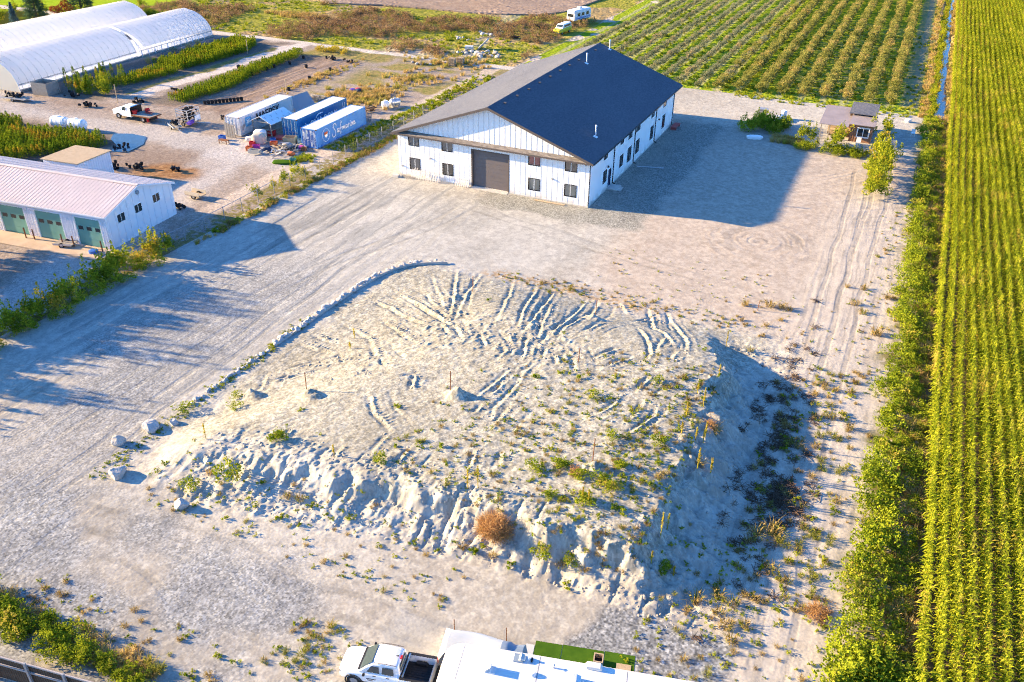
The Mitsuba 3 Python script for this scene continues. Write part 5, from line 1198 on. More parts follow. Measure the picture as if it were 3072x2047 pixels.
# rack and bench at the pale container
m = MB()
for k in range(4): m.span((-53.5 + k * .42, 2.2, .02), (-53.15 + k * .42, 2.3, 2.0 - .1 * k))
single('leaning_boards', m, 'wood_grey', 'upright grey boards leaning at the door end of the pale container', 'boards')
m = MB().span((-52.4, -.6, .45), (-51.0, .1, .52))
for x in (-52.3, -51.1):
    for y in (-.5, 0.0): m.span((x - .04, y - .04, 0), (x + .04, y + .04, .448))
single('workbench', m, 'rust', 'low rusty workbench left of the beige bulk bag', 'bench')
crate(-53.0, .9, 0, .8, .6, .6, .1, 'blue_plastic', 'tote', 'pale blue tote left of the pale container doors', 'tote')
m = MB()
for k in range(12): m.bar((-54.6 + rg.uniform(-.5, 2.2), 22.2 + rg.uniform(-.4, 2.0), .1 + .07 * (k % 5)), (-54.0 + rg.uniform(-.5, 2.0), 23.2 + rg.uniform(-.4, 1.5), .15 + .08 * (k % 5)), .14, .1)
single('timber_pile', m, 'wood_grey', 'low pile of grey timber behind the containers', 'timber')
crate(-53.2, 22.4, 0, .8, .8, .6, .3, 'wood', 'crate', 'wooden crate beside the timber pile behind the containers', 'crate')
for i, (x, y, m_, lab) in enumerate(((-50.9, 29.2, 'violet_plastic', 'violet sack in the far scrap heap by the yellow weeds'), (-50.3, 29.9, 'bright_red', 'red sack in the far scrap heap by the yellow weeds'), (-49.9, 29.4, 'navy', 'dark blue sack in the far scrap heap by the yellow weeds'))):
    sack(x, y, .9, .8, .7, m_, 'garbage_sack', lab, 'sack')
def pallet(x, y, z, a, s=1.0):
    m = MB()
    for k in range(6): m.span((-.55, -.52 + k * .2, .1), (.55, -.42 + k * .2, .125))
    for q in (-.5, 0, .5): m.span((q - .04, -.52, .025), (q + .04, .58, .1))
    for k in range(3): m.span((-.55, -.5 + k * .47, 0), (.55, -.4 + k * .47, .024))
    return m.xf(rotz(a), (x, y, z))
for nm_, x, y, n in (('nearer', -45.0, 52.3, 10), ('farther', -44.2, 54.0, 9)):
    for k in range(n): single('pallet', pallet(x, y, k * .135, .1 + .04 * math.sin(k * 2.1)), 'wood', f'wooden pallet in the {nm_} of the two pallet stacks in the far weeds', 'pallet', f'pallets in the {nm_} stack')
m = pallet(0, 0, 0, 0).xf(np.array([[1, 0, 0], [0, .3, -.95], [0, .95, .3]]), (-40.2, 17.3, .5))
single('pallet', m, 'wood_grey', 'grey pallet leaning at the far corner of the bright blue container', 'pallet')
for k in range(9):
    x, y = -42.3 + rg.uniform(-.8, .9), 21.5 + rg.uniform(-1.5, 1.5)
    single('firewood_log', MB().tube([(x - .5, y, .2 + .12 * (k % 3)), (x + .4, y + rg.uniform(-.6, .6), .35 + .2 * (k % 3))], .12, 7), 'wood_dark', 'dark log in the heap behind the bright blue container', 'log', 'logs in the dark heap')
# rubble on the meadow
def rock_mesh(s, seed, sub=2, flat=.72):
    m = trimesh.creation.icosphere(subdivisions=sub)
    v = np.array(m.vertices); rg = np.random.default_rng(seed)
    for _ in range(9):
        n = rg.normal(size=3); n /= np.linalg.norm(n); d = rg.uniform(.62, .86)
        h = v @ n; v = v - np.outer(np.maximum(h - d, 0) * .92, n)
    v *= (1 + .1 * (meshkit.noise(v * 2.5 + seed) - .5))[:, None]
    return v * np.array([1, rg.uniform(.75, .95), flat]) * s, np.array(m.faces)
single('concrete_slab', MB().box((-45.9, 66.6, 1.0), (2.6, 1.9, .25), R=rotz(.3) @ np.array([[.72, 0, -.7], [0, 1, 0], [.7, 0, .72]])), 'steel_grey', 'large grey slab tilted up on the far rubble heap', 'slab')
single('concrete_slab', MB().box((-47.9, 64.6, .6), (1.5, 1.2, .5), .3), 'tarp_light', 'pale block left of the tilted slab on the far rubble heap', 'slab')
for k in range(26):
    x, y = -44.2 + rg.normal(0, 2.0), 62.2 + rg.normal(0, 1.8)
    v, f = rock_mesh(rg.uniform(.3, .75), 300 + k, 1)
    single('rubble_block', MB().add(v, f).xf(rotz(k), (x, y, .25)), ('concrete', 'rock', 'wood_grey')[k % 3], 'broken chunk in the rubble heap behind the pallet stacks', 'rubble', 'chunks in the far rubble heap')
for x, y, n, lab in ((-50.5, 79.5, 9, 'stone in the small grey heap on the green meadow'), (-54, 72.7, 8, 'stone in the long pale heap on the meadow'), (-50, 50.6, 7, 'stone in the dark heap beside the field track')):
    for k in range(n):
        v, f = rock_mesh(rg.uniform(.25, .55), 340 + k, 1)
        single('heap_stone', MB().add(v, f).xf(rotz(k), (x + rg.normal(0, 1.2), y + rg.normal(0, .6), .15)), 'rock', lab, 'stone', lab)
m = MB()
for k in range(14): m.tube([(-43.6 + rg.uniform(-.3, .3), 89.6 + rg.uniform(-.3, .3), .1), (-43.6 + rg.normal(0, 1.1), 89.6 + rg.normal(0, 1.1), rg.uniform(.8, 2.0))], .05, 5)
single('brush_pile', m, 'wood_dark', 'dark pile of branches on the green meadow left of the yellow van', 'brush')
m = MB()
for k in range(10): m.bar((-46.2 + rg.uniform(0, 2.4), 78.2 + rg.uniform(0, .6), .1 + .1 * (k % 4)), (-45.6 + rg.uniform(0, 2.4), 78.6 + rg.uniform(0, .6), .15 + .1 * (k % 4)), .2, .1)
single('timber_pile', m, 'wood_dark', 'low dark timber pile on the meadow right of the grey stones', 'timber')
# far camper trailer and yellow van on the lane
R, t = rotz(1.35), np.array([-40.2, 98.4, .0])
cm = thing('camper_trailer', 'white camper trailer with blue stripes parked far up the field lane', 'trailer')
part(cm, 'body', loft([(0, 1.0, .5, 2.3), (.3, 1.2, .45, 2.75), (6.2, 1.2, .45, 2.75), (6.5, 1.1, .5, 2.5)], 20, 7).xf(R, t), 'rv_white', smooth=35)
for x in (1.0, 2.6, 4.4): part(cm, 'side_window', MB().span((x, -1.23, 1.45), (x + 1.0, -1.19, 2.1)).xf(R, t), 'glass_dark')
part(cm, 'front_window', MB().span((-.04, -.7, 1.4), (.1, .7, 2.0)).xf(R, t), 'glass_dark')
part(cm, 'stripe', MB().span((.3, -1.225, .95), (6.2, -1.2, 1.1)).span((.3, -1.225, 1.2), (6.2, -1.2, 1.26)).xf(R, t), 'blue_plastic')
part(cm, 'air_conditioner', MB().span((3.0, -.4, 2.75), (3.8, .4, 3.05)).xf(R, t), 'rv_white')
part(cm, 'tow_hitch', MB().bar((0, 0, .5), (-1.2, 0, .4), .12).xf(R, t), 'steel_grey')
for x in (3.0, 3.8):
    for s in (-1, 1): wheel_parts(cm, x, s * 1.05, .34, .2, R, t)
R, t = rotz(1.45), np.array([-38.3, 85.4, .0])
vn_ = thing('van', 'yellow van with white roof parked in front of the far camper trailer', 'van')
part(vn_, 'body', loft([(0, .7, .4, .9), (.15, .9, .35, 1.05), (.9, .95, .35, 1.15), (1.5, .95, .35, 1.3), (5.0, .95, .35, 1.35), (5.1, .9, .4, 1.3)], 20, 5).xf(R, t), 'yellow_paint', smooth=35)
part(vn_, 'cabin', loft([(1.1, .85, 1.1, 1.2), (1.7, .8, 1.1, 1.95), (4.9, .8, 1.1, 2.0), (5.08, .8, 1.1, 1.4)], 20, 6).xf(R, t), 'paint_white', smooth=35)
part(vn_, 'windshield', MB().add([(1.15, -.7, 1.25), (1.15, .7, 1.25), (1.6, .65, 1.85), (1.6, -.65, 1.85)], [[0, 1, 2, 3]]).xf(R, t), 'auto_glass')
part(vn_, 'bumper', MB().span((-.08, -.85, .35), (-.002, .85, .55)).xf(R, t), 'chrome')
for s in (-1, 1):
    part(vn_, 'side_window', MB().span((1.9, min(s * .81, s * .86), 1.4), (4.6, max(s * .81, s * .86), 1.8)).xf(R, t), 'auto_glass')
    part(vn_, 'headlight', MB().box((.03, s * .6, .75), (.06, .2, .18)).xf(R, t), 'chrome')
    for x in (.95, 4.1): wheel_parts(vn_, x, s * .82, .34, .2, R, t)
m = thing('trailer_hitch_cart', 'tan cart body behind the workshop corner', 'cart')
part(m, 'bed', MB().span((-42.4, -17.6, .4), (-40.3, -16.5, .5)), 'wood')
part(m, 'side_board', MB().span((-42.4, -17.65, .5), (-40.3, -17.602, .9)), 'tan_plastic')
part(m, 'side_board', MB().span((-42.4, -16.498, .5), (-40.3, -16.45, .9)), 'tan_plastic')
for i in range(2): wheel_parts(m, -41.3, (-17.5, -16.6)[i], .35, .15, np.eye(3), np.zeros(3))
Rc, tc = flat_cart('hand_cart', 'rusty low hand cart at the nearest green workshop door', -43.9, -32.9, .3, 2.0, 1.1, .3)
single('hose_reel', MB().lathe([(.45, 0), (.45, .3), (.3, .34), (0, .36)], 14, (-40.1, -32.9, 0.02)), 'blue_plastic', 'blue coiled hose at the right corner of the workshop front', 'hose')

# ---------------------------------------------------------------- cabin behind the right yard
cb = thing('cabin', 'small brown board cabin with grey patched roofs and a white framed window', 'cabin')
mat('roof_mauve', shade((.22, .185, .18), (.29, .245, .24), .8), rough=.6)
mat('brown_board', shade((.22, .11, .065), (.32, .18, .11), 2), rough=.8)
part(cb, 'front_wall', MB().prism(sbox(24.1, 0, 27.0, 2.35).difference(sbox(25.05, .75, 26.55, 2.0)), 38.9, 39.0, XZ), 'brown_board')
for k in range(8):
    x = 24.2 + k * .37
    if not 24.95 < x < 26.6: part(cb, 'batten', MB().span((x - .04, 38.86, 0), (x + .04, 38.898, 2.3)), 'brown_board')
wn = part(cb, 'front_window', MB().prism(sbox(24.97, .67, 26.63, 2.08).difference(sbox(25.12, .82, 26.48, 1.93)), 38.84, 38.95, XZ).span((25.75, 38.845, .82), (25.85, 38.94, 1.93)), 'white_trim')
for a, b in ((25.12, 25.75), (25.85, 26.48)): part(wn, 'pane', MB().span((a, 38.9, .82), (b, 38.92, 1.93)), 'glass_dark')
part(cb, 'left_wall', MB().span((24.1, 39.002, 0), (24.2, 45.6, 2.4)), 'brown_board')
part(cb, 'right_wall', MB().span((26.9, 39.002, 0), (27.0, 45.6, 2.4)), 'brown_board')
part(cb, 'porch_wall', MB().span((21.0, 41.2, 0), (24.05, 41.3, 2.1)), 'wood')
part(cb, 'porch_counter', MB().span((21.2, 40.4, .8), (23.6, 41.1, .9)).span((21.2, 40.45, 0), (21.3, 41.0, .798)).span((23.5, 40.45, 0), (23.6, 41.0, .798)), 'wood')
for x in (20.3, 21.4): part(cb, 'porch_post', MB().span((x - .06, 38.3, 0), (x + .06, 38.42, 2.2)), 'wood_grey')
def roof_slab(nm, x0, x1, y0, y1, z0, z1, m_, th=.08):
    part(cb, nm, MB().prism(Polygon([(y0, z0), (y1, z1), (y1, z1 + th), (y0, z0 + th)]), x0, x1, YZ), m_)
roof_slab('porch_roof', 20.0, 23.85, 37.6, 46.4, 2.22, 2.6, 'roof_mauve')
roof_slab('cabin_roof', 23.87, 27.2, 38.5, 42.6, 2.42, 2.75, 'roof_mauve')
roof_slab('upper_roof', 23.4, 27.05, 41.9, 47.3, 3.0, 3.25, 'shingles')
part(cb, 'upper_wall', MB().span((23.5, 42.62, 2.4), (26.95, 42.7, 3.0)), 'wood_dark')
part(cb, 'stacked_chair', MB().span((25.2, 37.6, 0), (25.8, 38.1, .45)).span((25.2, 38.1, .45), (25.8, 38.15, .9)), 'poly_white')
# tote, barrels, litter by the cabin
tt = thing('wrapped_stack', 'dark grey stack of trays beside the dark shrubs at the orchard edge', 'stack')
for k in range(6): part(tt, 'tray', MB().box((11.3, 44.6, .15 + k * .24), (1.3, 1.1, .2), .05 * (k % 2)), 'steel_grey')
single('barrel', MB().lathe([(.36, 0), (.42, .1), (.42, .5), (.44, .55), (.42, .6), (.42, 1.2), (.3, 1.3), (0, 1.3)], 18, (14.2, 45.6, 0)), 'poly_white', 'white plastic barrel standing at the orchard edge left of the cabin', 'barrel', smooth=30)
sack(13.4, 44.0, 2.0, 1.1, .9, 'poly_white', 'tarp_bundle', 'white tarpaulin bundle in front of the white barrel', 'tarp', .2)
sack(12.2, 33.9, 2.2, .9, .6, 'letter_white', 'tarp_bundle', 'white crumpled tarpaulin in the shade of the warehouse', 'tarp', .3)
crate(29.7, 38.8, 0, 1.3, 1.0, .8, .1, 'galvanised', 'bin', 'pale metal bin in the shade right of the cabin', 'bin')
single('plastic_chair', MB().span((31.9, 45.0, .42), (32.4, 45.5, .48)).span((31.9, 45.45, .48), (32.4, 45.5, .95)).span((31.9, 45.0, 0), (31.96, 45.06, .42)).span((32.34, 45.0, 0), (32.4, 45.06, .42)), 'poly_white', 'white chair standing on shaded ground right of the cabin', 'chair')
single('bucket', tub(.28, .5, (34.0, 43.8, 0)), 'poly_white', 'white bucket at the hedge right of the cabin', 'bucket')
single('field_stone', MB().add(*rock_mesh(.55, 77)).xf(None, (31.2, 52.4, .2)), 'poly_white', 'pale stone at the orchard corner beyond the cabin', 'stone')

# ---------------------------------------------------------------- retaining edge, boulders, stakes on the mound
WALL = [(-7.4, -19.7), (-9.0, -20.6), (-10.4, -21.5), (-11.3, -23.0), (-11.9, -24.9), (-12.3, -28.0), (-12.5, -31.5), (-12.6, -35.5), (-12.8, -39.5)]
mat('wood_pale', shade((.40, .36, .31), (.54, .49, .43), 3), rough=.9, spec=.1)
rw_ = thing('retaining_edge', 'low curved edge of grey timbers topped by stones along the back of the mound', 'wall')
rg = np.random.default_rng(31)
pts = []
for a, b in zip(WALL[:-1], WALL[1:]):
    n = max(1, int(math.dist(a, b) / 1.2))
    for k in range(n): pts.append((a[0] + (b[0] - a[0]) * k / n, a[1] + (b[1] - a[1]) * k / n))
pts.append(WALL[-1])
for k, (a, b) in enumerate(zip(pts[:-1], pts[1:])):
    za, zb = hz(*a), hz(*b)
    hh = .26 - .12 * k / len(pts)
    part(rw_, 'timber', MB().bar((a[0], a[1], za + hh / 2 - .1), (b[0], b[1], zb + hh / 2 - .1), .16, hh + .2 + .03 * math.sin(k * 2.3)), 'wood_pale')
for k in range(52):
    u = min(1.0, max(0.0, (k + rg.uniform(-.4, .4)) / 51)) * (len(pts) - 1); i = min(int(u), len(pts) - 2); w_ = u - i
    x = pts[i][0] * (1 - w_) + pts[i + 1][0] * w_; y = pts[i][1] * (1 - w_) + pts[i + 1][1] * w_
    hh = .26 - .12 * u / len(pts)
    v, f = rock_mesh(rg.uniform(.13, .36), 100 + k, 2, .6)
    nx_, ny_ = (-.28, .1) if y < -24 else (-.15, .3)
    single('edge_stone', MB().add(v, f).xf(rotz(k), (x + nx_ * rg.uniform(.1, 1.3), y + ny_ * rg.uniform(.1, 1.3), hz(x, y) + hh * .9)), 'rock', 'pale stone in the row on top of the curved timber edge', 'stone', 'stones on the timber edge', smooth=20)
for k in range(30):
    y = -40 - k * .32 - rg.uniform(0, .5); x = -12.9 + .12 * math.sin(k * 1.7) - .012 * k
    v, f = rock_mesh(rg.uniform(.1, .3), 200 + k, 2, .65)
    single('edge_stone', MB().add(v, f).xf(rotz(k), (x, y, hz(x, y) + .05)), 'rock', 'pale stone in the loose row continuing the edge towards the boulders', 'stone', 'loose stones beyond the timber edge', smooth=20)
for x, y, s, fl, lab in ((-11.8, -57.1, .66, .8, 'large white boulder at the front left foot of the mound'), (-5.8, -57.7, .5, .95, 'upright pale boulder in front of the mound'), (-14.3, -54.6, .5, 1.0, 'pale boulder nearest the driveway left of the mound'), (-13.6, -52.4, .75, .6, 'flat topped boulder among weeds at the left edge of the mound'), (-12.6, -51.2, .4, .7, 'small boulder right of the flat topped one')):
    v, f = rock_mesh(s, int(s * 100) + int(abs(x)), 3, fl)
    single('boulder', MB().add(v, f).xf(rotz(x), (x, y, hz(x, y) + s * fl * .45)), 'rock', lab, 'boulder', smooth=20)
for x, y, lab, h in ((-5.6, -44.9, 'rusty stake beside the left sand heap on the mound', 1.7), (4.7, -41.7, 'rusty stake beside the middle sand heap on the mound', 1.7), (-2.1, -24.7, 'rusty stake among the fanning tracks at the back of the mound', 1.6), (9.9, -25.3, 'rusty stake at the back right of the mound', 1.7), (16.8, -45.3, 'rusty stake among the weeds at the right front of the mound', 1.9), (11.7, -34.3, 'leaning twiggy stake in the middle right of the mound', 1.3), (22.0, -16.0, 'dark short post by the straw coloured grass behind the mound', .9)):
    single('stake', MB().tube([(x, y, hz(x, y) - .1), (x + .05, y, hz(x, y) + h)], .035, 6), 'rust', lab, 'stake')
# dark board fence in the lower left corner
bf = thing('board_fence', 'dark board fence with pale top rail in the lower left picture corner', 'fence')
A_, B_ = np.array([-7.4, -71.5]), np.array([2.5, -69.95])
dirv = (B_ - A_) / np.linalg.norm(B_ - A_); ang = math.atan2(dirv[1], dirv[0])
Rb, tb = rotz(ang), np.array([A_[0], A_[1], 0.0])
for k in range(68): part(bf, 'board', MB().span((k * .147, -.02, .05), (k * .147 + .125, .012, 1.82)).xf(Rb, tb), 'wood_dark')
for z in (1.75, 1.15): part(bf, 'rail', MB().span((0, -.09, z), (10, -.021, z + .1)).xf(Rb, tb), 'rail_grey')
mat('rail_grey', (.34, .31, .30), rough=.7)
for k in range(5): part(bf, 'post', MB().span((.05 + k * 2.2, -.2, 0), (.17 + k * 2.2, -.1, 2.0)).xf(Rb, tb), 'steel_grey')

# ---------------------------------------------------------------- plants
def leaf_quads(c, d, L, W, rg):
    """diamond leaves centred at c along the unit directions d"""
    n = len(c)
    up = rg.normal(size=(n, 3)) * .6 + [0, 0, 1.0]
    s = np.cross(d, up); s /= np.linalg.norm(s, axis=1, keepdims=True) + 1e-9
    L = np.broadcast_to(L, (n,))[:, None] * rg.uniform(.7, 1.3, (n, 1)); W = np.broadcast_to(W, (n,))[:, None] * rg.uniform(.7, 1.3, (n, 1))
    a, b = c - d * L / 2, c + d * L / 2
    k = c + np.cross(s, d) * L * .08
    v = np.stack([a, k + s * W / 2, b, k - s * W / 2], 1).reshape(-1, 3)
    q = np.arange(n)[:, None] * 4
    return v, np.vstack([q + [0, 1, 2], q + [0, 2, 3]])
def unit(v): return v / (np.linalg.norm(v, axis=1, keepdims=True) + 1e-9)
def shrub_mesh(seed, H, R, n, leaf, lobes=7, spiky=0, flat=.9):
    """leaves spread through several lobes, with gaps between them"""
    rg = np.random.default_rng(seed); C, D = [], []
    lc = np.stack([rg.normal(0, R * .45, lobes), rg.normal(0, R * .45, lobes), rg.uniform(.3, .72, lobes) * H], 1)
    lr = rg.uniform(.3, .5, lobes) * min(R * 1.1, H)
    per = n // lobes
    for c, r in zip(lc, lr):
        u = unit(rg.normal(size=(per, 3)))
        rad = r * rg.uniform(.45, 1.08, (per, 1)) ** .6
        p = c + u * rad * [1, 1, flat]
        C.append(p); D.append(unit(u + rg.normal(size=(per, 3)) * .7))
    for _ in range(spiky):
        b = lc[rg.integers(lobes)]; h = rg.uniform(.25, .5) * H
        t = rg.uniform(0, 1, 26)[:, None]
        p = b + [rg.normal(0, .2), rg.normal(0, .2), lr.mean() * .6] + t * [rg.normal(0, .15), rg.normal(0, .15), h] + rg.normal(size=(26, 3)) * .13 * (1.1 - t)
        C.append(p); D.append(unit(rg.normal(size=(26, 3)) + [0, 0, .7]))
    C, D = np.vstack(C), np.vstack(D)
    C[:, 2] = np.abs(C[:, 2]) + .02
    keep = meshkit.noise(C * 1.6 / max(R, .5) + seed) > .27
    return MB().add(*leaf_quads(C[keep], D[keep], leaf, leaf * .55, rg))
def blades(seed, n, R, H, w, lean=.5):
    rg = np.random.default_rng(seed)
    a = rg.uniform(0, 2 * PI, n); r = R * np.sqrt(rg.random(n)) * .7
    b = np.stack([r * np.cos(a), r * np.sin(a), np.zeros(n)], 1)
    o = np.stack([np.cos(a), np.sin(a), np.zeros(n)], 1) + rg.normal(0, .4, (n, 3)) * [1, 1, 0]
    h = H * rg.uniform(.55, 1.05, n)[:, None]
    ln = lean * rg.uniform(.3, 1.2, n)[:, None]
    m = b + o * ln * h * .3 + [0, 0, .62] * h; t = b + o * ln * h * .9 + [0, 0, 1.0] * h * (1 - .3 * ln)
    s = np.stack([-np.sin(a), np.cos(a), np.zeros(n)], 1) * w / 2
    v = np.stack([b - s, b + s, m - s * .8, m + s * .8, t], 1).reshape(-1, 3)
    q = np.arange(n)[:, None] * 5
    return MB().add(v, np.vstack([q + [0, 1, 3], q + [0, 3, 2], q + [2, 3, 4]]))
def column_mesh(seed, H, R, n, leaf):
    """upright columnar evergreen: leaf sprays on a slim cone with an uneven outline"""
    rg = np.random.default_rng(seed)
    t = rg.random(n) ** .85; a = rg.uniform(0, 2 * PI, n)
    rad = R * (np.minimum(1, t * 5 + .45) * (1 - t) ** .55 + .06) * (.75 + .5 * fb(a * 1.5 + seed, t * 6, 2, seed)) * rg.uniform(.65, 1.1, n)
    c = np.stack([rad * np.cos(a), rad * np.sin(a), .04 + t * H], 1)
    d = unit(np.stack([np.cos(a) * .5, np.sin(a) * .5, np.full(n, 1.0)], 1) + rg.normal(0, .35, (n, 3)))
    return MB().add(*leaf_quads(c, d, leaf, leaf * .5, rg))
def conifer_mesh(seed, H, R, n, leaf):
    rg = np.random.default_rng(seed)
    t = rg.random(n) ** .8; a = rg.uniform(0, 2 * PI, n)
    tier = (t * 11) % 1
    rad = R * (1 - t) ** .8 * (.55 + .55 * (1 - tier)) * (.7 + .6 * fb(a * 1.3 + seed, t * 5, 2, seed)) * rg.uniform(.5, 1.05, n)
    c = np.stack([rad * np.cos(a), rad * np.sin(a), .3 + t * H - rad * .22], 1)
    d = unit(np.stack([np.cos(a), np.sin(a), np.full(n, -.15)], 1) + rg.normal(0, .35, (n, 3)))
    return MB().add(*leaf_quads(c, d, leaf, leaf * .45, rg))
def trunk_mesh(H, r, seed, limbs=6, spread=.35):
    rg = np.random.default_rng(seed)
    m = MB().tube([(0, 0, -.1), (.03 * H * rg.normal(0, .3), 0, H * .5), (0, .03 * H * rg.normal(0, .3), H)], [r, r * .7, r * .2], 7)
    for k in range(limbs):
        z = H * rg.uniform(.3, .8); a = rg.uniform(0, 2 * PI); L = H * spread * rg.uniform(.5, 1)
        m.tube([(0, 0, z), (L * .5 * math.cos(a), L * .5 * math.sin(a), z + L * .3), (L * math.cos(a), L * math.sin(a), z + L * .75)], [r * .4, r * .25, r * .08], 5)
    return m
rp = np.random.default_rng(77)
def ang(): return rp.uniform(0, 2 * PI)

# corn: single plants near the camera, the rest of the field as one stuff object
def corn_mesh(seed, x0=0.0, y0=0.0, full=True):
    rg = np.random.default_rng(seed)
    H = rg.uniform(1.95, 2.35)
    m = MB().tube([(x0, y0, 0), (x0 + rg.normal(0, .03), y0 + rg.normal(0, .03), H * .9)], [.022, .012], 3, False)
    a0 = rg.uniform(0, PI)
    for k in range(10 if full else 8):
        z = H * (.22 + .70 * k / (10 if full else 8)); a = a0 + PI * k + rg.normal(0, .5)
        L = rg.uniform(.42, .62) * (1 - .35 * max(0, k - 6) / 4); el = rg.uniform(.85, 1.25)
        u = np.array([0, .35, .7, 1.0]); wd = np.array([.045, .085, .06, .006]) * 1.15
        r = L * (u * math.cos(el) + .25 * u * u); h = z + L * (u * math.sin(el) - (.75 + .25 * rg.random()) * u ** 2.2)
        s = np.array([-math.sin(a), math.cos(a), 0]); tw = rg.normal(0, .25)
        c = np.stack([x0 + r * math.cos(a), y0 + r * math.sin(a), h], 1)
        v = np.stack([c - s * wd[:, None] / 2 + [0, 0, tw * .02], c + s * wd[:, None] / 2 - [0, 0, tw * .02]], 1).reshape(-1, 3)
        m.add(v, [[0, 1, 3, 2], [2, 3, 5, 4], [4, 5, 7, 6]])
    n = 6
    for k in range(n):
        a = 2 * PI * k / n; l = .16 if k else 0
        m.add([(x0 - .006, y0, H * .88), (x0 + .006, y0, H * .88), (x0 + l * math.cos(a), y0 + l * math.sin(a), H * .88 + .3)], [[0, 1, 2]])
    return m
for k in range(5): sgroup(f'g_corn_{k}', corn_mesh(k), 'leaf_corn')
for k in range(5):
    m = MB()
    for j in range(8): m.add(*corn_mesh(50 + k * 8 + j, rp.normal(0, .05), -.72 + j * .19 + rp.normal(0, .03), False).mesh())
    sgroup(f'g_corn_row_{k}', m, 'leaf_corn')
seen = []
NR = 24
near = []
def corn_x(k, y): return 36.62 + .78 * k + .0025 * (y + 40) + .09 * math.sin(y * .11 + k)
def in_corn(k, y):
    x = corn_x(k, y)
    return x < 44.0 + .048 * (y + 50)
kk = 0
for y in np.arange(-70.0, 262, 1.5):
    for k in range(NR):
        if in_corn(k, y) or (y < -44 and k < 10):
            if y > -63 and len(near) + 8 <= 300 and k < 8:
                for j in range(8): near.append((corn_x(k, y) + rp.normal(0, .05), y - .72 + j * .19))
            else:
                kk += 1
                inst(f'corn_field__{kk:04d}', f'g_corn_row_{rp.integers(5)}', xform(corn_x(k, y), y, 0, PI * rp.integers(2) + rp.normal(0, .03), (1, 1, rp.uniform(.93, 1.05) * (.84 + .34 * float(fb(np.array(corn_x(k, y) * .12), np.array(y * .09), 3, 61))))))
labels['corn_field'] = {'label': 'field of ripening yellow green corn in straight rows along the right edge', 'category': 'corn', 'kind': 'stuff'}
for i, (x, y) in enumerate(near):
    q = thing('corn_plant', 'tall yellow green corn plant in the nearest rows at the lower right', 'corn plant', 'nearest corn plants')
    inst(q, f'g_corn_{rp.integers(5)}', xform(x, y, 0, ang(), rp.uniform(.92, 1.06)))

# orchard of low bushes in rows
for k in range(4):
    sgroup(f'g_bush_{k}', shrub_mesh(200 + k, 1.6, .78, 560, .17, 9), 'leaf_orchard')
    sgroup(f'g_bush_grey_{k}', shrub_mesh(220 + k, 1.4, .66, 430, .16, 8), 'leaf_orchard_grey')
obs_ = []
for k in range(-8, 10):
    x0 = -1.8 + 3.32 * k
    y = 58.2 + .16 * max(0, x0) * .75 + rp.uniform(-.3, .3)
    while y < 150 + (x0 + 30) * .85:
        if (k < 1 and rp.random() < .10) or (k >= 1 and rp.random() < .02): y += .9; continue
        obs_.append((x0 + rp.normal(0, .1), y, k)); y += rp.uniform(.6, .78) if k >= 1 else rp.uniform(.8, 1.0)
obs_.sort(key=lambda p: (p[0] - EYE[0]) ** 2 + (p[1] - EYE[1]) ** 2)
for i, (x, y, k) in enumerate(obs_):
    g = f'g_bush_{rp.integers(4)}' if (k >= 2 or (k == 1 and rp.random() < .5)) else f'g_bush_grey_{rp.integers(4)}'
    s = rp.uniform(.85, 1.15) * (1.0 if k >= 1 else .92)
    if i < 300:
        q = thing('orchard_bush', 'rounded berry bush at the near ends of the orchard rows behind the yard', 'bush', 'nearest orchard bushes')
        inst(q, g, xform(x, y, 0, ang(), (s, s, s * rp.uniform(.85, 1.15))))
    else: inst(f'orchard_rows__{i:04d}', g, xform(x, y, 0, ang(), (s, s, s * rp.uniform(.85, 1.15))))
labels['orchard_rows'] = {'label': 'far parts of the long parallel rows of berry bushes behind the yard', 'category': 'bushes', 'kind': 'stuff'}
for k in range(3): sgroup(f'g_grass_{k}', blades(400 + k, 46, .32, .34, .035, .7), 'leaf_weed')
for k in range(3): sgroup(f'g_straw_{k}', blades(410 + k, 60, .4, .62, .03, .6), 'grass_straw')
n = 0
for k in range(-8, 11):                                             # ragged grass between the rows
    for _ in range(70):
        x = -1.8 + 3.32 * k + rp.uniform(-1.66, 1.66); y = 57.5 + 70 * rp.random() ** 1.4
        n += 1; inst(f'orchard_grass__{n:04d}', f'g_grass_{rp.integers(3)}', xform(x, y, 0, ang(), rp.uniform(.8, 1.7)))
labels['orchard_grass'] = {'label': 'ragged green grass between the orchard rows', 'category': 'grass', 'kind': 'stuff'}

# potted cedars in the nursery plots
for k in range(4):
    sgroup(f'g_cedar_{k}', column_mesh(500 + k, 1.15, .24, 110, .16), 'leaf_cedar')
    sgroup(f'g_cedar_big_{k}', column_mesh(520 + k, 1.6, .34, 150, .19), 'leaf_cedar_dark')
sgroup('g_cedar_tall', column_mesh(540, 2.9, .42, 300, .2), 'leaf_cedar_dark')
sgroup('g_cedar_tall_1', column_mesh(541, 2.6, .38, 280, .2), 'leaf_cedar_dark')
def plot(poly, dx, dy, kind):
    P = Polygon(poly); x0, y0, x1, y1 = P.bounds; out = []
    from shapely.geometry import Point
    for x in np.arange(x0, x1, dx):
        for y in np.arange(y0, y1, dy):
            q = (x + rp.normal(0, .05), y + rp.normal(0, .05))
            if P.contains(Point(q)) and rp.random() > .03: out.append((*q, kind))
    return out
ced = plot([(-88.4, 15.0), (-85.6, 15.0), (-83.9, 24.6), (-84.6, 27.0), (-89.3, 27.0)], .5, .5, 'short')
ced += plot([(-91, 27.4), (-84.6, 27.6), (-83.8, 43), (-86.5, 50), (-92.0, 51), (-91.5, 36)], .55, .55, 'mid')
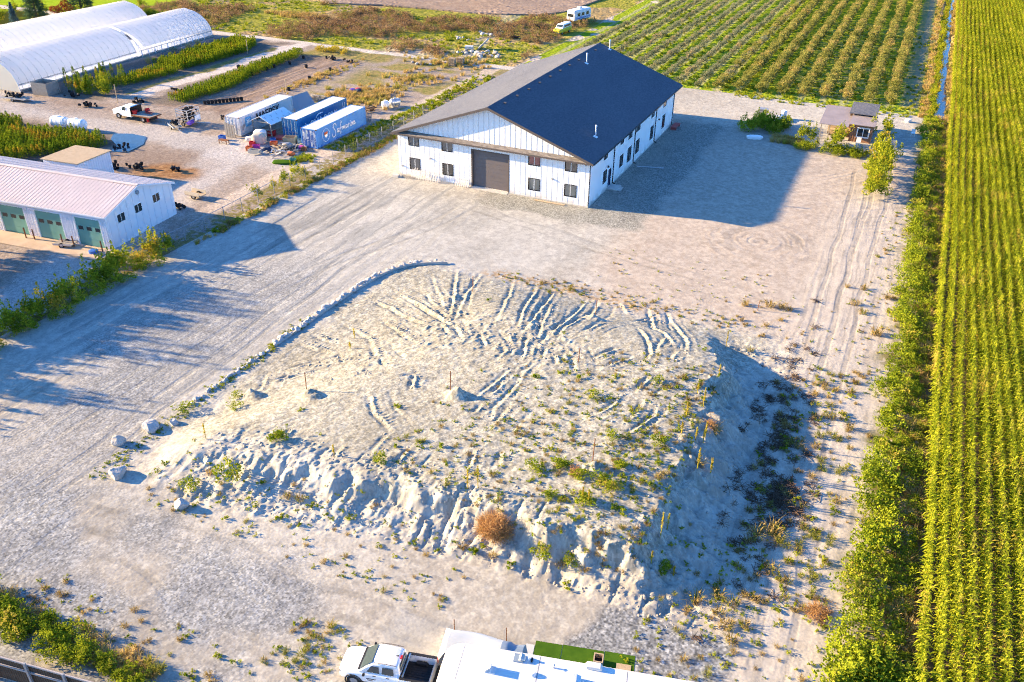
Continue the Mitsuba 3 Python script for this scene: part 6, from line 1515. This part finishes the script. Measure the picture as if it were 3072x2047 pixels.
ced += plot([(-73.2, 12.2), (-69.9, 11.9), (-69.3, 22.6), (-71.4, 30.5), (-73.4, 47), (-75.4, 47.8), (-75.6, 37), (-74.6, 30)], .5, .5, 'short')
dplot = plot([(-104, -7.2), (-82, -6.6), (-79, -9.0), (-104, -10.5)], .7, .7, 'big') + plot([(-104, -11.6), (-80, -10.0), (-72, -6.8), (-65.6, -6.6), (-64.4, -9.6), (-72, -18.8), (-104, -22)], .72, .68, 'big')
ced += dplot
ced.sort(key=lambda p: (p[0] - EYE[0]) ** 2 + (p[1] - EYE[1]) ** 2 - (6000 if p[2] == 'big' else 0))
i = 0
for x, y, kd in ced:
    g = f'g_cedar_big_{rp.integers(4)}' if kd == 'big' else f'g_cedar_{rp.integers(4)}'
    s = rp.uniform(.85, 1.15) * (1.25 if kd == 'mid' else 1.0)
    if x < -101: pass
    i += 1
    if i <= 300: q = thing('potted_cedar', 'young columnar cedar at the right end of the dense nursery block behind the workshop', 'cedar', 'nearest potted cedars'); inst(q, g, xform(x, y, 0, ang(), s))
    else: inst(f'nursery_cedars__{i:04d}', g, xform(x, y, 0, ang(), s))
labels['nursery_cedars'] = {'label': 'dense blocks and strips of young columnar cedars in the nursery', 'category': 'cedars', 'kind': 'stuff'}
for k in range(34):
    x, y = (-93.5 + 6.2 * rp.random(), 10 + 9 * rp.random()) if k > 12 else (-91 + 5.5 * rp.random(), 8.6 + 1.4 * rp.random())
    q = thing('tall_cedar', 'tall columnar evergreen in the nursery group right of the plywood bin', 'evergreen', 'tall nursery evergreens')
    inst(q, ('g_cedar_tall', 'g_cedar_tall_1')[k % 2], xform(x, y, 0, ang(), rp.uniform(.75, 1.05)))
for k in range(3): sgroup(f'g_shrub_{k}', shrub_mesh(600 + k, 2.1, .9, 560, .2, 8, 5), 'leaf_shrub')
for k in range(3): sgroup(f'g_bramble_{k}', shrub_mesh(620 + k, 1.25, 1.0, 620, .17, 9, 3, .8), 'leaf_bramble')
for k in range(9):
    q = thing('nursery_shrub', 'loose leafy shrub among the tall evergreens of the nursery', 'shrub', 'leafy nursery shrubs')
    inst(q, f'g_shrub_{k % 3}', xform(-88.5 + 5 * rp.random(), 9.5 + 4.5 * rp.random(), 0, ang(), rp.uniform(.9, 1.25)))
for x, y, m_, lab in ((-93.2, 32.0, 'leaf_spruce', 'bluish juniper mound between greenhouse and long cedar plot, left one'), (-94.2, 36.0, 'leaf_pale', 'pale grey green shrub beside the bluish juniper')):
    q = single('low_shrub', shrub_mesh(int(y), 1.7, 1.7, 500, .22, 8).xf(None, (x, y, 0)), m_, lab, 'shrub')
for k, (x, y) in enumerate(((-93.6, 28.9), (-95.0, 40.5), (-95.4, 43.5))):
    single('ornamental_grass', blades(30 + k, 90, .7, 1.7, .04, .5).xf(None, (x, y, 0)), 'grass_straw', ('pale plume grass beside the bluish juniper', 'straw coloured plume grass along the long cedar plot, nearer one', 'straw coloured plume grass along the long cedar plot, farther one')[k], 'grass')
for k in range(16):
    q = thing('yellow_shrub', 'low yellow green shrub beyond the end of the brown soil plot', 'shrub', 'yellow shrubs beyond the brown plot')
    scene[q] = shape(shrub_mesh(700 + k, 1.0, .8, 160, .2, 5).xf(None, (-73.5 + 6.5 * rp.random(), 50.6 + 2.6 * rp.random(), 0)), 'leaf_gold')

# hedge along the wire fence, brambles on the right, corner thicket
def bush_line(name, label, cat, group, pts, gs, smin, smax, jit):
    for x, y, s in pts:
        q = thing(name, label, cat, group)
        inst(q, gs[rp.integers(len(gs))], xform(x + rp.normal(0, jit), y + rp.normal(0, jit), 0, ang(), rp.uniform(smin, smax) * s))
SHR, BRM = [f'g_shrub_{k}' for k in range(3)], [f'g_bramble_{k}' for k in range(3)]
bush_line('hedge_shrub', 'tall leafy shrub on the wire fence line of the ragged left hedge', 'shrub', 'tall hedge shrubs along the fence', [(-33.9 + .3 * math.sin(k), -62 + .95 * k, 1 - .25 * ss(-34, -26, -62 + .95 * k)) for k in range(36)], SHR * 2 + BRM, 1.0, 1.45, .3)
bush_line('hedge_shrub', 'low bramble at the drive side foot of the ragged left hedge', 'shrub', 'low brambles under the left hedge', [(-32.9 + .2 * math.sin(k), -62 + 1.2 * k, .8) for k in range(26)], BRM, .6, 1.0, .3)
bush_line('fence_shrub', 'green shrub standing alone at the wire fence beyond the workshop shadow', 'shrub', 'shrubs by the far fence', [(-34.9, -14.2, .8), (-34.8, -11.4, .8), (-34.7, -9.4, 1.0), (-34.9, -7.6, 1.05), (-34.6, -6.4, .9), (-34.6, 4.6, .6)], SHR, .85, 1.0, .15)
hd = []
y = -60.0
while y < 55:
    w0 = 33.7 if y > -22 else 33.5 - .04 * (y + 22) * -1 * .4
    hd.append((w0 + rp.uniform(0, .9), y, rp.uniform(.8, 1.15) * (1.25 if y < -35 else 1.0)))
    if rp.random() < (.75 if y < -10 else .4): hd.append((w0 + rp.uniform(1.0, 2.0), y + .4, rp.uniform(.6, 1.0)))
    y += rp.uniform(.75, 1.25)
def hedge_place(y):
    for lim, w in ((-50, 'at the lower picture edge'), (-40, 'level with the near end of the mound'), (-30, 'level with the middle of the mound'), (-20, 'level with the far end of the mound'), (-9, 'level with the straw grass behind the mound'), (4, 'level with the round tyre marks'), (17, 'below the shrub row'), (33, 'level with the shrub row')):
        if y < lim: return w
    return 'level with the cabin'
for x, y, s in hd:
    w = ('big' if s > 1.05 else 'low' if s < .85 else 'middling') + ' green bramble beside the corn, ' + hedge_place(y)
    bush_line('bramble', w, 'bramble', w, [(x, y, s)], BRM, .8, 1.1, .15)
bush_line('bramble', 'big green bramble bush at the lower end of the strip beside the corn', 'bramble', 'brambles at the lower right', [(33.4 + 2.4 * rp.random(), -61 + 10 * rp.random(), 1.05) for _ in range(24)], BRM, .9, 1.2, .2)
bush_line('corner_bramble', 'green bramble in the thicket behind the dark board fence', 'bramble', 'corner thicket', [(-10.5 + 13.0 * u, -69.4 + .9 * rp.random() + (1.0 - u) * .9 * rp.random() + .5 * u, 1 - .3 * u) for u in np.linspace(0, 1, 38)], BRM, .65, .95, .25)
for k in range(100):
    y = -60 + 114 * k / 100
    bush_line('edge_bramble', 'low bramble at the corn edge, ' + hedge_place(y), 'bramble', 'low brambles at the corn edge, ' + hedge_place(y), [(35.5 + .5 * rp.random(), y, .62)], BRM, .8, 1.1, .1)
n = 0
def scatter(name, cnt, fn, gs, s0, s1):
    k = 0
    for _ in range(cnt):
        q = fn()
        if q is None: continue
        k += 1
        inst(f'{name}__{used.setdefault("#" + name, 0) + 1:04d}', gs[rp.integers(len(gs))], xform(q[0], q[1], hz(q[0], q[1]) - .01, ang(), rp.uniform(s0, s1) * (q[2] if len(q) > 2 else 1)))
        used['#' + name] += 1
STR, GRS = [f'g_straw_{k}' for k in range(3)], [f'g_grass_{k}' for k in range(3)]
scatter('straw_grass', 560, lambda: (34.6 + 2.1 * rp.random(), -60 + 116 * rp.random()), STR, .7, 1.5)
scatter('straw_grass', 420, lambda: (36.3 + 2.4 * rp.random(), 56 + 120 * rp.random() ** 1.3), STR, .8, 1.6)
scatter('straw_grass', 260, lambda: (32.6 + 1.3 * rp.random(), 56 + 120 * rp.random() ** 1.3), STR, .6, 1.2)
scatter('straw_grass', 130, lambda: (-32.9 + .9 * rp.random(), -28 + 48 * rp.random()), STR, .5, 1.0)
scatter('straw_grass', 120, lambda: (-10.5 + 12.5 * rp.random(), -67.9 + rp.normal(0, .35)), STR, .6, 1.1)
scatter('straw_grass', 200, lambda: (-48 + 6 * rp.normal(0, .5), 28 + 5 * rp.normal(0, .6)), STR, .9, 1.5)
scatter('straw_grass', 90, lambda: (-46 + rp.normal(0, 2.5), 41 + rp.normal(0, 2.0)), STR, .9, 1.4)
scatter('straw_grass', 160, lambda: (-61 + rp.normal(0, .8), 33 + rp.normal(0, 6)), STR, .5, 1.0)
scatter('straw_grass', 140, lambda: (-47 + rp.normal(0, 4), 55 + rp.normal(0, 4)), STR, .8, 1.5)
labels['straw_grass'] = {'label': 'straw coloured tall grass along fences, ditch and plots', 'category': 'grass', 'kind': 'stuff'}
for k in range(90):
    y = 57 + 120 * (k / 90) ** 1.3
    q = thing('ditch_bush', 'green bush on the bank of the ditch beyond the cabin', 'bush', 'bushes along the ditch')
    inst(q, (SHR + BRM)[rp.integers(6)], xform(33.8 + .9 * rp.random() + .006 * (y - 57), y, -.2, ang(), rp.uniform(.5, .85)))

# shrubs round the cabin
for x, y, s, lab in ((18.4, 34.8, 1.0, 'golden green shrub at the left end of the cabin thicket'), (19.2, 35.6, .9, 'tall golden green shrub left of the cabin porch'), (20.4, 34.2, .42, 'shrub in front of the cabin porch'), (21.9, 33.4, .5, 'leafy shrub in front of the cabin, second from the left'), (23.3, 33.2, 1.1, 'leafy shrub before the brown cabin wall'), (23.2, 36.2, 1.0, 'slender tree like shrub hiding the middle of the cabin'), (25.2, 32.4, .5, 'low shrub below the white framed window'), (22.6, 36.9, .5, 'shrub at the porch counter of the cabin'),
        (28.7, 37.4, 1.0, 'tall shrub at the right corner of the cabin'), (28.6, 40.6, 1.3, 'tallest leafy shrub right behind the cabin'), (28.2, 34.2, .8, 'shrub right of the white framed window')):
    q = thing('cabin_shrub', lab, 'shrub', 'shrubs round the cabin'); inst(q, SHR[rp.integers(3)], xform(x, y, 0, ang(), (s * 1.25, s * 1.25, s * 1.35)))
for k in range(26):
    q = thing('thicket_bramble', 'low golden green bramble in the thicket along the front of the cabin', 'bramble', 'thicket before the cabin')
    inst(q, BRM[k % 3], xform(17.5 + 10.0 * rp.random(), 31.6 + 2.0 * rp.random(), 0, ang(), rp.uniform(.6, .95)))
for k in range(16):
    u = k / 15
    q = thing('row_shrub', 'bright green shrub in the row right of the sandy yard below the cabin', 'shrub', 'shrub row below the cabin')
    inst(q, SHR[k % 3], xform(28.9 + .3 * math.sin(k * 2.1) + (.5 if k % 2 else -.2), 17.0 + 16 * u, 0, ang(), (1.35, 1.35, 1.2 + .15 * (k % 3))))
sgroup('g_dark_0', shrub_mesh(640, 1.5, 1.1, 520, .2, 8, 2), 'leaf_bramble')
for k in range(22):
    q = thing('shade_shrub', 'dark green shrub in the warehouse shade near the orchard edge', 'shrub', 'shrubs in the warehouse shade')
    inst(q, 'g_dark_0', xform(11.2 + 5.4 * rp.random(), 36.4 + 6.2 * rp.random(), 0, ang(), rp.uniform(.8, 1.25)))
scatter('dead_grass', 60, lambda: (14.5 + 4 * rp.random(), 33.5 + 2.6 * rp.random()), STR, .8, 1.5)
labels['dead_grass'] = {'label': 'dead grass in front of the dark shrubs in the warehouse shade', 'category': 'grass', 'kind': 'stuff'}

# meadow weeds
for k in range(3): sgroup(f'g_rust_{k}', shrub_mesh(660 + k, .95, .9, 150, .2, 6, 1), 'leaf_rust')
def meadow(th, lo):
    def fn():
        x, y = -133 + 98 * rp.random(), 57 + 45 * rp.random()
        if x > -36 or (y > 93 and x < -50): return None
        w = fb(np.array(x * .07), np.array(y * .07), 3, 51)
        return (x, y) if (w > th) == lo else None
    return fn
scatter('dock_weeds', 2600, meadow(.52, True), [f'g_rust_{k}' for k in range(3)], .7, 1.35)
labels['dock_weeds'] = {'label': 'rust brown seeding weeds covering much of the far meadow', 'category': 'weeds', 'kind': 'stuff'}
scatter('meadow_grass', 1500, meadow(.5, False), GRS, 1.0, 2.0)
labels['meadow_grass'] = {'label': 'bright green grass of the far meadow', 'category': 'grass', 'kind': 'stuff'}
scatter('pale_reeds', 150, lambda: (-96 + 5.5 * rp.normal(0, .6), 77 + 1.4 * rp.normal(0, .6)), STR, 1.3, 2.2)
labels['pale_reeds'] = {'label': 'patch of pale dead reeds in the middle of the far meadow', 'category': 'reeds', 'kind': 'stuff'}

# weeds on the mound, the lane and the gravel
def weed_mesh(seed, n=110, R=.42, H=.32, leaf=.13): return shrub_mesh(seed, H, R, n, leaf, 5, 0, .6)
for k in range(4): sgroup(f'g_weed_{k}', weed_mesh(800 + k), 'leaf_weed')
for k in range(3): sgroup(f'g_dryweed_{k}', MB().add(*blades(810 + k, 50, .4, .55, .03, .9).mesh()).add(*weed_mesh(820 + k, 40, .4, .4).mesh()), 'leaf_dry')
for k in range(2): sgroup(f'g_bigweed_{k}', shrub_mesh(830 + k, .95, .7, 420, .14, 8, 2, .7), 'leaf_weed')
WD, DW_ = [f'g_weed_{k}' for k in range(4)], [f'g_dryweed_{k}' for k in range(3)]
def zone(x, y):
    if y < -54.4 and x < 6: return 'at the front left foot of the mound'
    if y < -50.5: return 'on the front slope of the mound'
    if x > 24: return 'on the sandy lane right of the mound'
    if x > 12: return 'on the right half of the mound top'
    return 'on the left half of the mound top'
for x, y, s in GREEN:
    q = thing('weed', ('large ' if s > 1.3 else 'small ' if s < .75 else '') + 'green weed clump ' + zone(x, y), 'weed', 'green weeds ' + zone(x, y))
    if s > 1.15: inst(q, f'g_bigweed_{rp.integers(2)}', xform(x, y, hz(x, y) - .05, ang(), (s * .6, s * .6, s * (.45 if s < 2 else .8))))
    else: inst(q, WD[rp.integers(4)], xform(x, y, hz(x, y) - .02, ang(), s * .95))
for x, y, s in DRY:
    q = thing('dry_weed', ('large ' if s > 1.3 else 'small ' if s < .85 else '') + 'straw brown weed tuft ' + zone(x, y), 'weed', 'dry weeds ' + zone(x, y))
    inst(q, DW_[rp.integers(3)], xform(x, y, hz(x, y) - .02, ang(), s * .9))
for k, (x, y, s) in enumerate(MULLEIN):
    rg = np.random.default_rng(900 + k); H = .95 * s
    m = MB().tube([(0, 0, 0), (rg.normal(0, .05), rg.normal(0, .05), H)], [.03, .012], 4)
    t_ = rg.uniform(.35, 1, 70)[:, None]
    m.add(*leaf_quads(t_ * [0, 0, H] + rg.normal(0, .05, (70, 3)) * (1.3 - t_), unit(rg.normal(size=(70, 3)) + [0, 0, 1]), .11, .06, rg))
    single('tall_weed', m.xf(None, (x, y, hz(x, y))), 'leaf_gold', 'tall yellow spike weed ' + zone(x, y), 'weed', 'yellow spike weeds ' + zone(x, y))
rg = np.random.default_rng(55)
def twig_bush(seed, R, n, mat_, x, y, nm, lab, z0=.0, H=1.0):
    rg = np.random.default_rng(seed); m = MB()
    for k in range(n):
        u = unit(rg.normal(size=(1, 3)))[0]; u[2] = abs(u[2]) * H + .1
        r = R * rg.uniform(.55, 1.05)
        p = u * r; mid = p * .55 + rg.normal(0, .1 * R, 3)
        s = np.cross(u, rg.normal(size=3)); s /= np.linalg.norm(s); w = .012
        m.add([mid - s * w, mid + s * w, p + s * w * .6, p - s * w * .6], [[0, 1, 2, 3]])
        for _ in range(2):
            e = p + rg.normal(0, .16 * R, 3); m.add([mid * .3 + p * .7 - s * w, mid * .3 + p * .7 + s * w, e], [[0, 1, 2]])
    m.add(*shrub_mesh(seed, R * 1.1, R * .8, 160, .1, 6).mesh())
    single(nm, m.xf(None, (x, y, hz(x, y) + z0)), mat_, lab, 'bush')
twig_bush(1, 1.3, 1500, 'leaf_rust_bush', 13.2, -52.1, 'dry_bush', 'big round orange brown dry bush on the front slope of the mound')
twig_bush(2, .8, 400, 'leaf_rust_bush', 31.6, -49.6, 'dry_bush', 'reddish brown dry bush on sand by the brambles at the lower right', 0, .7)
twig_bush(3, .55, 220, 'leaf_rust_bush', 22.6, -37.8, 'dry_bush', 'rusty dry bush at the right crest of the mound', 0, .8)
twig_bush(4, .5, 200, 'leaf_rust_bush', 16.2, -46.7, 'dry_bush', 'rusty dry bush among weeds on the mound top', 0, .7)
leafy('leaf_rust_bush', (.34, .18, .07), (.56, .34, .15), (.40, .30, .1), .7)
def dens():
    r = rp.random()
    if r < .62: x, y, s = 3 + 19 * rp.random() ** .7, -52 + 21 * rp.random(), .75
    elif r < .72: x, y, s = -9 + 22 * rp.random(), -58.5 + 6 * rp.random(), .7
    elif r < .83: x, y, s = 23 + 9 * rp.random(), -58 + 12 * rp.random(), .9
    elif r < .92: x, y, s = 30 + 3.6 * rp.random() ** .6, -46 + 62 * rp.random(), .8
    else: x, y, s = 6 + 26 * rp.random(), -22 + 14 * rp.random(), .6
    if r < .62 and rp.random() > ss(-1.2, 1.2, (x - 11) / 7 + (-38 - y) / 9): return None
    return (x, y, s * rp.uniform(.35, 1.0))
scatter('small_weeds', 1900, dens, WD + WD[:2] + DW_, .55, .95)
scatter('small_weeds', 80, lambda: (-9 + 16 * rp.random(), -67.3 + 2.6 * rp.random() ** 2, rp.uniform(.4, .9)), WD + DW_, .5, .9)
scatter('small_weeds', 70, lambda: (6 + 4 * rp.random(), -65 + 3.5 * rp.random(), rp.uniform(.4, .9)), WD + DW_, .5, .9)
scatter('small_weeds', 260, lambda: (26 + 5.5 * rp.random() ** .8, -51 + 28 * rp.random(), rp.uniform(.4, 1.1)), WD + DW_ * 2, .5, 1.0)
scatter('small_weeds', 160, lambda: (-2 + 24 * rp.random(), -19.7 + rp.normal(0, .8) + 0, rp.uniform(.3, .8)), WD + DW_, .5, .8)
scatter('small_weeds', 240, lambda: (-13.0 + rp.normal(0, .35), -58 + 24 * rp.random(), rp.uniform(.3, .8)), WD, .5, .8)
scatter('small_weeds', 150, lambda: (4 + 28 * rp.random(), 54.5 + 2.5 * rp.random()), GRS, .6, 1.2)
labels['small_weeds'] = {'label': 'small weeds sprouting all over the mound, lane and gravel edges', 'category': 'weeds', 'kind': 'stuff'}
scatter('fence_weeds', 240, lambda: (-33.1 + .8 * rp.random(), -24 + 44 * rp.random()), WD + GRS + DW_, .8, 1.5)
scatter('fence_weeds', 200, lambda: (-38.5 + 3 * rp.random(), 4 + 14 * rp.random()), GRS, .8, 1.4)
scatter('fence_weeds', 160, lambda: (-37.5 + 3 * rp.random(), 18 + 30 * rp.random()), GRS + WD, .9, 1.8)
scatter('fence_weeds', 60, lambda: (-38.6 + rp.normal(0, .7), -.8 + rp.normal(0, .8)), GRS, .8, 1.4)
labels['fence_weeds'] = {'label': 'green weeds along the wire fence', 'category': 'weeds', 'kind': 'stuff'}

# clods and stones broken from the mound
def clod():
    r = rp.random()
    if r < .42: x = -8 + 32 * rp.random(); y = np.interp(x, [-8, 2, 10, 24], [-57, -56, -54.3, -53.3]) + 5.5 * rp.random()
    elif r < .68: x, y = 20.5 + 6.5 * rp.random(), -54 + 32 * rp.random()
    else:
        L = RUTS[rp.integers(len(RUTS))]; k = rp.integers(len(L) - 1); u = rp.random()
        x, y = L[k][0] * (1 - u) + L[k + 1][0] * u + rp.normal(0, .3), L[k][1] * (1 - u) + L[k + 1][1] * u + rp.normal(0, .3)
    return (x, y, .35 + rp.random() ** 3)
for k in range(4): sgroup(f'g_clod_{k}', MB().add(*rock_mesh(.13, 950 + k, 1, .7)), 'clod')
mat('clod', shade((.28, .25, .21), (.44, .40, .345), 2.0), rough=1.0, spec=.05)
scatter('clods', 5200, clod, [f'g_clod_{k}' for k in range(4)], .35, 1.0)
labels['clods'] = {'label': 'clods and stones crumbled from the mound edges and tracks', 'category': 'clods', 'kind': 'stuff'}
for k in range(3):
    m = MB(); rg = np.random.default_rng(970 + k)
    for j in range(16):
        a = rg.uniform(0, 2 * PI); l = rg.uniform(.2, .6)
        m.tube([(rg.normal(0, .2), rg.normal(0, .2), .02), (l * math.cos(a), l * math.sin(a), rg.uniform(.03, .3))], .014, 3, False)
    sgroup(f'g_twigs_{k}', m, 'wood_dark')
scatter('brush_litter', 130, lambda: (26.6 + rp.normal(0, 1.1), -34 + rp.normal(0, 7)), [f'g_twigs_{k}' for k in range(3)], .6, 1.3)
scatter('brush_litter', 60, lambda: (28.2 + rp.normal(0, .8), -41 + rp.normal(0, 1.2)), [f'g_twigs_{k}' for k in range(3)], .6, 1.3)
labels['brush_litter'] = {'label': 'dark dead brush littering the shaded foot of the mound', 'category': 'brush', 'kind': 'stuff'}

# trees behind the greenhouses
def tree(name, label, x, y, crown, cm_, H, r, seed, rz=0.0):
    k = thing(name, label, 'tree')
    part(k, 'trunk', trunk_mesh(H, r, seed).xf(None, (x, y, 0)), 'bark')
    part(k, 'crown', crown.xf(None, (x, y, 0)), cm_)
tree('spruce_tree', 'small blue spruce behind the greenhouses at the top left corner', -138, 38, conifer_mesh(1, 5.2, 1.35, 2200, .34), 'leaf_spruce', 4.6, .12, 1)
tree('conifer_tree', 'big dark conifer behind the greenhouses', -139, 44.2, conifer_mesh(2, 10.5, 3.0, 5200, .5), 'leaf_conifer', 9.5, .25, 2)
tree('conifer_tree', 'broad dark conifer at the top edge behind the far greenhouse', -141, 57.2, conifer_mesh(3, 8.5, 3.9, 5600, .5), 'leaf_conifer', 7.5, .25, 3)
tree('maple_tree', 'red leaved maple between the two dark conifers', -138.5, 50.2, shrub_mesh(4, 4.6, 1.8, 1700, .34, 10), 'leaf_red', 3.2, .12, 4)
tree('maple_tree', 'small red leaved tree behind the greenhouses near the blue spruce', -134, 39.6, shrub_mesh(5, 2.8, 1.2, 420, .28, 7), 'leaf_red', 2.0, .08, 5)
tree('young_tree', 'small green tree on the lawn beyond the far greenhouse', -134.6, 68, shrub_mesh(6, 3.2, 1.2, 420, .3, 7), 'leaf_bramble', 2.4, .08, 6)
tree('young_tree', 'little round tree at the top edge beyond the lawn', -137, 75.5, shrub_mesh(7, 2.4, .9, 320, .3, 6), 'leaf_shrub', 1.8, .07, 7)
for k, (x, y, s) in enumerate(((-141, 34.5, 1.2), (-143, 37, 1.4), (-137, 41.5, .9), (-141.5, 47.5, 1.2), (-137.5, 53.2, 1.1), (-147, 42, 1.5), (-150, 48, 1.6), (-146, 52, 1.3), (-135.5, 47, .8))):
    q = thing('garden_shrub', 'garden shrub among the trees behind the greenhouses', 'shrub', 'shrubs among the back trees'); inst(q, SHR[k % 3], xform(x, y, 0, ang(), s))
scatter('back_hedge', 110, lambda: (-128 + 12 * rp.random(), 62.5 + rp.normal(0, 1.0)), [f'g_rust_{k}' for k in range(3)] + ['g_dark_0'], .6, 1.1)
labels['back_hedge'] = {'label': 'dark overgrown bank beyond the end of the far greenhouse', 'category': 'weeds', 'kind': 'stuff'}

# tall trees left of the picture: they stand out of view, their long shadows lie across the drive
for k, (x, y, H, R) in enumerate(((-53, -39.8, 9, 1.8), (-57, -40.3, 10, 1.9), (-49.5, -41.5, 8, 1.8), (-47, -44, 8, 1.7), (-44, -50, 8, 1.7), (-42, -56, 7.5, 1.7), (-50, -38.5, 6.5, 1.5), (-54, -41.5, 9.0, 1.8), (-52, -45, 8.5, 1.9), (-48, -48.5, 7.5, 1.7), (-46, -52.5, 7.0, 1.7), (-56, -38, 8.5, 1.6), (-62, -47.5, 12.5, 2.3), (-59, -45.5, 11.5, 2.0), (-64, -51, 13.0, 2.4), (-57.5, -51.5, 10.5, 2.0), (-61, -43, 12.6, 2.0), (-66, -44.5, 13.5, 2.5), (-56, -56, 9.5, 2.0), (-60.5, -56.5, 11.0, 2.1), (-58, -48.5, 10.5, 1.9), (-64, -48.8, 13.5, 1.8), (-63, -45.2, 13, 1.6), (-60, -50.2, 12, 1.7), (-62.5, -53, 11.5, 1.7), (-59.5, -41.8, 11.5, 1.6), (-55.5, -43.5, 10, 1.6), (-53, -48, 9, 1.5))):
    R = R * .9
    g = thing('shade_tree', 'tall slender tree left of the picture whose shadow crosses the drive', 'tree', 'trees left of the picture')
    part(g, 'trunk', trunk_mesh(H, .16, 40 + k, 10, .22).xf(None, (x, y, 0)), 'bark')
    part(g, 'crown', (shrub_mesh(60 + k, H * .84, R * .8, 1500, .36, 22, 16, 1.0) if k % 3 else column_mesh(60 + k, H * .82, R * .6, 1200, .34)).xf(None, (x, y, H * .16)), 'leaf_shrub')
